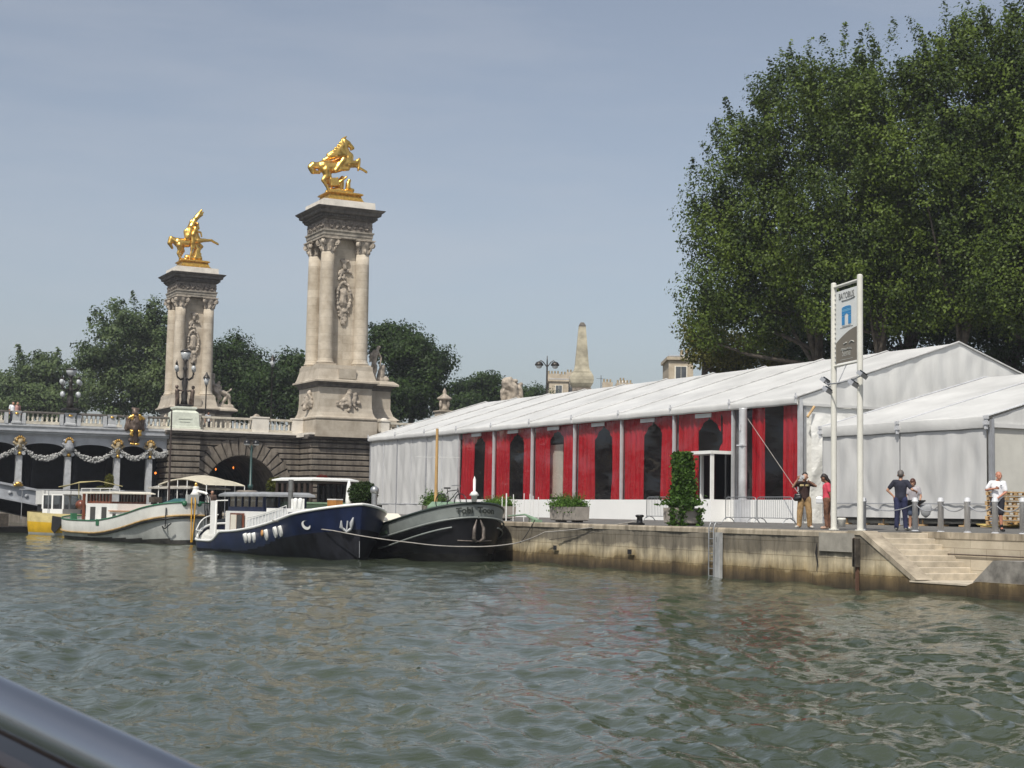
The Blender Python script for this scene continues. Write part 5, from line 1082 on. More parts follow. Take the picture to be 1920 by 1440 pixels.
def strip(mb, L, half, fz, r, t0=0.0, t1=1.0, side=(1, -1), off=.03, n=60, mi=0, scalew=1.0, squash=1.0):
    for s in side:
        pts = []
        for i in range(n+1): u = (1-math.cos(math.pi*i/n))/2; t = t0+(t1-t0)*u; pts.append((t*L, s*(half(t)*scalew+off), fz(t)))
        mb.tube(pts, r, 6, mi)
def deckmesh(mb, L, half, fz, inset=.06, t0=.02, t1=.98, n=40, mi=0):
    vs = []
    for i in range(n+1): t = t0+(t1-t0)*i/n; w_ = max(0, half(t)-inset); vs += [(t*L, -w_, fz(t)), (t*L, w_, fz(t))]
    mb.add(vs, [(2*i, 2*i+2, 2*i+3, 2*i+1) for i in range(n)], mi)
def along(boat, px, y=0, z=1.5, lo=-4, hi=24):
    best = (1e9, 0)
    for i in range(int((hi-lo)*25)):
        x = lo+i*.04; v = RW.transposed() @ (WM[boat.name] @ Vector((x, y, z))-CAMP); d = abs(960+FPX*v.x/-v.z-px)
        if d < best[0]: best = (d, x)
    return best[1]
def win(parent, name, x0, x1, y, z0, z1, m, fr=None, d=.02):
    mb = MB(); s = 1 if y > 0 else -1; mb.box(min(x0,x1), max(x0,x1), min(y, y+s*d), max(y, y+s*d), z0, z1, 0); o = mb.build(name, m, parent)
    return o
def bheading(bow, stern): d = bow-stern; return math.atan2(d.y, d.x)
# --- green and black barge (bow towards us, moored on the quay)
bow = Vector((26.75, 55.2, 0)); stn = Vector((26.2, 75.5, 0)); L1 = (bow-stn).length; B1 = 4.3
b1 = thing('barge', 'black barge with grey and green bow bands moored against the quay', 'boat', stn, bheading(bow, stn))
def sh1(t): return 1.12+1.18*max(0, (t-.45)/.55)**2.8
m_b1 = mat('black_hull', (.010, .010, .012), .4, var=.4, scale=1.5, streak=(1, 1, .4), spec=.25); m_b1g = mat('grey_hull_band', (.21, .23, .22), .5, var=.12); m_b1s = mat('sage_hull_band', (.13, .20, .115), .5, var=.15); m_b1k = mat('dull_black_hull', (.014, .014, .013), .8, var=.4, spec=.2)
def bf1(t, z, h, y):
    if t < .62:
        if h-.50 < z < h-.30: return 2
        if z < .25: return 3
        return 0 if t > .3 else 3
    lo = h-.50; 
    if z > lo: return 1 if not (t > .9 and y < 0 and False) else 1
    if z > lo-.0 and t < .8: return 2
    return 0 if z > .3 else 3
half1 = band_hull(b1, L1, B1, sh1, [m_b1, m_b1g, m_b1s, m_b1k], bf1, stern=.25, bluff=.17, bexp=.5, draft=.6, stem_rake=.25, ns=110, nz=30)
mb = MB(); strip(mb, L1, half1, lambda t: sh1(t)+.03, .055, 0, 1, off=-.0, n=90); mb.build('gunwale', mat('dark_green_black', (.02, .03, .025), .4), b1)
mb = MB(); strip(mb, L1, half1, lambda t: sh1(t)-.53, .04, .5, 1, off=.02, n=90); mb.build('upper_rubbing_strip', m_b1g, b1)
mb = MB(); strip(mb, L1, half1, lambda t: sh1(t)-.84-.12*(1-t)*4, .032, .76, .985, off=-.03, n=60); mb.build('lower_rubbing_strip', m_b1g, b1)
mb = MB(); strip(mb, L1, half1, lambda t: sh1(t)-.36, .09, .38, .8, (1, -1), off=-.05, n=50); mb.build('green_band', m_b1s, b1)
mb = MB(); deckmesh(mb, L1, half1, lambda t: sh1(t)-.25); mb.build('deck', mat('sage_deck', (.16, .19, .15), .7), b1)
# local helper: image pixel onto a boat's local plane y=c
def loc(boat, p): return WM[boat.name].inverted() @ p
# wrap letters on the bow around the hull plan
def bowtext(parent, body, t0, size, L, half, sheer, zoff, side, m, xs=1.0):
    # arc length table near the bow
    N_ = 400; pts = []
    for i in range(N_+1):
        t = .7+.3*i/N_; pts.append((t*L, -half(t)))
    for i in range(N_-1, -1, -1): t = .7+.3*i/N_; pts.append((t*L, half(t)))
    ar = [0]
    for a, b in zip(pts[:-1], pts[1:]): ar.append(ar[-1]+math.dist(a, b))
    mid = ar[N_]+side
    def T(x, y, z):
        s = mid+x; k = max(0, min(len(ar)-2, int(np.searchsorted(ar, s))-1)); f = (s-ar[k])/max(1e-6, ar[k+1]-ar[k]); px_ = pts[k][0]+(pts[k+1][0]-pts[k][0])*f; py_ = pts[k][1]+(pts[k+1][1]-pts[k][1])*f
        dx, dy = pts[k+1][0]-pts[k][0], pts[k+1][1]-pts[k][1]; l = math.hypot(dx, dy) or 1; nx, ny = dy/l, -dx/l; o = .05+z; t = px_/L
        return (px_+nx*o, py_+ny*o, sheer(min(1, t))+zoff+y)
    return text('boat_name', body, size, m, parent, T, .006, xs=xs, bold=.012)
bowtext(b1, 'Tobi  Toon', 1, .34, L1, half1, sh1, -.25, -.1, mat('lettering_ink', (.02, .025, .02), .5), 1.05)
# anchors in the bow
mb = MB(); xb = L1+.03
for s in (-1, 1): mb.tube([(xb-.02, s*.08, sh1(1)-.62), (xb+.03, s*.20, sh1(1)-.95), (xb+.02, s*.22, sh1(1)-1.35), (xb-.06, s*.06, sh1(1)-1.5)], [.02, .07, .08, .04], 6)
mb.tube([(xb-.35, -.75, sh1(1)-1.45), (xb, 0, sh1(1)-1.47), (xb-.35, .75, sh1(1)-1.45)], .03, 5); mb.build('anchor', mat('rusty_steel', (.20, .17, .15), .5, .4, var=.4, scale=6), b1)
# deckhouse and hatch covers (cream tarpaulins)
mb = MB(); mb.rprof((L1*.36, 0), [(3.2, 1.35, .95), (3.2, 1.35, 1.55), (2.9, 1.1, 1.85)]); mb.build('cream_hatch_cover', m_cream, b1)
mb = MB(); mb.rprof((L1*.66, -.1), [(1.9, 1.2, .95), (1.9, 1.2, 1.42), (1.8, 1.1, 1.5)]); mb.build('cream_hatch_cover', m_cream, b1)
mb = MB(); mb.cyl((L1*.42, -.6, 1.95), (L1*.28, -.7, 1.95), .14, n=10); mb.build('rolled_green_tarpaulin', m_sage, b1)
mb = MB(); mb.rprof((L1*.86, .2), [(1.0, .62, 1.75), (1.0, .62, 2.18), (.8, .5, 2.38)]); mb.build('sage_locker', m_sage, b1)
mb = MB(); x = L1*.58
mb.tube([(x+1.5, -1.6, .8), (x+1.5, -1.6, 1.5), (x-1.3, -1.65, 1.5), (x-1.3, -1.65, .8)], .02, 5); mb.tube([(x+1.5, -1.6, 1.2), (x-1.3, -1.65, 1.2)], .015, 5); mb.build('side_railing', m_wht, b1)
# coiled rope over the side
mb = MB(); mb.tube([(L1*.52, -1.95, 1.25), (L1*.56, -2.06, .95), (L1*.62, -2.1, .82), (L1*.68, -2.08, 1.0), (L1*.73, -2.0, 1.3)], .05, 6); mb.tube([(L1*.52, -1.95, 1.3), (L1*.57, -2.1, .9), (L1*.62, -2.12, .74), (L1*.67, -2.1, .9)], .04, 6); mb.build('draped_rope', m_pine, b1)
mb = MB(); mb.cyl((L1*.955, -.35, 2.0), (L1*.955, -.35, 2.35), .06); mb.cyl((L1*.955, .35, 2.0), (L1*.955, .35, 2.35), .06); mb.cyl((L1*.955, -.5, 2.2), (L1*.955, .5, 2.2), .04); mb.build('bitts', m_black, b1)
# mast
ml = loc(b1, dep(817, 948, 66)); mtop = loc(b1, dep(819, 803, 66))
mb = MB(); mb.cyl((ml.x, ml.y, .8), (ml.x, ml.y, mtop.z), .085, .06, n=10, mi=0); mb.tube([(ml.x, ml.y-1.0, mtop.z-1.25), (ml.x, ml.y+1.1, mtop.z-1.2)], .012, 4, 1); mb.build('mast', [m_mast, m_wht], b1)
# vent / chimney with white cone
cl = loc(b1, dep(889, 940, 61)); mb = MB(); mb.lathe([(.10, -.12), (.12, .1), (.2, .14), (.12, .26), (.05, .3), (.06, .75), (.0, .9)], (cl.x, cl.y, cl.z+.1), 10); mb.build('white_vent', m_wht, b1)
# stove pipe
cl = loc(b1, dep(702, 932, 69)); mb = MB(); mb.cyl((cl.x, cl.y, .9), (cl.x, cl.y, cl.z+.2), .13, n=12); mb.sph((cl.x, cl.y, cl.z+.3), (.2, .2, .2), 10, 6); mb.build('stove_pipe', m_iron, b1)
# wheelhouse at the stern (mostly hidden)
mb = MB(); mb.rprof((L1*.12, 0), [(1.3, 1.2, 1.0), (1.3, 1.2, 2.2), (1.5, 1.35, 2.25), (1.5, 1.35, 2.32)]); mb.build('stern_cabin', m_sage, b1)
def bicycle(pos, rz, label):
    b = thing('bicycle', label, 'bicycle', pos, rz)
    for x in (-.52, .52):
        mb = MB(); mb.tube([(x+.33*math.cos(a*.3927), 0, .34+.33*math.sin(a*.3927)) for a in range(17)], .022, 5)
        for a in range(8): mb.cyl((x, 0, .34), (x+.32*math.cos(a*.785), 0, .34+.32*math.sin(a*.785)), .004, n=4)
        mb.build('wheel', m_black, b)
    mb = MB(); mb.tube([(-.52, 0, .34), (-.12, 0, .36), (.38, 0, .78)], .018, 5); mb.tube([(-.12, 0, .36), (-.22, 0, .85)], .018, 5); mb.tube([(-.2, 0, .76), (.36, 0, .82)], .018, 5); mb.tube([(.52, 0, .34), (.36, 0, .9)], .018, 5); mb.tube([(-.52, 0, .34), (-.2, 0, .74)], .014, 5); mb.build('frame', m_black, b)
    mb = MB(); mb.box(-.34, -.1, -.07, .07, .86, .92); mb.build('saddle', m_black, b); mb = MB(); mb.tube([(.28, -.27, .98), (.36, -.1, 1.0), (.36, .1, 1.0), (.28, .27, .98)], .016, 5); mb.build('handlebar', m_iron, b)
bicycle(dep(845, 962, 61.5)+Vector((0, 0, .1)), -1.2, 'dark bicycle leaning on the barge deck beside the mast')
# --- blue barge
bow = dep(666, 1047, 61.8); bow.z = 0; stn = dep(424, 1029, 74); stn.z = 0
L2 = (bow-stn).length+.5; B2 = 4.2
b2 = thing('barge', 'navy blue barge with white trim, portholes and a bow anchor', 'boat', stn, bheading(bow, stn))
def sh2(t): return .90+1.28*max(0, (t-.3)/.7)**1.8-.45*math.exp(-((t-.165)/.125)**6)+.3*max(0, (.06-t)/.06)
m_b2 = mat('navy_hull', (.008, .015, .048), .35, var=.3, scale=1.5, streak=(1, 1, .4), spec=.3); m_b2k = mat('black_boot_top', (.014, .015, .02), .6, var=.5, scale=2, streak=(1, 1, .4), spec=.2)
def bf2(t, z, h, y):
    if t < .42: return 1 if z < .14 else 0
    return 1 if z < .14+(t-.42)*1.9*min(1, (t-.42)*3) else 0
half2 = band_hull(b2, L2, B2, sh2, [m_b2, m_b2k], bf2, stern=.14, bluff=.17, bexp=.85, draft=.6, stem_rake=.3, ns=120, nz=26, flare=.3)
mb = MB(); strip(mb, L2, half2, lambda t: sh2(t)+.03, .06, 0, 1, off=.0, n=90); mb.build('white_gunwale', m_wht, b2)
mb = MB(); deckmesh(mb, L2, half2, lambda t: sh2(t)-.12); mb.build('deck', mat('pale_deck', (.55, .55, .52), .7), b2)
y2 = -B2/2
# triangular white foredeck edge
mb = MB(); vs = []; 
for i in range(13): t = .80+.2*i/12; w_ = half2(t)+.05; vs += [(t*L2, -w_, sh2(t)+.05), (t*L2, w_, sh2(t)+.05)]
mb.add(vs, [(2*i, 2*i+2, 2*i+3, 2*i+1) for i in range(12)]); mb.build('white_foredeck', m_wht, b2)
# trunk cabin
xa, xb = along(b2, 500, -1.2, 1.9), along(b2, 590, -.8, 1.9)
mb = MB(); mb.add([(xa, -1.25, .9), (xb, -.8, 1.3), (xb, .8, 1.3), (xa, 1.25, .9), (xa, -1.2, 2.0), (xb, -.7, 1.95), (xb, .7, 1.95), (xa, 1.2, 2.0)], [(0,3,2,1),(4,5,6,7),(0,1,5,4),(1,2,6,5),(2,3,7,6),(3,0,4,7)]); mb.build('trunk_cabin', m_wht, b2)
# navy side panel of trunk
mb = MB(); qa, qb = along(b2, 541, -1.2, 1.8), along(b2, 580, -1.1, 1.8); mb.add([(qa, -1.24, 1.2), (qb, -1.14, 1.4), (qb, -1.12, 1.84), (qa, -1.21, 1.84)], [(0,1,2,3)]); mb.build('grey_cabin_side', mat('slate_paint', (.07, .09, .12), .4), b2)
# wheelhouse
wx0, wx1 = along(b2, 424, -1.1, 2.3), along(b2, 492, -1.1, 2.3); wz0, wz1 = 1.84, 2.5
mb = MB(); mb.box(wx0, wx1, -1.1, 1.1, .9, wz0); mb.build('lower_house', m_wht, b2)
mb = MB(); mb.box(wx0+.1, wx1-.05, -1.02, 1.02, wz0, wz0+.2, 0); 
for x in [wx0+.1+(wx1-wx0-.2)*i/5 for i in range(6)]:
    for y in (-1.02, .94): mb.box(x-.05, x+.05, y, y+.08, wz0+.2, wz1)
for y in (-.98, -.33, .33, .9): mb.box(wx1-.11, wx1-.04, y, y+.08, wz0+.2, wz1); mb.box(wx0+.08, wx0+.15, y, y+.08, wz0+.2, wz1)
mb.build('wheelhouse', m_b2, b2)
mb = MB(); mb.box(wx0+.13, wx1-.09, -.985, -.975, wz0+.2, wz1); mb.build('wheelhouse_window', m_glass, b2); mb = MB(); mb.box(wx0+.13, wx1-.09, .975, .985, wz0+.2, wz1); mb.build('wheelhouse_window', m_glass, b2); mb = MB(); mb.box(wx1-.085, wx1-.075, -.96, .96, wz0+.2, wz1); mb.build('wheelhouse_window', m_glass, b2)
mb = MB(); mb.rprof(((wx0+wx1)/2-.1, 0), [((wx1-wx0)/2+.35, 1.3, wz1), ((wx1-wx0)/2+.35, 1.3, wz1+.09), ((wx1-wx0)/2+.1, 1.1, wz1+.2)]); mb.build('grey_roof', mat('grey_roof_paint', (.27, .28, .29), .5), b2)
mb = MB(); mb.lathe([(.5, 0), (.5, .06), (.4, .1)], (wx0+.3, -.2, wz1+.2), 14); mb.build('roof_hatch', mat('brown_hatch', (.20, .17, .14), .6), b2)
# portholes
pls = []
def surf(t, z, off=.02):
    h = sh2(t); v = (z+.6)/(h+.6); f = (1-(1-v)**3*.35)+.3*(v-1)*max(0, (t-.6)/.4)
    if t > .7: f *= 1-(1-v)*.28*((t-.7)/.3)
    return (t*L2, -(half2(t)*f+off), z)
def hit_t(px):      # parameter along the hull whose near side shows at this picture column
    best = None
    for i in range(400):
        t = i/400; p = WM[b2.name] @ Vector(surf(t, .8)); v = RW.transposed() @ (p-CAMP); x = 960+FPX*v.x/-v.z
        if best is None or abs(x-px) < best[0]: best = (abs(x-px), t)
    return best[1]
for px, py, r in ((460, 1009, .2), (467.5, 1009, .2), (476, 1008, .2), (500, 1003, .22), (518.5, 998, .22), (529, 996, .22)):
    t = hit_t(px); v_ = WM[b2.name] @ Vector(surf(t, .8)); dd = (RW.transposed() @ (v_-CAMP)); pz = dep(px, py, -dd.z).z; c = Vector(surf(t, pz, .0)); mb = MB()
    d2 = Vector(surf(t+.01, pz, 0))-c; ang = math.atan2(d2.y, d2.x); T = Matrix.Translation(c+Vector((.03, -.05, 0))) @ Matrix.Rotation(ang, 4, 'Z') @ Matrix.Rotation(math.pi/2+.32, 4, 'X') @ Matrix.Diagonal((.45, 1.05, 1, 1))
    mb.cyl((0, 0, -.15), (0, 0, .05), r, n=18, mi=0, T=T); mb.cyl((0, 0, .05), (0, 0, .06), r*.72, n=18, mi=1, T=T); mb.build('porthole', [m_wht, mat('porthole_glass', (.55, .56, .55), .1, spec=.8, var=.1)], b2)
t = hit_t(492); c = Vector(surf(t, .95, .03)); mb = MB(); mb.sph(c, (.12, .05, .14), 8, 6); mb.build('orange_fender_ball', mat('orange_ball', (.55, .28, .10), .5), b2)
# crescent moon
t = hit_t(582); v_ = WM[b2.name] @ Vector(surf(t, 1.1)); dd = RW.transposed() @ (v_-CAMP); pz = dep(582, 985, -dd.z).z; vs = []
mo = []
for i in range(13): a = math.radians(-150+i*300/12); mo.append((t+.0-.16*math.cos(a)/L2*1.0, pz+.17*math.sin(a)))
for i in range(13): a = math.radians(150-i*300/12); mo.append((t+(.06-.125*math.cos(a))/L2, pz+.03+.13*math.sin(a)))
mo = []
for i in range(15): a = math.radians(75+i*290/14); mo.append((.18*math.cos(a), .18*math.sin(a)))
for i in range(15): a = math.radians(350-i*260/14-15); mo.append((.05+.125*math.cos(a), .055+.125*math.sin(a)))
vs = [surf(t+u/L2, pz+w_, .035) for u, w_ in mo]; k = len(mo); mb = MB(); mb.add(vs, [(i, i+1, k-2-i, k-1-i) for i in range(14)]); mb.build('crescent_emblem', m_wht, b2)
# anchor at the bow
t = .955; pz = 1.3
c = Vector(surf(.975, 1.35, .06)); an = thing; mb = MB(); hx = L2
a0 = Vector(surf(.976, 1.55, .1)); a1 = Vector(surf(.979, 1.22, .12)); mb.tube([a0+Vector((0,0,.0)), a0.lerp(a1, .5)+Vector((0, -.06, -.1)), a1], [.03, .08, .05], 6)
a2 = Vector(surf(.994, 1.68, .1)); a3 = Vector(surf(.991, 1.24, .12)); mb.tube([a2, a2.lerp(a3, .5)+Vector((.05, -.05, 0)), a3], [.03, .09, .05], 6); mb.tube([a1, (a1+a3)/2+Vector((0, -.03, -.13)), a3], .06, 6); mb.tube([(a1+a3)/2+Vector((0, -.03, -.1)), (a1+a3)/2+Vector((0.02, 0, .32))], .035, 6)
mb.build('bow_anchor', mat('grey_anchor_paint', (.38, .39, .40), .5), b2)
# stem streak
mb = MB(); mb.tube([surf(.999, .75, .02), surf(.999, .1, .02)], .015, 4); mb.build('draught_line', m_alu, b2)
# railings, stanchions, stern gear
mb = MB(); x0_, x1_ = along(b2, 462, -2, 1.5), along(b2, 536, -2, 1.5)
for i in range(13): x = x0_+(x1_-x0_)*i/12; h = sh2(x/L2); mb.cyl((x, -half2(x/L2)+.1, h), (x, -half2(x/L2)+.1, h+.5), .014, n=5)
mb.tube([(x0_+(x1_-x0_)*i/8, -half2((x0_+(x1_-x0_)*i/8)/L2)+.1, sh2((x0_+(x1_-x0_)*i/8)/L2)+.51) for i in range(9)], .02, 5); mb.build('white_railing', m_wht, b2)
mb = MB(); mb.add([(x0_, -half2(x0_/L2)+.14, sh2(x0_/L2)), (x1_, -half2(x1_/L2)+.14, sh2(x1_/L2)), (x1_, -half2(x1_/L2)+.14, sh2(x1_/L2)+.42), (x0_, -half2(x0_/L2)+.14, sh2(x0_/L2)+.42)], [(0,1,2,3)]); mb.build('white_screen', mat('white_netting', (.62, .63, .63), .7, var=.15, scale=5), b2)
mb = MB(); x = along(b2, 443, -1.2, 1.2); mb.box(x-.75, x+.85, -1.22, -1.16, .50, 1.75, 0); mb.box(x-.6, x+.05, -1.25, -1.22, .60, 1.68, 1); mb.box(x+.15, x+.75, -1.25, -1.22, .60, 1.68, 2); mb.build('side_door', [m_wood, m_cream, m_dglass], b2)
xs_ = along(b2, 398, -1.2, 1.8); mb = MB(); mb.tube([(xs_+.6, -1.25, .75), (xs_+.5, -1.2, 2.3), (xs_+.5, 0, 2.35), (xs_+.5, 1.2, 2.3)], .04, 6); mb.box(xs_-.2, xs_+.6, -1.22, -1.18, .7, 2.3); mb.build('stern_screen', m_wht, b2)
mb = MB()
for i in range(9): a = i*math.pi/8; x = L2*(.13-.11*math.sin(a)); t = x/L2; yy = -half2(t)*.95*math.cos(a) if False else -half2(max(.005, t)); mb.cyl((x, yy, sh2(t)), (x, yy, sh2(t)+.45), .02, n=5)
strip(mb, L2, half2, lambda t: sh2(t)+.46, .03, .003, .16, off=0, n=20); mb.build('stern_rail', m_wht, b2)
bt = thing('bicycle', 'bicycle hung upright at the stern of the blue barge', 'bicycle', dep(388, 958, 74), .2)
for dz in (-.1, .0):
    pass
mb = MB(); mb.tube([(.0+.36*math.cos(a*.3927)*.6, .36*math.cos(a*.3927)*.5, .25+.55*math.sin(a*.3927)) for a in range(17)], .03, 5); mb.build('wheel', m_black, bt); mb = MB()
for a in range(8): mb.cyl((0, 0, .25), (.2*math.cos(a*.785), .17*math.cos(a*.785), .25+.52*math.sin(a*.785)), .01, n=4)
mb.tube([(0, 0, .25), (.1, .1, -.6), (-.1, -.1, -.9)], .025, 5); mb.build('frame', m_black, bt)
mb = MB(); x = along(b2, 545, -.1, 2.5); mb.cyl((x, -.1, 1.9), (x, -.1, 3.25), .11, n=12, mi=0); mb.cyl((x, -.1, 2.75), (x, -.1, 2.82), .13, n=12); mb.build('exhaust_funnel', mat('steel_funnel', (.26, .26, .25), .35, .7, var=.2), b2)
mb = MB(); mb.box(x+.55, x+1.05, -.3, .1, 1.95, 2.42); mb.build('white_box', m_wht, b2)
for dx in (1.5, 2.0): mb = MB(); mb.lathe([(.09, 0), (.09, .32), (.11, .4), (.09, .5), (.03, .55)], (x+dx, -.5, 1.9), 10); mb.build('mushroom_vent', m_wht, b2)
mb = MB(); mb.sph((L2*.66, -1.15, sh2(.66)+.12), (.28, .2, .2), 10, 6); mb.build('black_fender', m_black, b2)
# --- dark wheelhouse boat behind the blue barge
q = dep(585, 1000, 78); q.z = 0; q -= Vector((math.cos(math.radians(287)), math.sin(math.radians(287)), 0))*3.3
b3_ = thing('houseboat', 'dark brown houseboat with white roof moored behind the blue barge', 'boat', q, math.radians(107)+math.pi)
L3 = 15.0; sh3 = lambda t: 1.2+.5*max(0, (t-.7)/.3)**2
half3 = band_hull(b3_, L3, 3.6, sh3, [m_black, m_black], lambda *a: 0, stern=.2, bluff=.3, draft=.5, ns=40, nz=8)
for o in kids(b3_): pass
def shiftx(px): return loc(b3_, dep(px, 930, 80))
mb = MB(); deckmesh(mb, L3, half3, lambda t: sh3(t)-.1); mb.build('deck', m_bark, b3_)
wa, wb = 2.0, 4.9
mb = MB(); mb.box(wa, wb, -1.35, 1.35, 1.1, 2.35, 0)
for x in [wa+.04+(wb-wa-.08)*i/6 for i in range(7)]:
    for y in (-1.35, 1.25): mb.box(x-.09, x+.09, y, y+.1, 2.35, 3.25)
mb.box(wa, wb, -1.35, 1.35, 3.25, 3.38); mb.build('brown_cabin', mat('dark_brown_paint', (.045, .03, .024), .4, var=.2), b3_)
mb = MB(); mb.box(wa+.1, wb-.1, -1.3, -1.29, 2.35, 3.25); mb.build('cabin_window', m_glass, b3_); mb = MB(); mb.box(wa+.1, wb-.1, 1.29, 1.3, 2.35, 3.25); mb.build('cabin_window', m_glass, b3_)
mb = MB(); mb.rprof(((wa+wb)/2, 0), [((wb-wa)/2+.25, 1.45, 3.383), ((wb-wa)/2+.25, 1.45, 3.45), ((wb-wa)/2-.1, 1.1, 3.55)]); mb.build('white_roof', m_wht, b3_)
# --- white barge
bow = dep(352, 1020, 82.5); bow.z = 0; stn = dep(158, 1009, 94); stn.z = 0
L4 = (bow-stn).length+.4; B4 = 4.3
b4 = thing('barge', 'white barge with green trim and varnished wheelhouse, yellow rope over its bow', 'boat', stn, bheading(bow, stn))
sh4 = lambda t: 1.1+.25*max(0, (.25-t)/.25)**2+1.12*max(0, (t-.42)/.58)**1.6
m_b4 = mat('white_hull', (.66, .66, .62), .35, var=.08, scale=1.2); m_b4b = mat('grey_white_hull', (.42, .43, .41), .45, var=.15, scale=1); m_b4k = mat('worn_black_bottom', (.04, .038, .034), .7, var=.5, scale=2)
def bf4(t, z, h, y): return 2 if z < .16+.1*t else (1 if z < h-.68 else 0)
half4 = band_hull(b4, L4, B4, sh4, [m_b4, m_b4b, m_b4k], bf4, stern=.16, bluff=.18, bexp=.5, draft=.5, stem_rake=.1, ns=100, nz=26)
mb = MB(); strip(mb, L4, half4, lambda t: sh4(t)+.02, .045, 0, 1, off=0, n=80); mb.build('green_gunwale', m_green, b4)
mb = MB(); strip(mb, L4, half4, lambda t: sh4(t)-.68, .06, 0, 1, off=.0, n=80); mb.build('gilt_rubbing_strake', mat('ochre_paint', (.36, .24, .10), .5, var=.3), b4)
mb = MB(); strip(mb, L4, half4, lambda t: sh4(t)-.79, .055, .4, 1, off=-.01, n=80); mb.build('black_strake', m_black, b4)
mb = MB(); deckmesh(mb, L4, half4, lambda t: sh4(t)-.2); mb.build('deck', m_cream, b4)
A4 = lambda px, y=-1.3, z=2.0: along(b4, px, y, z)
mb = MB(); mb.box(A4(163), A4(222), -1.35, 1.35, .95, 2.1); mb.build('white_cabin', m_wht, b4)
mb = MB(); mb.box(A4(222)+.002, A4(272), -1.345, 1.15, .95, 1.66, 0); mb.box(A4(208), A4(276), -1.45, 1.25, 1.66, 1.72, 1); mb.build('low_cabin', [m_wht, mat('varnished_rail', (.40, .20, .09), .4)], b4)
for a, b in ((172, 181), (193, 202)): win(b4, 'cabin_door', A4(a), A4(b), -1.352, 1.0, 1.9, m_dglass, d=.03)
win(b4, 'cabin_window', A4(214), A4(219), -1.352, 1.1, 1.55, m_dglass, d=.03)
for a in (232, 241, 252): mb = MB(); mb.cyl((A4(a), -1.35, 1.4), (A4(a), -1.39, 1.4), .06, n=10); mb.build('porthole', m_dglass, b4)
mb = MB(); x0_, x1_ = A4(157), A4(200); mb.box(x0_, x1_, -1.1, 1.1, 2.1, 2.22)
for i in range(8):
    x = x0_+.06+(x1_-x0_-.12)*i/7
    for y in (-1.1, 1.0): mb.box(x-.07, x+.07, y, y+.1, 2.22, 2.66)
mb.box(x0_-.0, x0_+.25, -1.4, -1.3, .95, 2.66); mb.build('varnished_wheelhouse', m_wood, b4)
mb = MB(); mb.box(x0_+.05, x1_-.05, -1.06, -1.05, 2.22, 2.66); mb.build('wheelhouse_window', m_glass, b4); mb = MB(); mb.box(x0_+.05, x1_-.05, 1.05, 1.06, 2.22, 2.66); mb.build('wheelhouse_window', m_glass, b4)
mb = MB(); mb.rprof(((x0_+x1_)/2+.2, 0), [((x1_-x0_)/2+.5, 1.35, 2.66), ((x1_-x0_)/2+.5, 1.35, 2.72), ((x1_-x0_)/2+.2, 1.1, 2.8)]); mb.build('wheelhouse_roof', m_cream, b4)
mb = MB(); mb.tube([(x0_-.5, -1.3, 2.96), (x1_+1.2, -1.3, 2.96)], .025, 5)
for i in range(5): x = x0_-.4+i*1.4; mb.cyl((x, -1.3, 2.7), (x, -1.3, 2.96), .02, n=5)
mb.build('roof_rail', m_wht, b4)
tt = .90
u1, u2, u3 = loc(b4, dep(309, 951, 84.5)), loc(b4, dep(330, 946, 84)), loc(b4, dep(344, 944, 83.6)); caps = [(u1, .28, u2, .34), (u2, .34, u3, .28)]
organic('teal_boat_cover', caps, m_tarp, b4, .05, None, 1)
mb = MB(); mb.box(L4-.18, L4+.1, -.32, .32, sh4(1)-.05, sh4(1)+.42); mb.build('stem_head', m_b4b, b4)
mb = MB()
for s in (-.07, .07): mb.tube([(L4+.04, s, sh4(1)+.40), (L4+.13, s*1.6, sh4(1)+.1), (L4+.12, s*1.3, sh4(1)-.8), (L4+.04, s*.4, .12)], .033, 6)
mb.build('yellow_bow_rope', mat('yellow_rope', (.62, .33, .03), .8), b4)
for s in (-1, 1): mb = MB(); mb.sph((L4-.06, s*.42, sh4(1)-.06), (.15, .16, .16), 10, 6); mb.build('green_bow_fairlead', m_green, b4)
mb = MB(); c = Vector((L4*.975, -half4(.975)-.06, sh4(.97)-.2)); mb.tube([c, c+Vector((0, -.02, -1.0))], .035, 5); mb.tube([c+Vector((-.45, 0, -.85)), c+Vector((-.25, -.05, -1.05)), c+Vector((0, -.03, -1.1)), c+Vector((.2, -.02, -1.02)), c+Vector((.36, .15, -.82))], .035, 5); mb.build('bow_anchor', m_black, b4)
win(b4, 'green_draught_mark', L4*.475, L4*.505, -half4(.49)-.005, .86, 1.22, m_green, d=.02)
mb = MB(); x = L4*.72; mb.tube([(x-.2, -.3, 1.95), (x, -.3, 2.5), (x+.2, -.3, 1.95)], .04, 5); mb.box(x-.3, x+.3, -.5, 0, 2.2, 2.5); mb.build('anchor_winch', m_bark, b4)
ml = loc(b4, dep(316, 945, 86)); mb = MB(); mt = dep(316, 768, 86).z; mb.cyl((ml.x, ml.y, 1.5), (ml.x, ml.y, mt), .07, .04, n=8); mb.tube([(ml.x, ml.y, mt-.9), (ml.x+.3, ml.y-1.2, mt-.95)], .01, 4); mb.build('mast', mat('dark_mast', (.05, .035, .03), .5), b4)
for f_ in (.10, .12): mb = MB(); mb.box(L4*f_-.15, L4*f_+.15, -1.45, -1.15, 1.1, 1.5); mb.build('green_locker', m_green, b4); break
mb = MB(); mb.sph((L4*.1, -.9, 2.0), (.38, .3, .3), 10, 6); mb.build('red_buoy', m_wood, b4)
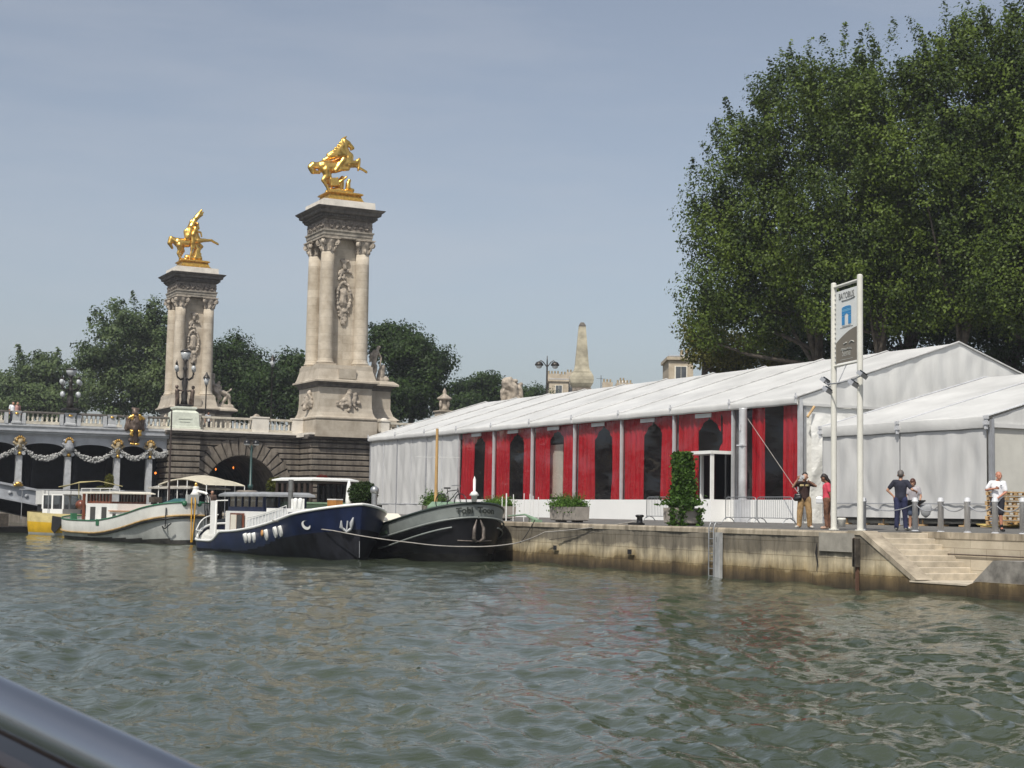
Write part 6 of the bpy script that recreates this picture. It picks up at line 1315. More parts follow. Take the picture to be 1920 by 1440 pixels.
# --- canopy boat behind the white barge
q = dep(500, 990, 89.5); q.z = 0; q2 = dep(240, 985, 97); q2.z = 0; L5 = 13.
b5 = thing('houseboat', 'dark houseboat with a long cream sun canopy behind the white barge', 'boat', q2, bheading(q, q2))
L5 = (q-q2).length; sh5 = lambda t: 1.2+.6*max(0, (t-.7)/.3)**2
half5 = band_hull(b5, L5, 3.6, sh5, [mat('slate_hull', (.04, .05, .06), .4)], lambda *a: 0, stern=.2, bluff=.3, draft=.5, ns=40, nz=8)
mb = MB(); deckmesh(mb, L5, half5, lambda t: sh5(t)-.1); mb.build('deck', m_alu, b5)
# canopy: from picture x 285..462 at depth ~93 as an arched sheet
ca, cb_ = loc(b5, dep(290, 905, 93)), loc(b5, dep(457, 905, 93)); cx0, cx1 = min(ca.x, cb_.x), max(ca.x, cb_.x); zc0 = dep(370, 907, 93).z; 
def cf(u, v): x = cx0+(cx1-cx0)*u; return (x, -1.5+3.0*v, zc0-.05+.62*math.sin(math.pi*u)*(.55+.45*math.sin(math.pi*v))-.05)
mb = MB(); mb.grid(cf, 24, 10); mb.tube([cf(i/16, 0) for i in range(17)], .05, 6); mb.tube([cf(i/16, 1) for i in range(17)], .05, 6); mb.build('cream_canopy', mat('cream_canvas', (.50, .46, .36), .7, var=.1), b5)
mb = MB()
for i in range(6):
    for v in (0, 1): p = cf(i/5, v); mb.cyl((p[0], p[1], 1.1), p, .03, n=6)
mb.build('canopy_posts', m_wht, b5)
da, db = loc(b5, dep(270, 925, 93)), loc(b5, dep(392, 925, 93)); x0_, x1_ = min(da.x, db.x), max(da.x, db.x); zr_ = dep(330, 917, 93).z
mb = MB(); mb.box(x0_, x1_, -1.3, 1.3, 1.1, zr_-.75, 0)
for i in range(7):
    x = x0_+.06+(x1_-x0_-.12)*i/6
    for y in (-1.3, 1.22): mb.box(x-.05, x+.05, y, y+.08, zr_-.9, zr_)
mb.build('cabin', m_b1k, b5); mb = MB(); mb.box(x0_+.05, x1_-.05, -1.25, -1.24, zr_-.75, zr_); mb.build('cabin_window', m_dglass, b5); mb = MB(); mb.box(x0_+.05, x1_-.05, 1.24, 1.25, zr_-.75, zr_); mb.build('cabin_window', m_dglass, b5)
mb = MB(); mb.rprof(((x0_+x1_)/2, 0), [((x1_-x0_)/2+.35, 1.6, zr_), ((x1_-x0_)/2+.35, 1.6, zr_+.08), ((x1_-x0_)/2-.2, 1.2, zr_+.22)]); mb.build('cabin_roof', mat('taupe_roof', (.36, .34, .30), .6), b5)
fl = loc(b5, dep(367, 925, 90)); mb = MB(); zz = dep(367, 925, 90).z
mb.lathe([(.16, -1.4), (.16, -.2), (.34, -.1), (.2, .1), (.16, .3), (.2, .36), (.12, .4)], (fl.x, fl.y, zz), 12, 0); mb.sph((fl.x, fl.y, zz+.5), (.1, .1, .14), 8, 6, 1); mb.build('white_funnel', [m_wht, m_gold], b5)
mb = MB(); p1 = loc(b5, dep(371, 921, 90)); p2 = loc(b5, dep(387, 925, 89)); p3 = loc(b5, dep(392, 934, 89)); mb.tube([p1, p2, p3, p3+Vector((0, 0, -1.4))], .08, 8); mb.build('white_exhaust_pipe', m_wht, b5)
# --- yellow workboat
bow = dep(150, 1003, 99); bow.z = 0; stn = dep(60, 1001, 104); stn.z = 0; L6 = (bow-stn).length+1.2
b6 = thing('workboat', 'small yellow workboat with a white cabin near the bridge', 'boat', stn, bheading(bow, stn)+.55)
sh6 = lambda t: 1.38+.16*(2*t-1)**2
half6 = band_hull(b6, L6, 3.0, sh6, [m_yellow, mat('cream_bulwark', (.55, .46, .22), .5, var=.15), m_b4b], lambda t, z, h, y: 1 if z > h-.62 else (2 if z < .12 else 0), stern=.12, bluff=.25, draft=.4, ns=50, nz=24)
mb = MB(); deckmesh(mb, L6, half6, lambda t: sh6(t)-.35); mb.build('deck', m_conc, b6)
mb = MB(); mb.box(along(b6, 80, -1.2, 2), along(b6, 118, -1.2, 2), -1.2, 1.0, .9, 1.7, 0)
for x in (along(b6, 80, -1.2, 2), along(b6, 98, -1.2, 2), along(b6, 118, -1.2, 2)):
    for y in (-1.2, .9): mb.box(x-.06, x+.06, y, y+.1, 1.7, 2.6)
mb.box(along(b6, 80, -1.2, 2), along(b6, 118, -1.2, 2), -1.2, 1.0, 2.6, 2.68); mb.build('white_cabin', m_wht, b6); mb = MB(); mb.box(along(b6, 80, -1.2, 2), along(b6, 118, -1.2, 2), -1.16, -1.15, 1.7, 2.6); mb.build('cabin_window', m_glass, b6); mb = MB(); mb.box(along(b6, 80, -1.2, 2), along(b6, 118, -1.2, 2), .93, .94, 1.7, 2.6); mb.build('cabin_window', m_glass, b6)
mb = MB(); mb.box(-.2, L6*.95, -1.4, 1.4, 2.95, 3.0); 
for x in (0, L6*.25, L6*.9):
    for y in (-1.35, 1.35): mb.cyl((x, y, 1.0), (x, y, 2.95), .025, n=5)
mb.build('awning_frame', m_alu, b6)
fa = [along(b6, p_, -1.6, 1.0) for p_ in (98, 119, 118, 103, 97)]; fz = (1.25, 1.15, .8, .1, .35); mb = MB()
mb.prism([(x_, z_) for x_, z_ in zip(fa, fz)], -1.64, -1.56, 'Y'); mb.build('black_flap', m_black, b6)
# white office box behind yellow boat
q = dep(120, 930, 108)
t = thing('white_container', 'white cabin roof standing behind the yellow workboat', 'cabin', (q.x, q.y, .3)); mb = MB(); mb.box(-1.6, 2.2, -1.0, 1.0, .0, q.z-.9, 1); mb.box(-1.7, 2.5, -1.2, 1.2, q.z-.9, q.z+.05, 0); mb.build('cabin_box', [m_wht, m_under], t)
# dark pontoon at far left
q = onZ(25, 998, 0); pt = thing('pontoon', 'low black pontoon floating at the far left edge', 'pontoon', (q.x, q.y, 0), .1); mb = MB(); mb.rprof((0, 0), [(6.5, 1.2, -.3), (6.6, 1.25, .25), (6.6, 1.25, .4)]); mb.build('float', m_black, pt); mb = MB(); mb.box(-4.0, -.5, -.5, .6, .4, 1.3); mb.build('deck_crate', m_bark, pt)
# rope between boats
def rope(pts, r, m, label, sag=0):
    pts = [Vector(p) for p in pts]; out_ = []
    for a, b in zip(pts[:-1], pts[1:]):
        for i in range(10): u = i/10; out_.append(a.lerp(b, u)+Vector((0, 0, -sag*4*u*(1-u))))
    out_.append(pts[-1]); mb = MB(); mb.tube(out_, r, 5, 0); o = mb.build('mooring_rope', m); return tag(o, label, 'rope')
W2 = WM[b2.name]
rope([W2 @ Vector(surf(.74, sh2(.74)+.05, .1)), W2 @ Vector(surf(.97, 1.15, .35)), dep(775, 1018, 59.5), dep(880, 1025, 55.5), dep(965, 1019, 56), (28.6, onX(1200, 1000, 28.6).y+7, 1.25), (29.3, onX(1195, 972, 29.3).y, 1.75)], .022, m_rope, 'long grey mooring rope from the blue barge past the black bow to the quay', .04)
rope([dep(1030, 1012, 56), (28.95, onX(1130, 985, 28.9).y, 1.4)], .012, m_rope2, 'thin dark line slanting across the quay wall', .02)
rope([onX(1003, 975, 29.0), onX(985, 1005, 28.8), onX(975, 1018, 28.7)], .02, m_rope2, 'dark mooring line from the green arm down to the barge bow', .02)
# bushes and parasol around the hidden deck
def bush(name, label, c, r, n, size, m, cat='shrub', seed=1, stem=True):
    t = thing(name, label, cat, (c[0], c[1], c[2]-r[2])); rg = np.random.default_rng(seed); d = rg.normal(size=(n, 3)); d /= np.linalg.norm(d, axis=1)[:, None]; rr = rg.uniform(.55, 1.05, n)[:, None]**.6
    P = d*rr*np.array(r)*(1+.12*np.sin(d[:, :1]*7+d[:, 1:2]*5)); P[:, 2] += r[2]; V, F4 = leaf_quads(P, size, rg); npmesh('foliage', V, F4, m, t)
    if stem: mb = MB(); mb.tube([(0, 0, -.5), (0, 0, r[2])], .05, 6); mb.build('stem', m_bark, t)
    return t
q = dep(681, 925, 72); bush('round_bush', 'round dark clipped bush on the deck left of the white marquee wall', q, (.66, .66, .52), 5200, .10, m_leafC, seed=3)
q = dep(604, 900, 79); bush('potted_shrub', 'red-leaved shrub on the roof of the brown houseboat', (q.x, q.y, q.z), (.33, .33, .27), 1300, .07, m_leafR, seed=4)
q = dep(517, 912, 88); bush('potted_shrub', 'yellow-green shrub behind the grey wheelhouse roof', (q.x, q.y, q.z), (.5, .5, .5), 1500, .12, m_leafY, seed=5)
q = dep(205, 905, 104); bush('potted_shrub', 'tall yellow-green shrub in front of the dark bridge opening', (q.x, q.y, q.z), (.3, .3, .6), 1000, .12, m_leafY, seed=6)
q = dep(190, 917, 104); bush('potted_shrub', 'small yellow-green plant beside the tall shrub by the bridge', (q.x, q.y, q.z), (.35, .3, .2), 500, .12, m_leafY, seed=7)
q = dep(654, 925, 72); ps = thing('folded_parasol', 'folded white parasol beside the round dark bush', 'parasol', (q.x, q.y, q.z-1.5)); mb = MB(); mb.lathe([(.16, .8), (.15, 1.2), (.11, 1.8), (.06, 2.05), (.01, 2.1)], (0, 0, 0), 9); mb.build('canopy', m_wht, ps); mb = MB(); mb.cyl((0, 0, 0), (0, 0, 2.0), .025); mb.build('pole', m_wht, ps)
# hidden deck carrying them: low hedge box
q = dep(670, 948, 72); t = thing('deck_planter', 'long dark planter box on the deck behind the blue barge bow', 'planter', (q.x, q.y, .9), 1.9); mb = MB(); mb.box(-1.4, 1.4, -.3, .3, 0, q.z-.85); mb.build('box', m_b1k, t)
q = dep(628, 948, 70); t = thing('crate', 'orange and white crate on deck behind the blue barge bow', 'crate', (q.x, q.y, q.z-.25), 1.9); mb = MB(); mb.box(-.3, .3, -.2, .2, 0, .5, 0); mb.box(-.31, .31, -.21, .21, .5, .55, 1); mb.build('crate_body', [mat('orange_crate', (.45, .20, .05), .6), m_wht], t)
# arched greenhouse ribs left (reed awning) by the bridge
t = thing('reed_awning', 'yellowish curved awning frame above the white barge wheelhouse', 'awning', dep(165, 915, 102)); mb = MB()
for k in range(6):
    d_ = 100+k*.9; mb.tube([dep(110+k*2, 913, d_), dep(150, 905-k*.3, d_), dep(185, 902, d_), dep(230, 912, d_)], .03, 5)
mb.tube([dep(148, 905, 100), dep(148, 935, 100)], .03, 5); mb.build('ribs', mat('reed_yellow', (.35, .30, .14), .7), t, True)
# ================================================================== PEOPLE
m_skin = mat('skin', (.42, .23, .15), .5, var=.08, scale=8); m_skin2 = mat('brown_skin', (.20, .10, .06), .5, var=.08, scale=8)
m_eye = mat('eye_dark', (.02, .015, .01), .3)
def person(label, loc, rz, P, top, bottom, hair, skin=m_skin, h=1.75, shorts=False, sleeve=.45, shoes=None, extra=None, hairm=None, bald=False, female=False, trousers_loose=1.0, vox=.013):
    """P: joint overrides. Local frame: person faces -Y, x to the person's left"""
    J = dict(hipL=(.09,0,.92), hipR=(-.09,0,.92), kneeL=(.11,-.02,.50), kneeR=(-.11,-.02,.50), ankL=(.12,.03,.09), ankR=(-.12,.03,.09), toeL=(.14,-.14,.04), toeR=(-.14,-.14,.04),
             pel=(0,0,.97), waist=(0,.0,1.12), chest=(0,.0,1.32), neck=(0,.01,1.48), head=(0,-.01,1.62), shL=(.18,.01,1.42), shR=(-.18,.01,1.42), elL=(.24,.03,1.14), elR=(-.24,.03,1.14), haL=(.25,-.06,.90), haR=(-.25,-.06,.90), look=(0,-1,0))
    J.update(P); J = {k: Vector(v) for k, v in J.items()}; s = h/1.75
    if female: J['shL'].x *= .88; J['shR'].x *= .88
    t = thing('person', label, 'person', loc, rz); t.scale = (s, s, s)
    lk = J['look'].normalized(); hd = J['head']; rt = lk.cross(Vector((0, 0, 1))).normalized(); up = rt.cross(lk).normalized()
    caps = [(hd+up*.02, .088, hd+up*.045+(-lk)*.02, .092), (hd+lk*.02-up*.04, .07, hd+lk*.035-up*.075, .045), (J['neck'], .058, hd-up*.06, .052),
            (J['pel'], .125, J['waist'], .115), (J['waist'], .115, J['chest'], .135), (J['shL'], .062, J['shR'], .062), (J['chest'], .12, J['neck']-Vector((0,0,.05)), .07),
            (J['chest']+Vector((.07,0,0)), .10, J['waist']+Vector((.04,0,0)), .10), (J['chest']-Vector((.07,0,0)), .10, J['waist']-Vector((.04,0,0)), .10),
            (hd+lk*.095-up*.0, .013, hd+lk*.098-up*.03, .018), (hd+rt*.092-up*.005, .022, hd+rt*.09-up*.03, .014), (hd-rt*.092-up*.005, .022, hd-rt*.09-up*.03, .014), (hd+lk*.085-up*.062-rt*.015, .012, hd+lk*.085-up*.062+rt*.015, .012)]
    for S in 'LR':
        caps += [(J['hip'+S], .098, J['knee'+S], .060), (J['knee'+S], .058, (J['knee'+S]+J['ank'+S])/2+Vector((0,.015,.04)), .056), ((J['knee'+S]+J['ank'+S])/2+Vector((0,.015,.04)), .056, J['ank'+S], .038), (J['ank'+S], .042, J['toe'+S], .034),
                 (J['sh'+S], .058, J['el'+S], .040), (J['el'+S], .040, J['ha'+S], .026)]
        fd = (J['ha'+S]-J['el'+S]).normalized(); sd = fd.cross(Vector((0, 1, .2))).normalized(); pn = fd.cross(sd); pal = J['ha'+S]+fd*.05
        caps.append((J['ha'+S], .028, pal, .036))
        curl = P.get('curl'+S, .35)
        for i, (o, l) in enumerate(((-.030, .062), (-.010, .075), (.011, .07), (.031, .055))):
            a = pal+fd*.03+sd*o; b = a+(fd*(1-curl*.5)+pn*curl)*l*.6; c = b+(fd*(1-curl)+pn*curl*1.5)*l*.5; caps += [(a, .0105, b, .010), (b, .010, c, .0085)]
        th = J['ha'+S]+fd*.02+sd*.03; caps += [(th, .013, th+fd*.035+sd*.03+pn*.01, .0115), (th+fd*.035+sd*.03+pn*.01, .0115, th+fd*.065+sd*.035+pn*.02, .0095)]
    organic('body', caps, skin, t, vox, None, 1)
    # clothing
    g = .018
    tc_ = [(J['pel']+Vector((0,0,.0)), .138+g, J['waist'], .122+g), (J['waist'], .122+g, J['chest'], .14+g), (J['shL'], .068+g*.7, J['shR'], .068+g*.7), (J['chest'], .125+g, J['neck']-Vector((0,0,.065)), .075+g*.5),
           (J['chest']+Vector((.07,0,0)), .10+g, J['waist']+Vector((.05,0,0)), .10+g), (J['chest']-Vector((.07,0,0)), .10+g, J['waist']-Vector((.05,0,0)), .10+g), (J['waist']+Vector((.05,0,0)), .10+g, J['pel']+Vector((.04,0,-.02)), .11+g), (J['waist']-Vector((.05,0,0)), .10+g, J['pel']+Vector((-.04,0,-.02)), .11+g)]
    for S in 'LR':
        e = J['sh'+S].lerp(J['el'+S], sleeve*1.6 if sleeve < .6 else sleeve); tc_ += [(J['sh'+S], .066+g*.7, e, .056+g*.5)]
    organic('shirt', tc_, top, t, .016, None, 1)
    bc = [(J['pel'], .130+g, J['hipL']+Vector((0,0,-.03)), .105+g), (J['pel'], .130+g, J['hipR']+Vector((0,0,-.03)), .105+g)]
    for S in 'LR':
        L_ = trousers_loose
        if shorts: bc += [(J['hip'+S], .104+g, J['hip'+S].lerp(J['knee'+S], .85), .085+g)]
        else: bc += [(J['hip'+S], .104+g*.8, J['knee'+S], .070*L_+g*.6), (J['knee'+S], .070*L_+g*.6, J['ank'+S]+Vector((0,0,.0)), .058*L_+g*.5)]
    organic('shorts' if shorts else 'trousers', bc, bottom, t, .016, None, 1)
    for S in 'LR': organic('shoe', [(J['ank'+S]+Vector((0,.02,-.03)), .048, J['toe'+S], .044), (J['ank'+S]+Vector((0,.02,.0)), .046, J['ank'+S], .046)], shoes or m_black, t, .016, None, 1)
    hb = hd+up*.05-lk*.02
    if not bald: organic('hair', [(hb+up*.015-lk*.012, .097, hb-lk*.045-up*.03, .088)]+[(hd+lk*a, r, hd+lk*b_, r2) for a, r, b_, r2 in ()]+(hair(hd, lk, up, rt) if callable(hair) else []), hairm or m_hair, t, .014, None, 1)
    mb = MB()
    for q in (-1, 1): mb.sph(hd+lk*.082+rt*q*.032+up*.012, (.012, .012, .009), 7, 5)
    mb.build('eyes', m_eye, t)
    if extra: extra(t, J, lk, up, rt)
    return t
m_hair = mat('dark_hair', (.018, .013, .011), .5); m_hairg = mat('grey_hair', (.10, .09, .085), .6); m_hairb = mat('auburn_hair', (.075, .028, .018), .5)
def face(px, py, X=None):   # rotation so the person faces the camera
    return 0
def toCam(p): return math.atan2(-p.x, p.y)+0.0   # local -Y points at the camera
def ground(px, py, d): p = dep(px, py, d); p.z = gz(max(29, p.x))+.014; return p
m_khaki = mat('khaki_cloth', (.34, .22, .10), .9, var=.3, scale=7); m_brown = mat('dark_brown_cloth', (.04, .018, .014), .9, var=.3); m_pink = mat('coral_pink_cloth', (.62, .06, .10), .8, var=.1); m_rustc = mat('rusty_brown_cloth', (.18, .085, .05), .9, var=.4, scale=9)
m_navy = mat('navy_cloth', (.018, .02, .035), .9, var=.2); m_jean = mat('dark_denim', (.02, .025, .07), .9, var=.3); m_tee = mat('white_cloth', (.72, .73, .76), .8, var=.05); m_gtee = mat('grey_cloth', (.36, .34, .36), .8, var=.12); m_sneak = mat('white_shoe', (.6, .58, .52), .6)
# man with camera
p = ground(1508, 986, 50.5); rz = toCam(p)
def ex(t, J, lk, up, rt):
    mb = MB(); c = J['haR']+Vector((.06, -.05, .05)); mb.box(c.x-.02, c.x+.13, c.y-.03, c.y+.03, c.z-.05, c.z+.06); mb.cyl((c.x+.06, c.y-.03, c.z), (c.x+.06, c.y-.05, c.z), .025); mb.build('camera', m_aluL, t)
    organic('bag_body', [((-.27, -.07, .93), .085, (-.15, -.10, .95), .085), ((-.25, -.08, 1.03), .07, (-.15, -.10, 1.04), .065)], m_black, t, .02, None, 1); mb = MB(); mb.tube([(-.22, -.05, 1.1), (-.1, -.16, 1.3), (.08, -.12, 1.46), (.12, .08, 1.45)], .012, 5); mb.build('bag_strap', m_black, t)
    mb = MB()
    for x in (-.085, .085): mb.add([(x-.065, -.168, 1.33), (x+.065, -.168, 1.33), (x+.055, -.176, 1.39), (x-.055, -.176, 1.39)], [(0,1,2,3)]); mb.sph((x, -.155, 1.355), (.06, .02, .032), 8, 5)
    mb.build('shirt_print', mat('gold_print', (.50, .40, .20), .7, var=.3), t)
person('man in dark brown printed T-shirt and khaki trousers holding up a camera', p, rz+.05, dict(elR=(-.36,-.06,1.30), haR=(-.20,-.20,1.56), elL=(.36,-.02,1.34), haL=(.16,-.22,1.46), hipL=(.10,0,.92), kneeL=(.15,-.03,.5), ankL=(.17,.0,.09), toeL=(.25,-.13,.04), kneeR=(-.14,-.02,.5), ankR=(-.16,.0,.09), toeR=(-.26,-.12,.04), head=(.02,-.03,1.62)), m_brown, m_khaki, None, h=1.80, shoes=m_sneak, extra=ex, trousers_loose=1.25, sleeve=.4)
# woman in pink
p = ground(1551, 988, 49); rz = toCam(p)
def hl(hd, lk, up, rt): return [(hd-lk*.05+up*.0, .085, hd-lk*.10-up*.13, .055), (hd-lk*.10-up*.13, .05, hd-lk*.12-up*.22, .03), (hd+up*.07+lk*.03, .06, hd-lk*.03+up*.05, .08)]
def ex(t, J, lk, up, rt):
    mb = MB(); mb.rprof((.0, -.24), [(.05, .09, .80), (.06, .11, .84), (.05, .10, .98), (.03, .05, 1.02)]); mb.build('grey_bag', m_aluL, t)
    mb = MB(); mb.lathe([(.05, 0), (.07, .05), (.05, .1)], (J['haL'].x, J['haL'].y+.04, J['haL'].z-.12), 8); mb.build('paper_cup', m_cream, t)
person('woman in coral pink top and rust trousers looking down beside the white pole', p, rz-math.pi/2-.1, dict(head=(0,-.10,1.60), look=(0,-.85,-.45), neck=(0,-.01,1.47), shL=(.15,.03,1.40), shR=(-.15,.03,1.40), elL=(.17,.10,1.13), haL=(.15,.17,.90), elR=(-.17,.02,1.12), haR=(-.14,-.06,.92), kneeL=(.07,-.03,.5), kneeR=(-.05,.02,.5), ankL=(.06,.0,.09), ankR=(-.06,.05,.09), toeL=(.06,-.17,.035), toeR=(-.06,-.12,.035)), m_pink, m_rustc, hl, skin=m_skin2, h=1.74, female=True, shoes=mat('sandal', (.45, .30, .22), .7), extra=ex, trousers_loose=1.0)
# man in navy seen from behind
p = ground(1689, 997, 46.8); rz = toCam(p)
person('man in navy T-shirt and dark jeans seen from behind with hand on hip', p, rz+math.pi-.1, dict(elR=(-.34,.08,1.20), haR=(-.42,-.20,1.16), elL=(.38,.03,1.18), haL=(.20,.02,1.0), kneeR=(-.12,-.02,.5), ankR=(-.14,-.04,.09), toeR=(-.2,-.2,.04), kneeL=(.1,.02,.5), ankL=(.12,.05,.09), toeL=(.12,-.1,.04), head=(0,-.03,1.63)), m_navy, m_jean, None, hairm=m_hairg, h=1.80, sleeve=.42, shoes=mat('grey_shoe', (.22, .22, .19), .7))
# child / woman with auburn hair
p = ground(1713, 991, 48.6); rz = toCam(p)
def hs(hd, lk, up, rt): return [(hd+up*.06+lk*.03, .07, hd+up*.03-lk*.03, .10), (hd+rt*.07+up*.02, .05, hd+rt*.075-up*.05, .035), (hd-rt*.07+up*.02, .05, hd-rt*.075-up*.05, .035)]
def ex(t, J, lk, up, rt):
    mb = MB(); mb.rprof((.0, -.2), [(.10, .05, .84), (.30, .10, .90), (.42, .12, .99), (.42, .12, 1.02)]); mb.build('dark_folded_bag', m_black, t)
    mb = MB(); mb.lathe([(.02, 0), (.14, .1), (.2, .3), (.2, .42), (.17, .45)], (.42, -.16, .42), 14, sy=.35); mb.build('grey_hanging_bag', mat('grey_bag', (.33, .34, .35), .7), t)
person('person with short auburn hair in grey T-shirt and blue shorts facing the camera', p, rz-.1, dict(elL=(.25,-.02,1.16), haL=(.22,-.12,.95), elR=(-.25,-.02,1.16), haR=(-.2,-.14,.95), head=(-.02,-.05,1.61), look=(-.1,-1,-.2)), m_gtee, mat('blue_shorts', (.06, .08, .13), .9, var=.3), hs, hairm=m_hairb, h=1.60, female=True, shorts=True, sleeve=.4, shoes=m_sneak, extra=ex)
# man in white T-shirt
p = ground(1871, 1000, 46.6); rz = toCam(p)
def ex(t, J, lk, up, rt):
    mb = MB(); mb.box(.06, .10, -.165, -.155, 1.33, 1.36); mb.build('chest_badge', m_navy, t)
    organic('sock', [(J['ankL'], .047, J['ankL']+Vector((0,0,.10)), .05)], m_black, t, .016, None, 1); organic('sock', [(J['ankR'], .047, J['ankR']+Vector((0,0,.10)), .05)], m_black, t, .016, None, 1)
person('bald man in white T-shirt and black shorts with arms crossed low', p, rz+.15, dict(elR=(-.32,.02,1.22), haR=(-.08,-.20,1.26), elL=(.24,-.04,1.16), haL=(-.02,-.22,.98), head=(.04,-.03,1.63), look=(.5,-1,-.05), kneeL=(.08,-.03,.5), ankL=(.10,-.02,.09), toeL=(.14,-.2,.04), ankR=(-.10,.05,.09)), m_tee, mat('black_shorts_cloth', (.02, .02, .03), .9), None, bald=True, skin=mat('tanned_skin', (.45, .20, .13), .5, var=.08), h=1.79, shorts=True, sleeve=.48, shoes=m_black, extra=ex)
# people on the bridge
for (px, py, d, lab, tm, sk) in ((31, 772, 108.5, 'person in white top leaning on the far left bridge parapet', m_tee, m_skin), (40, 773, 108.5, 'person in pale pink top beside the white-topped walker on the bridge', mat('rose_cloth', (.45, .25, .22), .8), m_skin), (390, 783, 116.5, 'person in white bending over the bridge balustrade below the lantern', m_tee, m_skin)):
    p = dep(px, py, d+1.2); p.z = 7.63
    if p.y < YF+.6: p.y = YF+.7
    person(lab, p, toCam(p)+.3, dict(head=(0,-.1,1.6)), tm, m_navy, None, h=1.7 if px < 300 else 1.6, vox=.022)
p = dep(398, 933, 90); p.z = 1.25; person('person standing on deck behind the blue barge stern', p, toCam(p), {}, mat('brown_cloth', (.08, .05, .04), .9), m_navy, None, h=1.72, vox=.022)
p = Vector((TX0+1.5, TY0+BW+1.6, 2.09)); person('dark silhouetted person standing inside the marquee doorway', p, toCam(p), {}, m_brown, m_navy, None, h=1.72, vox=.022)
# ================================================================== LAMPS AND BRIDGE CANDELABRA
def candelabrum(px, pyb, pyt, Y, label, w=1.0):
    b = onY(px, pyb, Y); tp = onY(px, pyt, Y).z; H = tp-b.z; t = thing('bronze_candelabrum', label, 'candelabrum', b, 0, 'bronze candelabra along the bridge')
    mb = MB(); mb.rprof((0, 0), [(.55, .5, 0), (.55, .5, .08), (.4, .36, .14)]); mb.lathe([(.3, .12), (.22, .5), (.26, .9), (.16, 1.3), (.24, H*.42), (.14, H*.5), (.12, H*.62), (.2, H*.66), (.10, H*.7), (.10, H*.78), (.22, H*.82)], (0, 0, 0), 10); mb.build('stem', m_bronze, t)
    mb = MB(); mb.lathe([(.14, H*.80), (.28, H*.85), (.36, H*.9), (.38, H*.95)], (0, 0, 0), 12); mb.build('top_lamp', m_globe, t); mb = MB(); mb.lathe([(.41, H*.95), (.42, H*.965), (.3, H*.985), (.12, H*1.0)], (0, 0, 0), 12); mb.build('top_cap', m_bronze, t)
    for k in range(4):
        a = k*math.pi/2+.5; ux, uy = math.cos(a), math.sin(a); mb = MB(); r = .88*w
        mb.tube([(0, 0, H*.50), (ux*r*.5, uy*r*.5, H*.47), (ux*r*.9, uy*r*.9, H*.51), (ux*r, uy*r, H*.58)], [.08, .06, .05, .04], 6); mb.build('arm', m_bronze, t)
        mb = MB(); mb.sph((ux*r, uy*r, H*.66), (.17, .17, .22), 10, 6, 0); mb.lathe([(.12, H*.72), (.05, H*.77), (.02, H*.80)], (ux*r, uy*r, 0), 8, 1); mb.sph((ux*r*1.0, uy*r, H*.58), (.08, .08, .06), 6, 4, 1); mb.build('side_lamp', [m_globe, m_bronze], t)
    return t, H
t, H = candelabrum(345, 762, 655, YF-.1, 'large bronze candelabrum with child figures on the greenish pedestal')
for s in (-1, 1): organic('child_figure', [((s*.62, -.1, .1), .10, (s*.58, -.15, .55), .13), ((s*.42, .05, .1), .10, (s*.5, 0, .55), .12), ((s*.55, -.1, .6), .17, (s*.6, -.12, 1.15), .16), ((s*.62, -.12, 1.45), .14, (s*.62, -.12, 1.45), .14), ((s*.6, -.1, 1.2), .07, (s*.15, -.2, 1.15), .06)], m_bronze2, t, .03, None, 1)
t, H = candelabrum(131, 769, 690, YF-.1, 'bronze candelabrum on the parapet pedestal near the left edge', .95)
for s in (-1, 1):
    mb = MB(); mb.tube([(0, 0, H*.16), (s*.5, 0, H*.2), (s*.55, 0, H*.3)], .05, 6, 0); mb.sph((s*.55, 0, H*.37), (.2, .2, .24), 10, 6, 1); mb.build('lower_lamp', [m_bronze, m_globe], t)
def lantern(px, pyb, pyt, d, label):
    b = dep(px, pyb, d); b.z = 7.6; tp = dep(px, pyt, d).z; H = tp-b.z; t = thing('street_lamp', label, 'street lamp', b, 0)
    mb = MB(); mb.lathe([(.16, 0), (.16, .4), (.09, .5), (.06, 1.0), (.045, H-1.15), (.10, H-1.1), (.06, H-1.0)], (0, 0, 0), 10); mb.build('pole', m_bronze, t)
    mb = MB(); mb.lathe([(.12, H-1.0), (.26, H-.5)], (0, 0, 0), 6); mb.build('lantern_glass', m_globe, t); mb = MB(); mb.lathe([(.29, H-.5), (.27, H-.42), (.14, H-.22), (.1, H-.18), (.06, H-.04), (.01, H)], (0, 0, 0), 10); mb.build('lantern_cap', m_bronze, t)
lantern(385, 780, 697, 121, 'single black lantern lamp standing before the distant pylon base')
lantern(508, 782, 664, 128, 'tall black street lamp between the two pylons')
b = dep(468, 960, 108); b.z = 1.7; zt_ = dep(468, 834, 108).z; H = zt_-b.z
t = thing('street_lamp', 'green double-headed lamp post in front of the road arch', 'street lamp', b, 0)
mb = MB(); mb.lathe([(.22, 0), (.22, .6), (.15, .7), (.14, H*.35), (.2, H*.36), (.2, H*.4), (.10, H*.42), (.08, H-.1), (.05, H)], (0, 0, 0), 10); mb.build('pole', mat('dark_green_paint', (.015, .05, .045), .4), t)
for s in (-1, 1): mb = MB(); mb.tube([(0, 0, H-.5), (s*.15, 0, H-.2), (s*.3, 0, H-.05)], .03, 6, 0); mb.lathe([(.24, 0), (.26, .04), (.18, .2), (.05, .3)], (s*.33, 0, H+.08), 10, 0); mb.lathe([(.1, -.12), (.2, -.06), (.22, 0)], (s*.33, 0, H+.08), 10, 1); mb.build('lamp_head', [m_black, m_wht], t)
b = dep(1025, 740, 120); b.z = 7.7; tp = dep(1025, 676, 120).z; H = tp-b.z
t = thing('street_lamp', 'twin-armed street lamp left of the obelisk', 'street lamp', b, -.45)
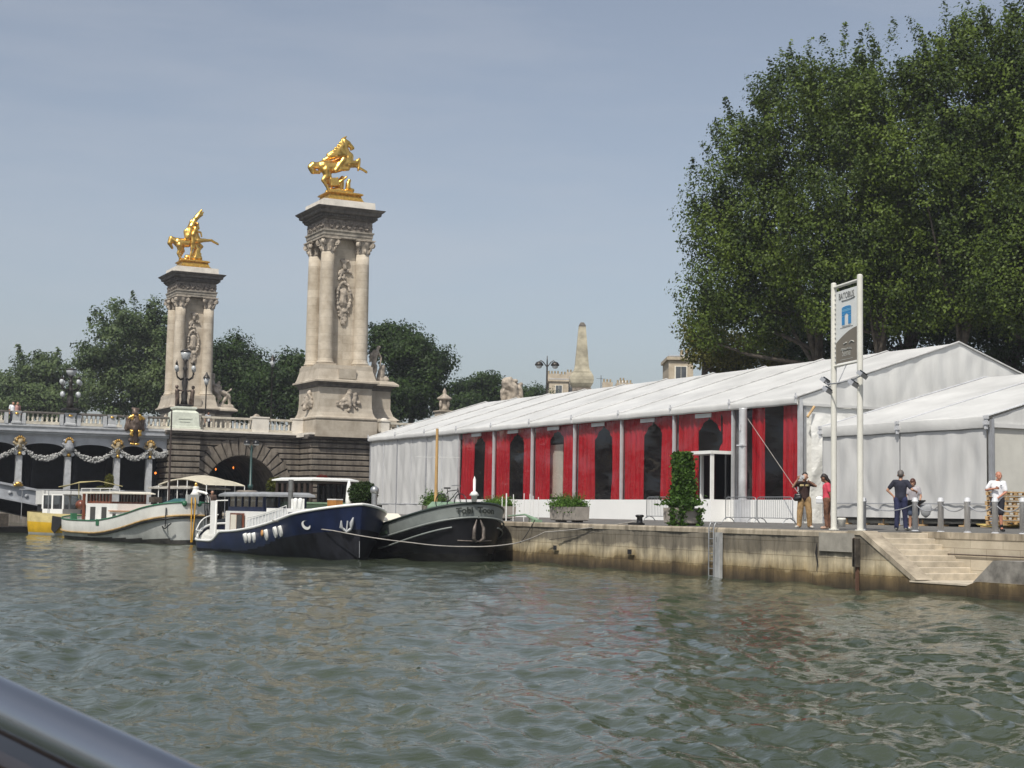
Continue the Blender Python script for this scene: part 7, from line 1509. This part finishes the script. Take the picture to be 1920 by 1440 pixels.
mb = MB(); mb.lathe([(.14, 0), (.09, .8), (.06, H-.4), (.05, H), (.02, H+.4)], (0, 0, 0), 8); mb.build('pole', m_bronze, t)
for s in (-1, 1): mb = MB(); mb.tube([(0, 0, H-.5), (s*.3, 0, H-.1), (s*.5, 0, H+.02), (s*.62, 0, H-.1)], .04, 6, 0); mb.lathe([(.32, -.28), (.34, -.2), (.22, -.02), (.08, .04)], (s*.62, 0, H-.1), 10, 0); mb.sph((s*.62, 0, H-.42), (.24, .24, .2), 10, 5, 1); mb.build('lamp_head', [m_bronze, m_globe], t)
# ================================================================== MONUMENTS BEHIND THE MARQUEE
b = dep(1090, 735, 118); b.z = 7.7; s = 2900/118.
Z = lambda py: dep(1090, py, 118).z-7.7
t = thing('stone_obelisk', 'stone obelisk with rounded cushion base rising behind the marquee roof', 'obelisk', b, -.47)
mb = MB(); mb.rprof((0, 0), [(.85, .85, 0), (.85, .85, Z(742)), (.7, .7, Z(738)), (.72, .72, Z(728))]); mb.build('pedestal', m_soot2, t)
mb = MB(); mb.rprof((0, 0), [(.55, .55, Z(731)), (.72, .72, Z(725)), (.86, .86, Z(719)), (.90, .90, Z(712)), (.87, .87, Z(706)), (.77, .77, Z(701)), (.72, .72, Z(700)), (.72, .72, Z(697.5))]); mb.build('cushion', mat('olive_stone', (.36, .33, .25), .85, var=.3, scale=1.5, bump=.02), t)
mb = MB(); mb.rprof((0, 0), [(.66, .66, Z(698)), (.60, .60, Z(694)), (.535, .535, Z(688)), (.50, .50, Z(680)), (.27, .27, Z(612)), (.25, .25, Z(610)), (.12, .12, Z(604))]); mb.build('shaft', bpy.data.materials['olive_stone'], t)
mb = MB(); mb.rprof((0, 0), [(.272, .272, Z(611.5)), (.258, .258, Z(609)), (.125, .125, Z(603.4))]); mb.build('tip', m_soot, t)
# lion
b = dep(958, 748, 140); s_ = 2900/140.
t = thing('stone_lion', 'stone lion statue seen over the marquee roof', 'statue', (b.x, b.y, 7.7))
R2 = Matrix.Rotation(0, 4, 'Z')
rx = (RW @ Vector((1, 0, 0))); rx.z = 0; rx.normalize()
def lp(px, py, o=0): v = b+rx*((px-958)/s_)+Vector((0, 0, (748-py)/s_))+Vector((FWD.x, FWD.y, 0))*o; return v-Vector((b.x, b.y, 7.7))
lc = [((950,722),13,(962,728),12),((950,718),14,(955,712),8),((962,728),11,(966,745),8),((944,735),9,(944,752),6),((955,735),8,(956,755),6),((966,740),6,(976,752),5),((945,714),5,(968,714),4)]
organic('lion', [(lp(*a), .8*r/s_, lp(*c), .8*r2/s_) for a, r, c, r2 in lc]+[(lp(966, 718, .3), 4/s_, lp(975, 726, .3), 4/s_), (lp(976, 720, .2), 4.2/s_, lp(976, 722, .2), 4/s_), (lp(975, 726, .2), 4/s_, lp(977, 745, .2), 5/s_)], m_carve, t, .07, None, 1, noise=.02)
mb = MB(); q = lp(958, 756); mb.box(q.x-1.4, q.x+1.6, q.y-1.2, q.y+1.2, 0, q.z+.1); mb.build('pedestal', m_stone2, t)
b = dep(833, 768, 128)
t = thing('stone_urn', 'carved stone lantern urn on the balustrade right of the near pylon', 'urn', (b.x, b.y, 7.7)); zb = b.z-7.7; k = 128/2900
mb = MB(); mb.rprof((0, 0), [(.6, .6, 0), (.6, .6, zb-.25), (.7, .7, zb-.2), (.7, .7, zb-.1)]); mb.build('pedestal', m_stone2, t)
mb = MB(); mb.lathe([(.45, zb-.1), (.35, zb+4*k), (.36, zb+16*k), (.55, zb+18*k), (.66, zb+20*k), (.6, zb+22*k), (.4, zb+25*k), (.22, zb+28*k), (.14, zb+30*k), (.17, zb+33*k), (.1, zb+37*k), (.02, zb+40*k)], (0, 0, 0), 12)
for a in range(4): mb.sph((.45*math.cos(a*1.57+.4), .45*math.sin(a*1.57+.4), zb+10*k), (.14, .14, .34), 7, 5)
mb.build('urn', m_carve, t)
# ================================================================== BUILDINGS
m_pbuild = stone_blocks('haussmann_stone', (.50, .43, .33), (.46, .40, .31), (.40, .34, .27), 1.5, .5, .01, .006); m_zinc = mat('zinc_roof', (.24, .26, .29), .5, var=.15); m_winp = mat('window_dark', (.09, .10, .11), .3, var=.2)
def building(px0, px1, pyt, d, label, floors, chim=(), zinc=0.0, col=m_pbuild, depth=14):
    a, c = dep(px0, pyt, d), dep(px1, pyt, d); z1 = a.z; ex_ = (c-a); ex_.z = 0; L_ = ex_.length; t = thing('city_building', label, 'building', (a.x, a.y, 7.7), math.atan2(ex_.y, ex_.x)); H = z1-7.7
    hw = H-zinc; mb = MB(); mb.box(0, L_, 0, depth, 0, hw); mb.box(-.2, L_+.2, -.25, depth, hw-.35, hw-.05); mb.build('wall', col, t)
    mb = MB(); mb.rprof((L_/2, depth/2), [(L_/2+.05, depth/2+.05, hw), (L_/2-.8 if zinc > .5 else L_/2, depth/2-1.2 if zinc > .5 else depth/2, hw+max(.12, zinc))]); rf = mb.build('roof', m_zinc, t)
    for (u, w_, h_) in chim:
        mb = MB(); x = L_*u; mb.box(x-w_/2, x+w_/2, 1, 2.2, hw+max(.1, zinc)-.6, hw+zinc+h_, 0)
        for q in range(max(2, int(w_/.5))): mb.cyl((x-w_/2+.25+q*.5, 1.6, hw+zinc+h_), (x-w_/2+.25+q*.5, 1.6, hw+zinc+h_+.5), .14, n=6, mi=1)
        mb.build('chimney', [col, m_ochre], rf)
    n = max(1, int(L_/2.6)); fh = 3.3
    for f in range(floors):
        for i in range(n):
            x = (i+.5)*L_/n; z = hw-1.2-fh*f-1.7
            if z < 0: continue
            mb = MB(); mb.box(x-.62, x+.62, -.06, .04, z-.08, z+1.98, 0); wf = mb.build('window', m_cream, t); mb = MB(); mb.box(x-.5, x-.02, -.08, -.062, z, z+1.9); mb.box(x+.02, x+.5, -.08, -.062, z, z+1.9); mb.build('pane', m_winp, wf)
    return t
building(1030, 1066, 711, 250, 'pale stone apartment block with chimneys left of the obelisk', 3, ((.25, 2.2, 1.0), (.8, 1.4, .9)))
building(1058, 1080, 707, 255, 'narrow stone gable with chimney pots directly left of the obelisk', 3, ((.5, 1.2, .9),))
building(1112, 1192, 727, 240, 'zinc-roofed apartment block right of the obelisk', 3, ((.35, 1.6, 1.0), (.75, 2.6, .9)), 2.2)
building(1158, 1180, 718, 260, 'white chimney block above the zinc roofs right of the obelisk', 1, ((.5, 1.3, .5),), 0, m_white)
building(1190, 1250, 729, 235, 'low zinc-roofed building behind the marquee ridge', 3, ((.8, .8, .8),), 1.6)
tb = building(1254, 1300, 668, 150, 'pale stone building corner half hidden behind the big trees', 3, ((.7, 1.0, .3),), 0, m_pbuild, 6)
mb = MB(); q = dep(1127, 700, 238)
an_ = thing('roof_antenna', 'thin aerial mast on the roofs right of the obelisk', 'antenna', (q.x, q.y, 25)); H = dep(1127, 704, 238).z-25; mb.cyl((0, 0, -8), (0, 0, H), .05, n=5); mb.tube([(-.8, 0, H-.5), (.8, 0, H-.5)], .03, 4); mb.build('mast', m_bronze, an_)
# ================================================================== TREES
def tree(name, label, base, zc, blobs, ncl, per, lsize, m, seed, tr=.35, group=None, clr=1.0, shoots=0, stretch=1.25, limb=True, ls2=None):
    """blobs: (dx, dy, z, rx, ry, rz) ellipsoids of the crown relative to the base in plan"""
    rg = np.random.default_rng(seed); t = thing(name, label, 'tree', base, 0, group); B = np.array(blobs, float)
    vol = B[:, 3]*B[:, 4]*B[:, 5]; pr_ = vol**.8; pr_ /= pr_.sum(); C = []
    ncl = int(ncl*.62); per = int(per*1.45)
    idx = rg.choice(len(B), ncl, p=pr_)
    d = rg.normal(size=(ncl, 3)); d /= np.linalg.norm(d, axis=1)[:, None]; rr = (rg.uniform(.12, 1, ncl)**.42)[:, None]
    C = B[idx, :3]+d*rr*B[idx, 3:6]; C[:, 2] -= base[2]
    out_ = d.copy(); out_[:, 2] = out_[:, 2]*.5+.55; out_ /= np.linalg.norm(out_, axis=1)[:, None]
    P = []; NB_ = []
    szs = rg.uniform(.55, 1.35, ncl)*clr
    for c, o, s_ in zip(C, out_, szs):
        n = int(per*s_**1.5); q = rg.normal(size=(n, 3)); q /= np.linalg.norm(q, axis=1)[:, None]; q *= (rg.uniform(0, 1, n)**.5)[:, None]*s_
        along = (q@o)[:, None]*o; q = q+along*(stretch-1); q[:, 2] *= .8; P.append(c+q); nb_ = q/np.maximum(1e-6, np.linalg.norm(q, axis=1))[:, None]+o*.6; NB_.append(nb_/np.linalg.norm(nb_, axis=1)[:, None])
    for k in range(shoots):         # feathery upright shoots at the crown's edge
        i = idx[k % ncl]; dd = rg.normal(size=3); dd[2] = abs(dd[2])*1.1+.15; dd /= np.linalg.norm(dd); c = B[i, :3]+dd*B[i, 3:6]*.94; c[2] -= base[2]; L_ = rg.uniform(.7, 2.2)*clr; o = dd*.6+np.array([0, 0, .8]); o /= np.linalg.norm(o)
        n = int(60*L_); u = rg.uniform(0, 1, n)[:, None]; P.append(c+o*u*L_+rg.normal(size=(n, 3))*(.24*(1-u*.65))*clr); NB_.append(np.tile(dd, (n, 1)))
    P = np.vstack(P); NB_ = np.vstack(NB_); kp = P[:, 2] > .5; P = P[kp]; NB_ = NB_[kp]
    V, F4 = leaf_quads(P, lsize, rg, .2, NB_); npmesh('crown', V, F4, m, t)
    mb = MB(); zc_ = zc-base[2]; mb.tube([(0, 0, -.3), (.05, .05, zc_*.35), (.1, -.05, zc_*.75), (0, 0, zc_*1.1)], [tr*1.25, tr, tr*.75, tr*.3], 9)
    if limb:
        for k in range(16):
            i = rg.integers(0, ncl); e = C[i]; h0 = zc_*rg.uniform(.45, .9); mid = (e*.55+np.array([0, 0, h0])*.45); mid[2] = (h0+e[2])/2-.3
            if e[2] > h0: mb.tube([(0, 0, h0), tuple(mid), tuple(e)], [tr*.42, tr*.26, tr*.07], 6)
    mb.build('trunk', m_bark, t); return t
def blob(px, py, d, rpx, rpy, ry=None, base=None):
    p = dep(px, py, d); k = d/FPX; r = rpx*k; return (p.x-base[0], p.y-base[1], p.z, r, ry or r*.9, rpy*k)
def bigtree(px, d, blobs, label, seed, m=m_leafA, ncl=620, per=80, ls=.21, trunk=.4, zc=None, group='tall trees behind the marquee', shoots=170, clr=1.15, **k):
    b = dep(px, 700, d); b.z = 7.6
    return tree('broadleaf_tree', label, b, zc or dep(px, 560, d).z, [blob(x, y, d+dd, rx, ry, None, b) for x, y, rx, ry, dd in blobs], ncl, per, ls, m, seed, trunk, group, clr, shoots, **k)
bigtree(1532, 104, [(1415,365,95,125,0),(1350,500,75,110,0),(1495,235,100,110,-1),(1400,265,45,60,1),(1440,520,110,120,2),(1330,390,50,70,0),(1470,470,130,110,0),(1330,600,50,60,0),(1580,200,90,110,0),(1420,600,80,60,1)], 'leftmost big tree with feathery upright shoots and a visible dark trunk', 11, ncl=1020)
bigtree(1650, 100, [(1600,420,120,140,0),(1620,260,110,130,0),(1680,150,60,70,0),(1560,560,90,70,0),(1680,520,110,110,1)], 'second big tree filling the space behind the banner sign', 12, ncl=700)
bigtree(1800, 98, [(1800,180,110,130,0),(1740,340,120,130,0),(1830,110,60,80,0),(1850,360,110,150,0),(1740,170,60,60,0),(1800,520,110,110,0)], 'tallest tree whose crown rises towards the upper right', 13, ncl=800)
bigtree(1930, 96, [(1940,160,90,120,0),(1960,330,110,160,0),(1930,520,120,110,0),(1900,90,40,60,0)], 'tree cut off by the right edge of the photo', 14, ncl=650)
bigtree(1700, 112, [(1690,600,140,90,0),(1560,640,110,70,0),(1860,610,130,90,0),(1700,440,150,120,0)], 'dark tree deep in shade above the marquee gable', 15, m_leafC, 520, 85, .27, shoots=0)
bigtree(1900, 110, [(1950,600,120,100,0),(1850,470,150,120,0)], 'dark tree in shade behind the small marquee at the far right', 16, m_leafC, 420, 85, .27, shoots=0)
bigtree(1320, 112, [(1330,650,48,48,0),(1375,665,50,40,0),(1300,610,26,40,0)], 'low yellowing chestnut left of the big trees above the marquee roof', 17, m_leafY, 190, 80, .22, .25, shoots=0, clr=.8)
bigtree(1475, 116, [(1440,660,55,50,0),(1500,655,50,60,0),(1390,660,45,40,0)], 'low yellow-green chestnut seen beneath the big tree canopy', 18, m_leafY, 190, 80, .22, .25, shoots=0, clr=.8)
def fartree(px, pb, d, blobs, label, seed, m, ncl=240, per=70, ls=.42, group='trees beyond the bridge', clr=1.35, shoots=0, zb=7.6, **k):
    b = dep(px, pb, d); b.z = zb
    return tree('broadleaf_tree', label, b, dep(px, pb, d).z+2, [blob(x, y, d, rx, ry, None, b) for x, y, rx, ry in blobs], ncl, per, ls, m, seed, .35, group, clr, shoots, limb=False, **k)
fartree(250, 760, 190, [(225,640,75,70),(280,640,60,75),(190,700,45,60),(300,720,70,60),(240,740,80,50)], 'large grey-green tree left of the distant pylon', 21, m_leafB, 420, 80, .36, shoots=14)
fartree(85, 770, 210, [(70,705,45,45),(110,720,45,45),(30,735,35,40),(90,760,80,30)], 'hazy tree behind the leftmost bridge lamp', 22, m_leafB, 260, 80, .40, shoots=10)
fartree(5, 770, 215, [(-5,735,30,40),(10,765,40,30)], 'hazy tree at the far left edge above the parapet', 23, m_leafB, 120, 80, .4)
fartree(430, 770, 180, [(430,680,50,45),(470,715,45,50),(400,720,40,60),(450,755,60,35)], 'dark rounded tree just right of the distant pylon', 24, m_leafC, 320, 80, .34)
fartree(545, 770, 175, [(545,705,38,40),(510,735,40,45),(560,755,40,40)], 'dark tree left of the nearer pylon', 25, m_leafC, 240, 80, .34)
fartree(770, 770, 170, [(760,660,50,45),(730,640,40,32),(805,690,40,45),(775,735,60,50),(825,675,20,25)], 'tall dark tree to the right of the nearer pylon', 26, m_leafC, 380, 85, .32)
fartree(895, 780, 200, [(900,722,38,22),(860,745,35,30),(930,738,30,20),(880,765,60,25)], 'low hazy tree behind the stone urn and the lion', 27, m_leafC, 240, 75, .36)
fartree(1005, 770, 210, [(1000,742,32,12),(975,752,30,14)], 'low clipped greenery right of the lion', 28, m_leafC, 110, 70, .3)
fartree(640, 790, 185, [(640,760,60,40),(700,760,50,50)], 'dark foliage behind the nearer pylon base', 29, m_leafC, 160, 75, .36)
# ================================================================== FOREGROUND RAIL OF THE TOUR BOAT
rl = thing('boat_rail', 'polished steel handrail of the tour boat at the lower left corner', 'handrail', dep(-100, 1500, 1.2))
m_chrome = mat('polished_steel', (.44, .45, .47), .24, 1, var=.04, scale=3); m_rsteel = mat('added_dark_slab', (.05, .035, .03), .3, .5, var=.3)
a, c = dep(-300, 1178, 1.35), dep(620, 1616, .95); ax = (c-a).normalized()
mb = MB(); mb.tube([a, a.lerp(c, .5), c], .0195, 32); mb.build('tube', m_chrome, rl, True)
g_ = RW @ Vector((0, -1, 0)); bk_ = RW @ Vector((0, 0, 1))
mb = MB(); vs = []
for p in (a, c):
    for u, v in ((-.03, .034), (.035, .034), (.035, .30), (-.03, .30)): vs.append(p+g_*v-bk_*u)
mb.add(vs, [(0,1,2,3), (7,6,5,4), (0,4,5,1), (1,5,6,2), (2,6,7,3), (3,7,4,0)]); mb.build('gunwale', m_rsteel, rl, True)  # dark side of the boat, added for its reflection in the tube
a3 = a.lerp(c, .318); mb = MB(); mb.tube([a3-ax*.10, a3+ax*.004, a3+ax*.012], [.0225, .0225, .020], 28); mb.build('joint_sleeve', m_chrome, rl, True)
a4, c4 = a+g_*.055+bk_*.036, c+g_*.055+bk_*.036; mb = MB(); mb.tube([a4, c4], .010, 14); mb.build('trim_strip', m_chrome, rl, True)
# ================================================================== HAZE
mb = MB(); mb.box(-3100, 3100, -520, 5100, -2.2, 46)
hz = mb.build('haze', m_dark); hz['kind'] = 'stuff'
hm = bpy.data.materials.new('haze_air'); hm.use_nodes = True; t = hm.node_tree; t.nodes.clear()
o = t.nodes.new('ShaderNodeOutputMaterial'); v = t.nodes.new('ShaderNodeVolumePrincipled'); v.inputs['Color'].default_value = (.86, .9, 1, 1); v.inputs['Density'].default_value = .00026; v.inputs['Anisotropy'].default_value = .1
t.links.new(v.outputs[0], o.inputs['Volume']); hz.data.materials.clear(); hz.data.materials.append(hm)
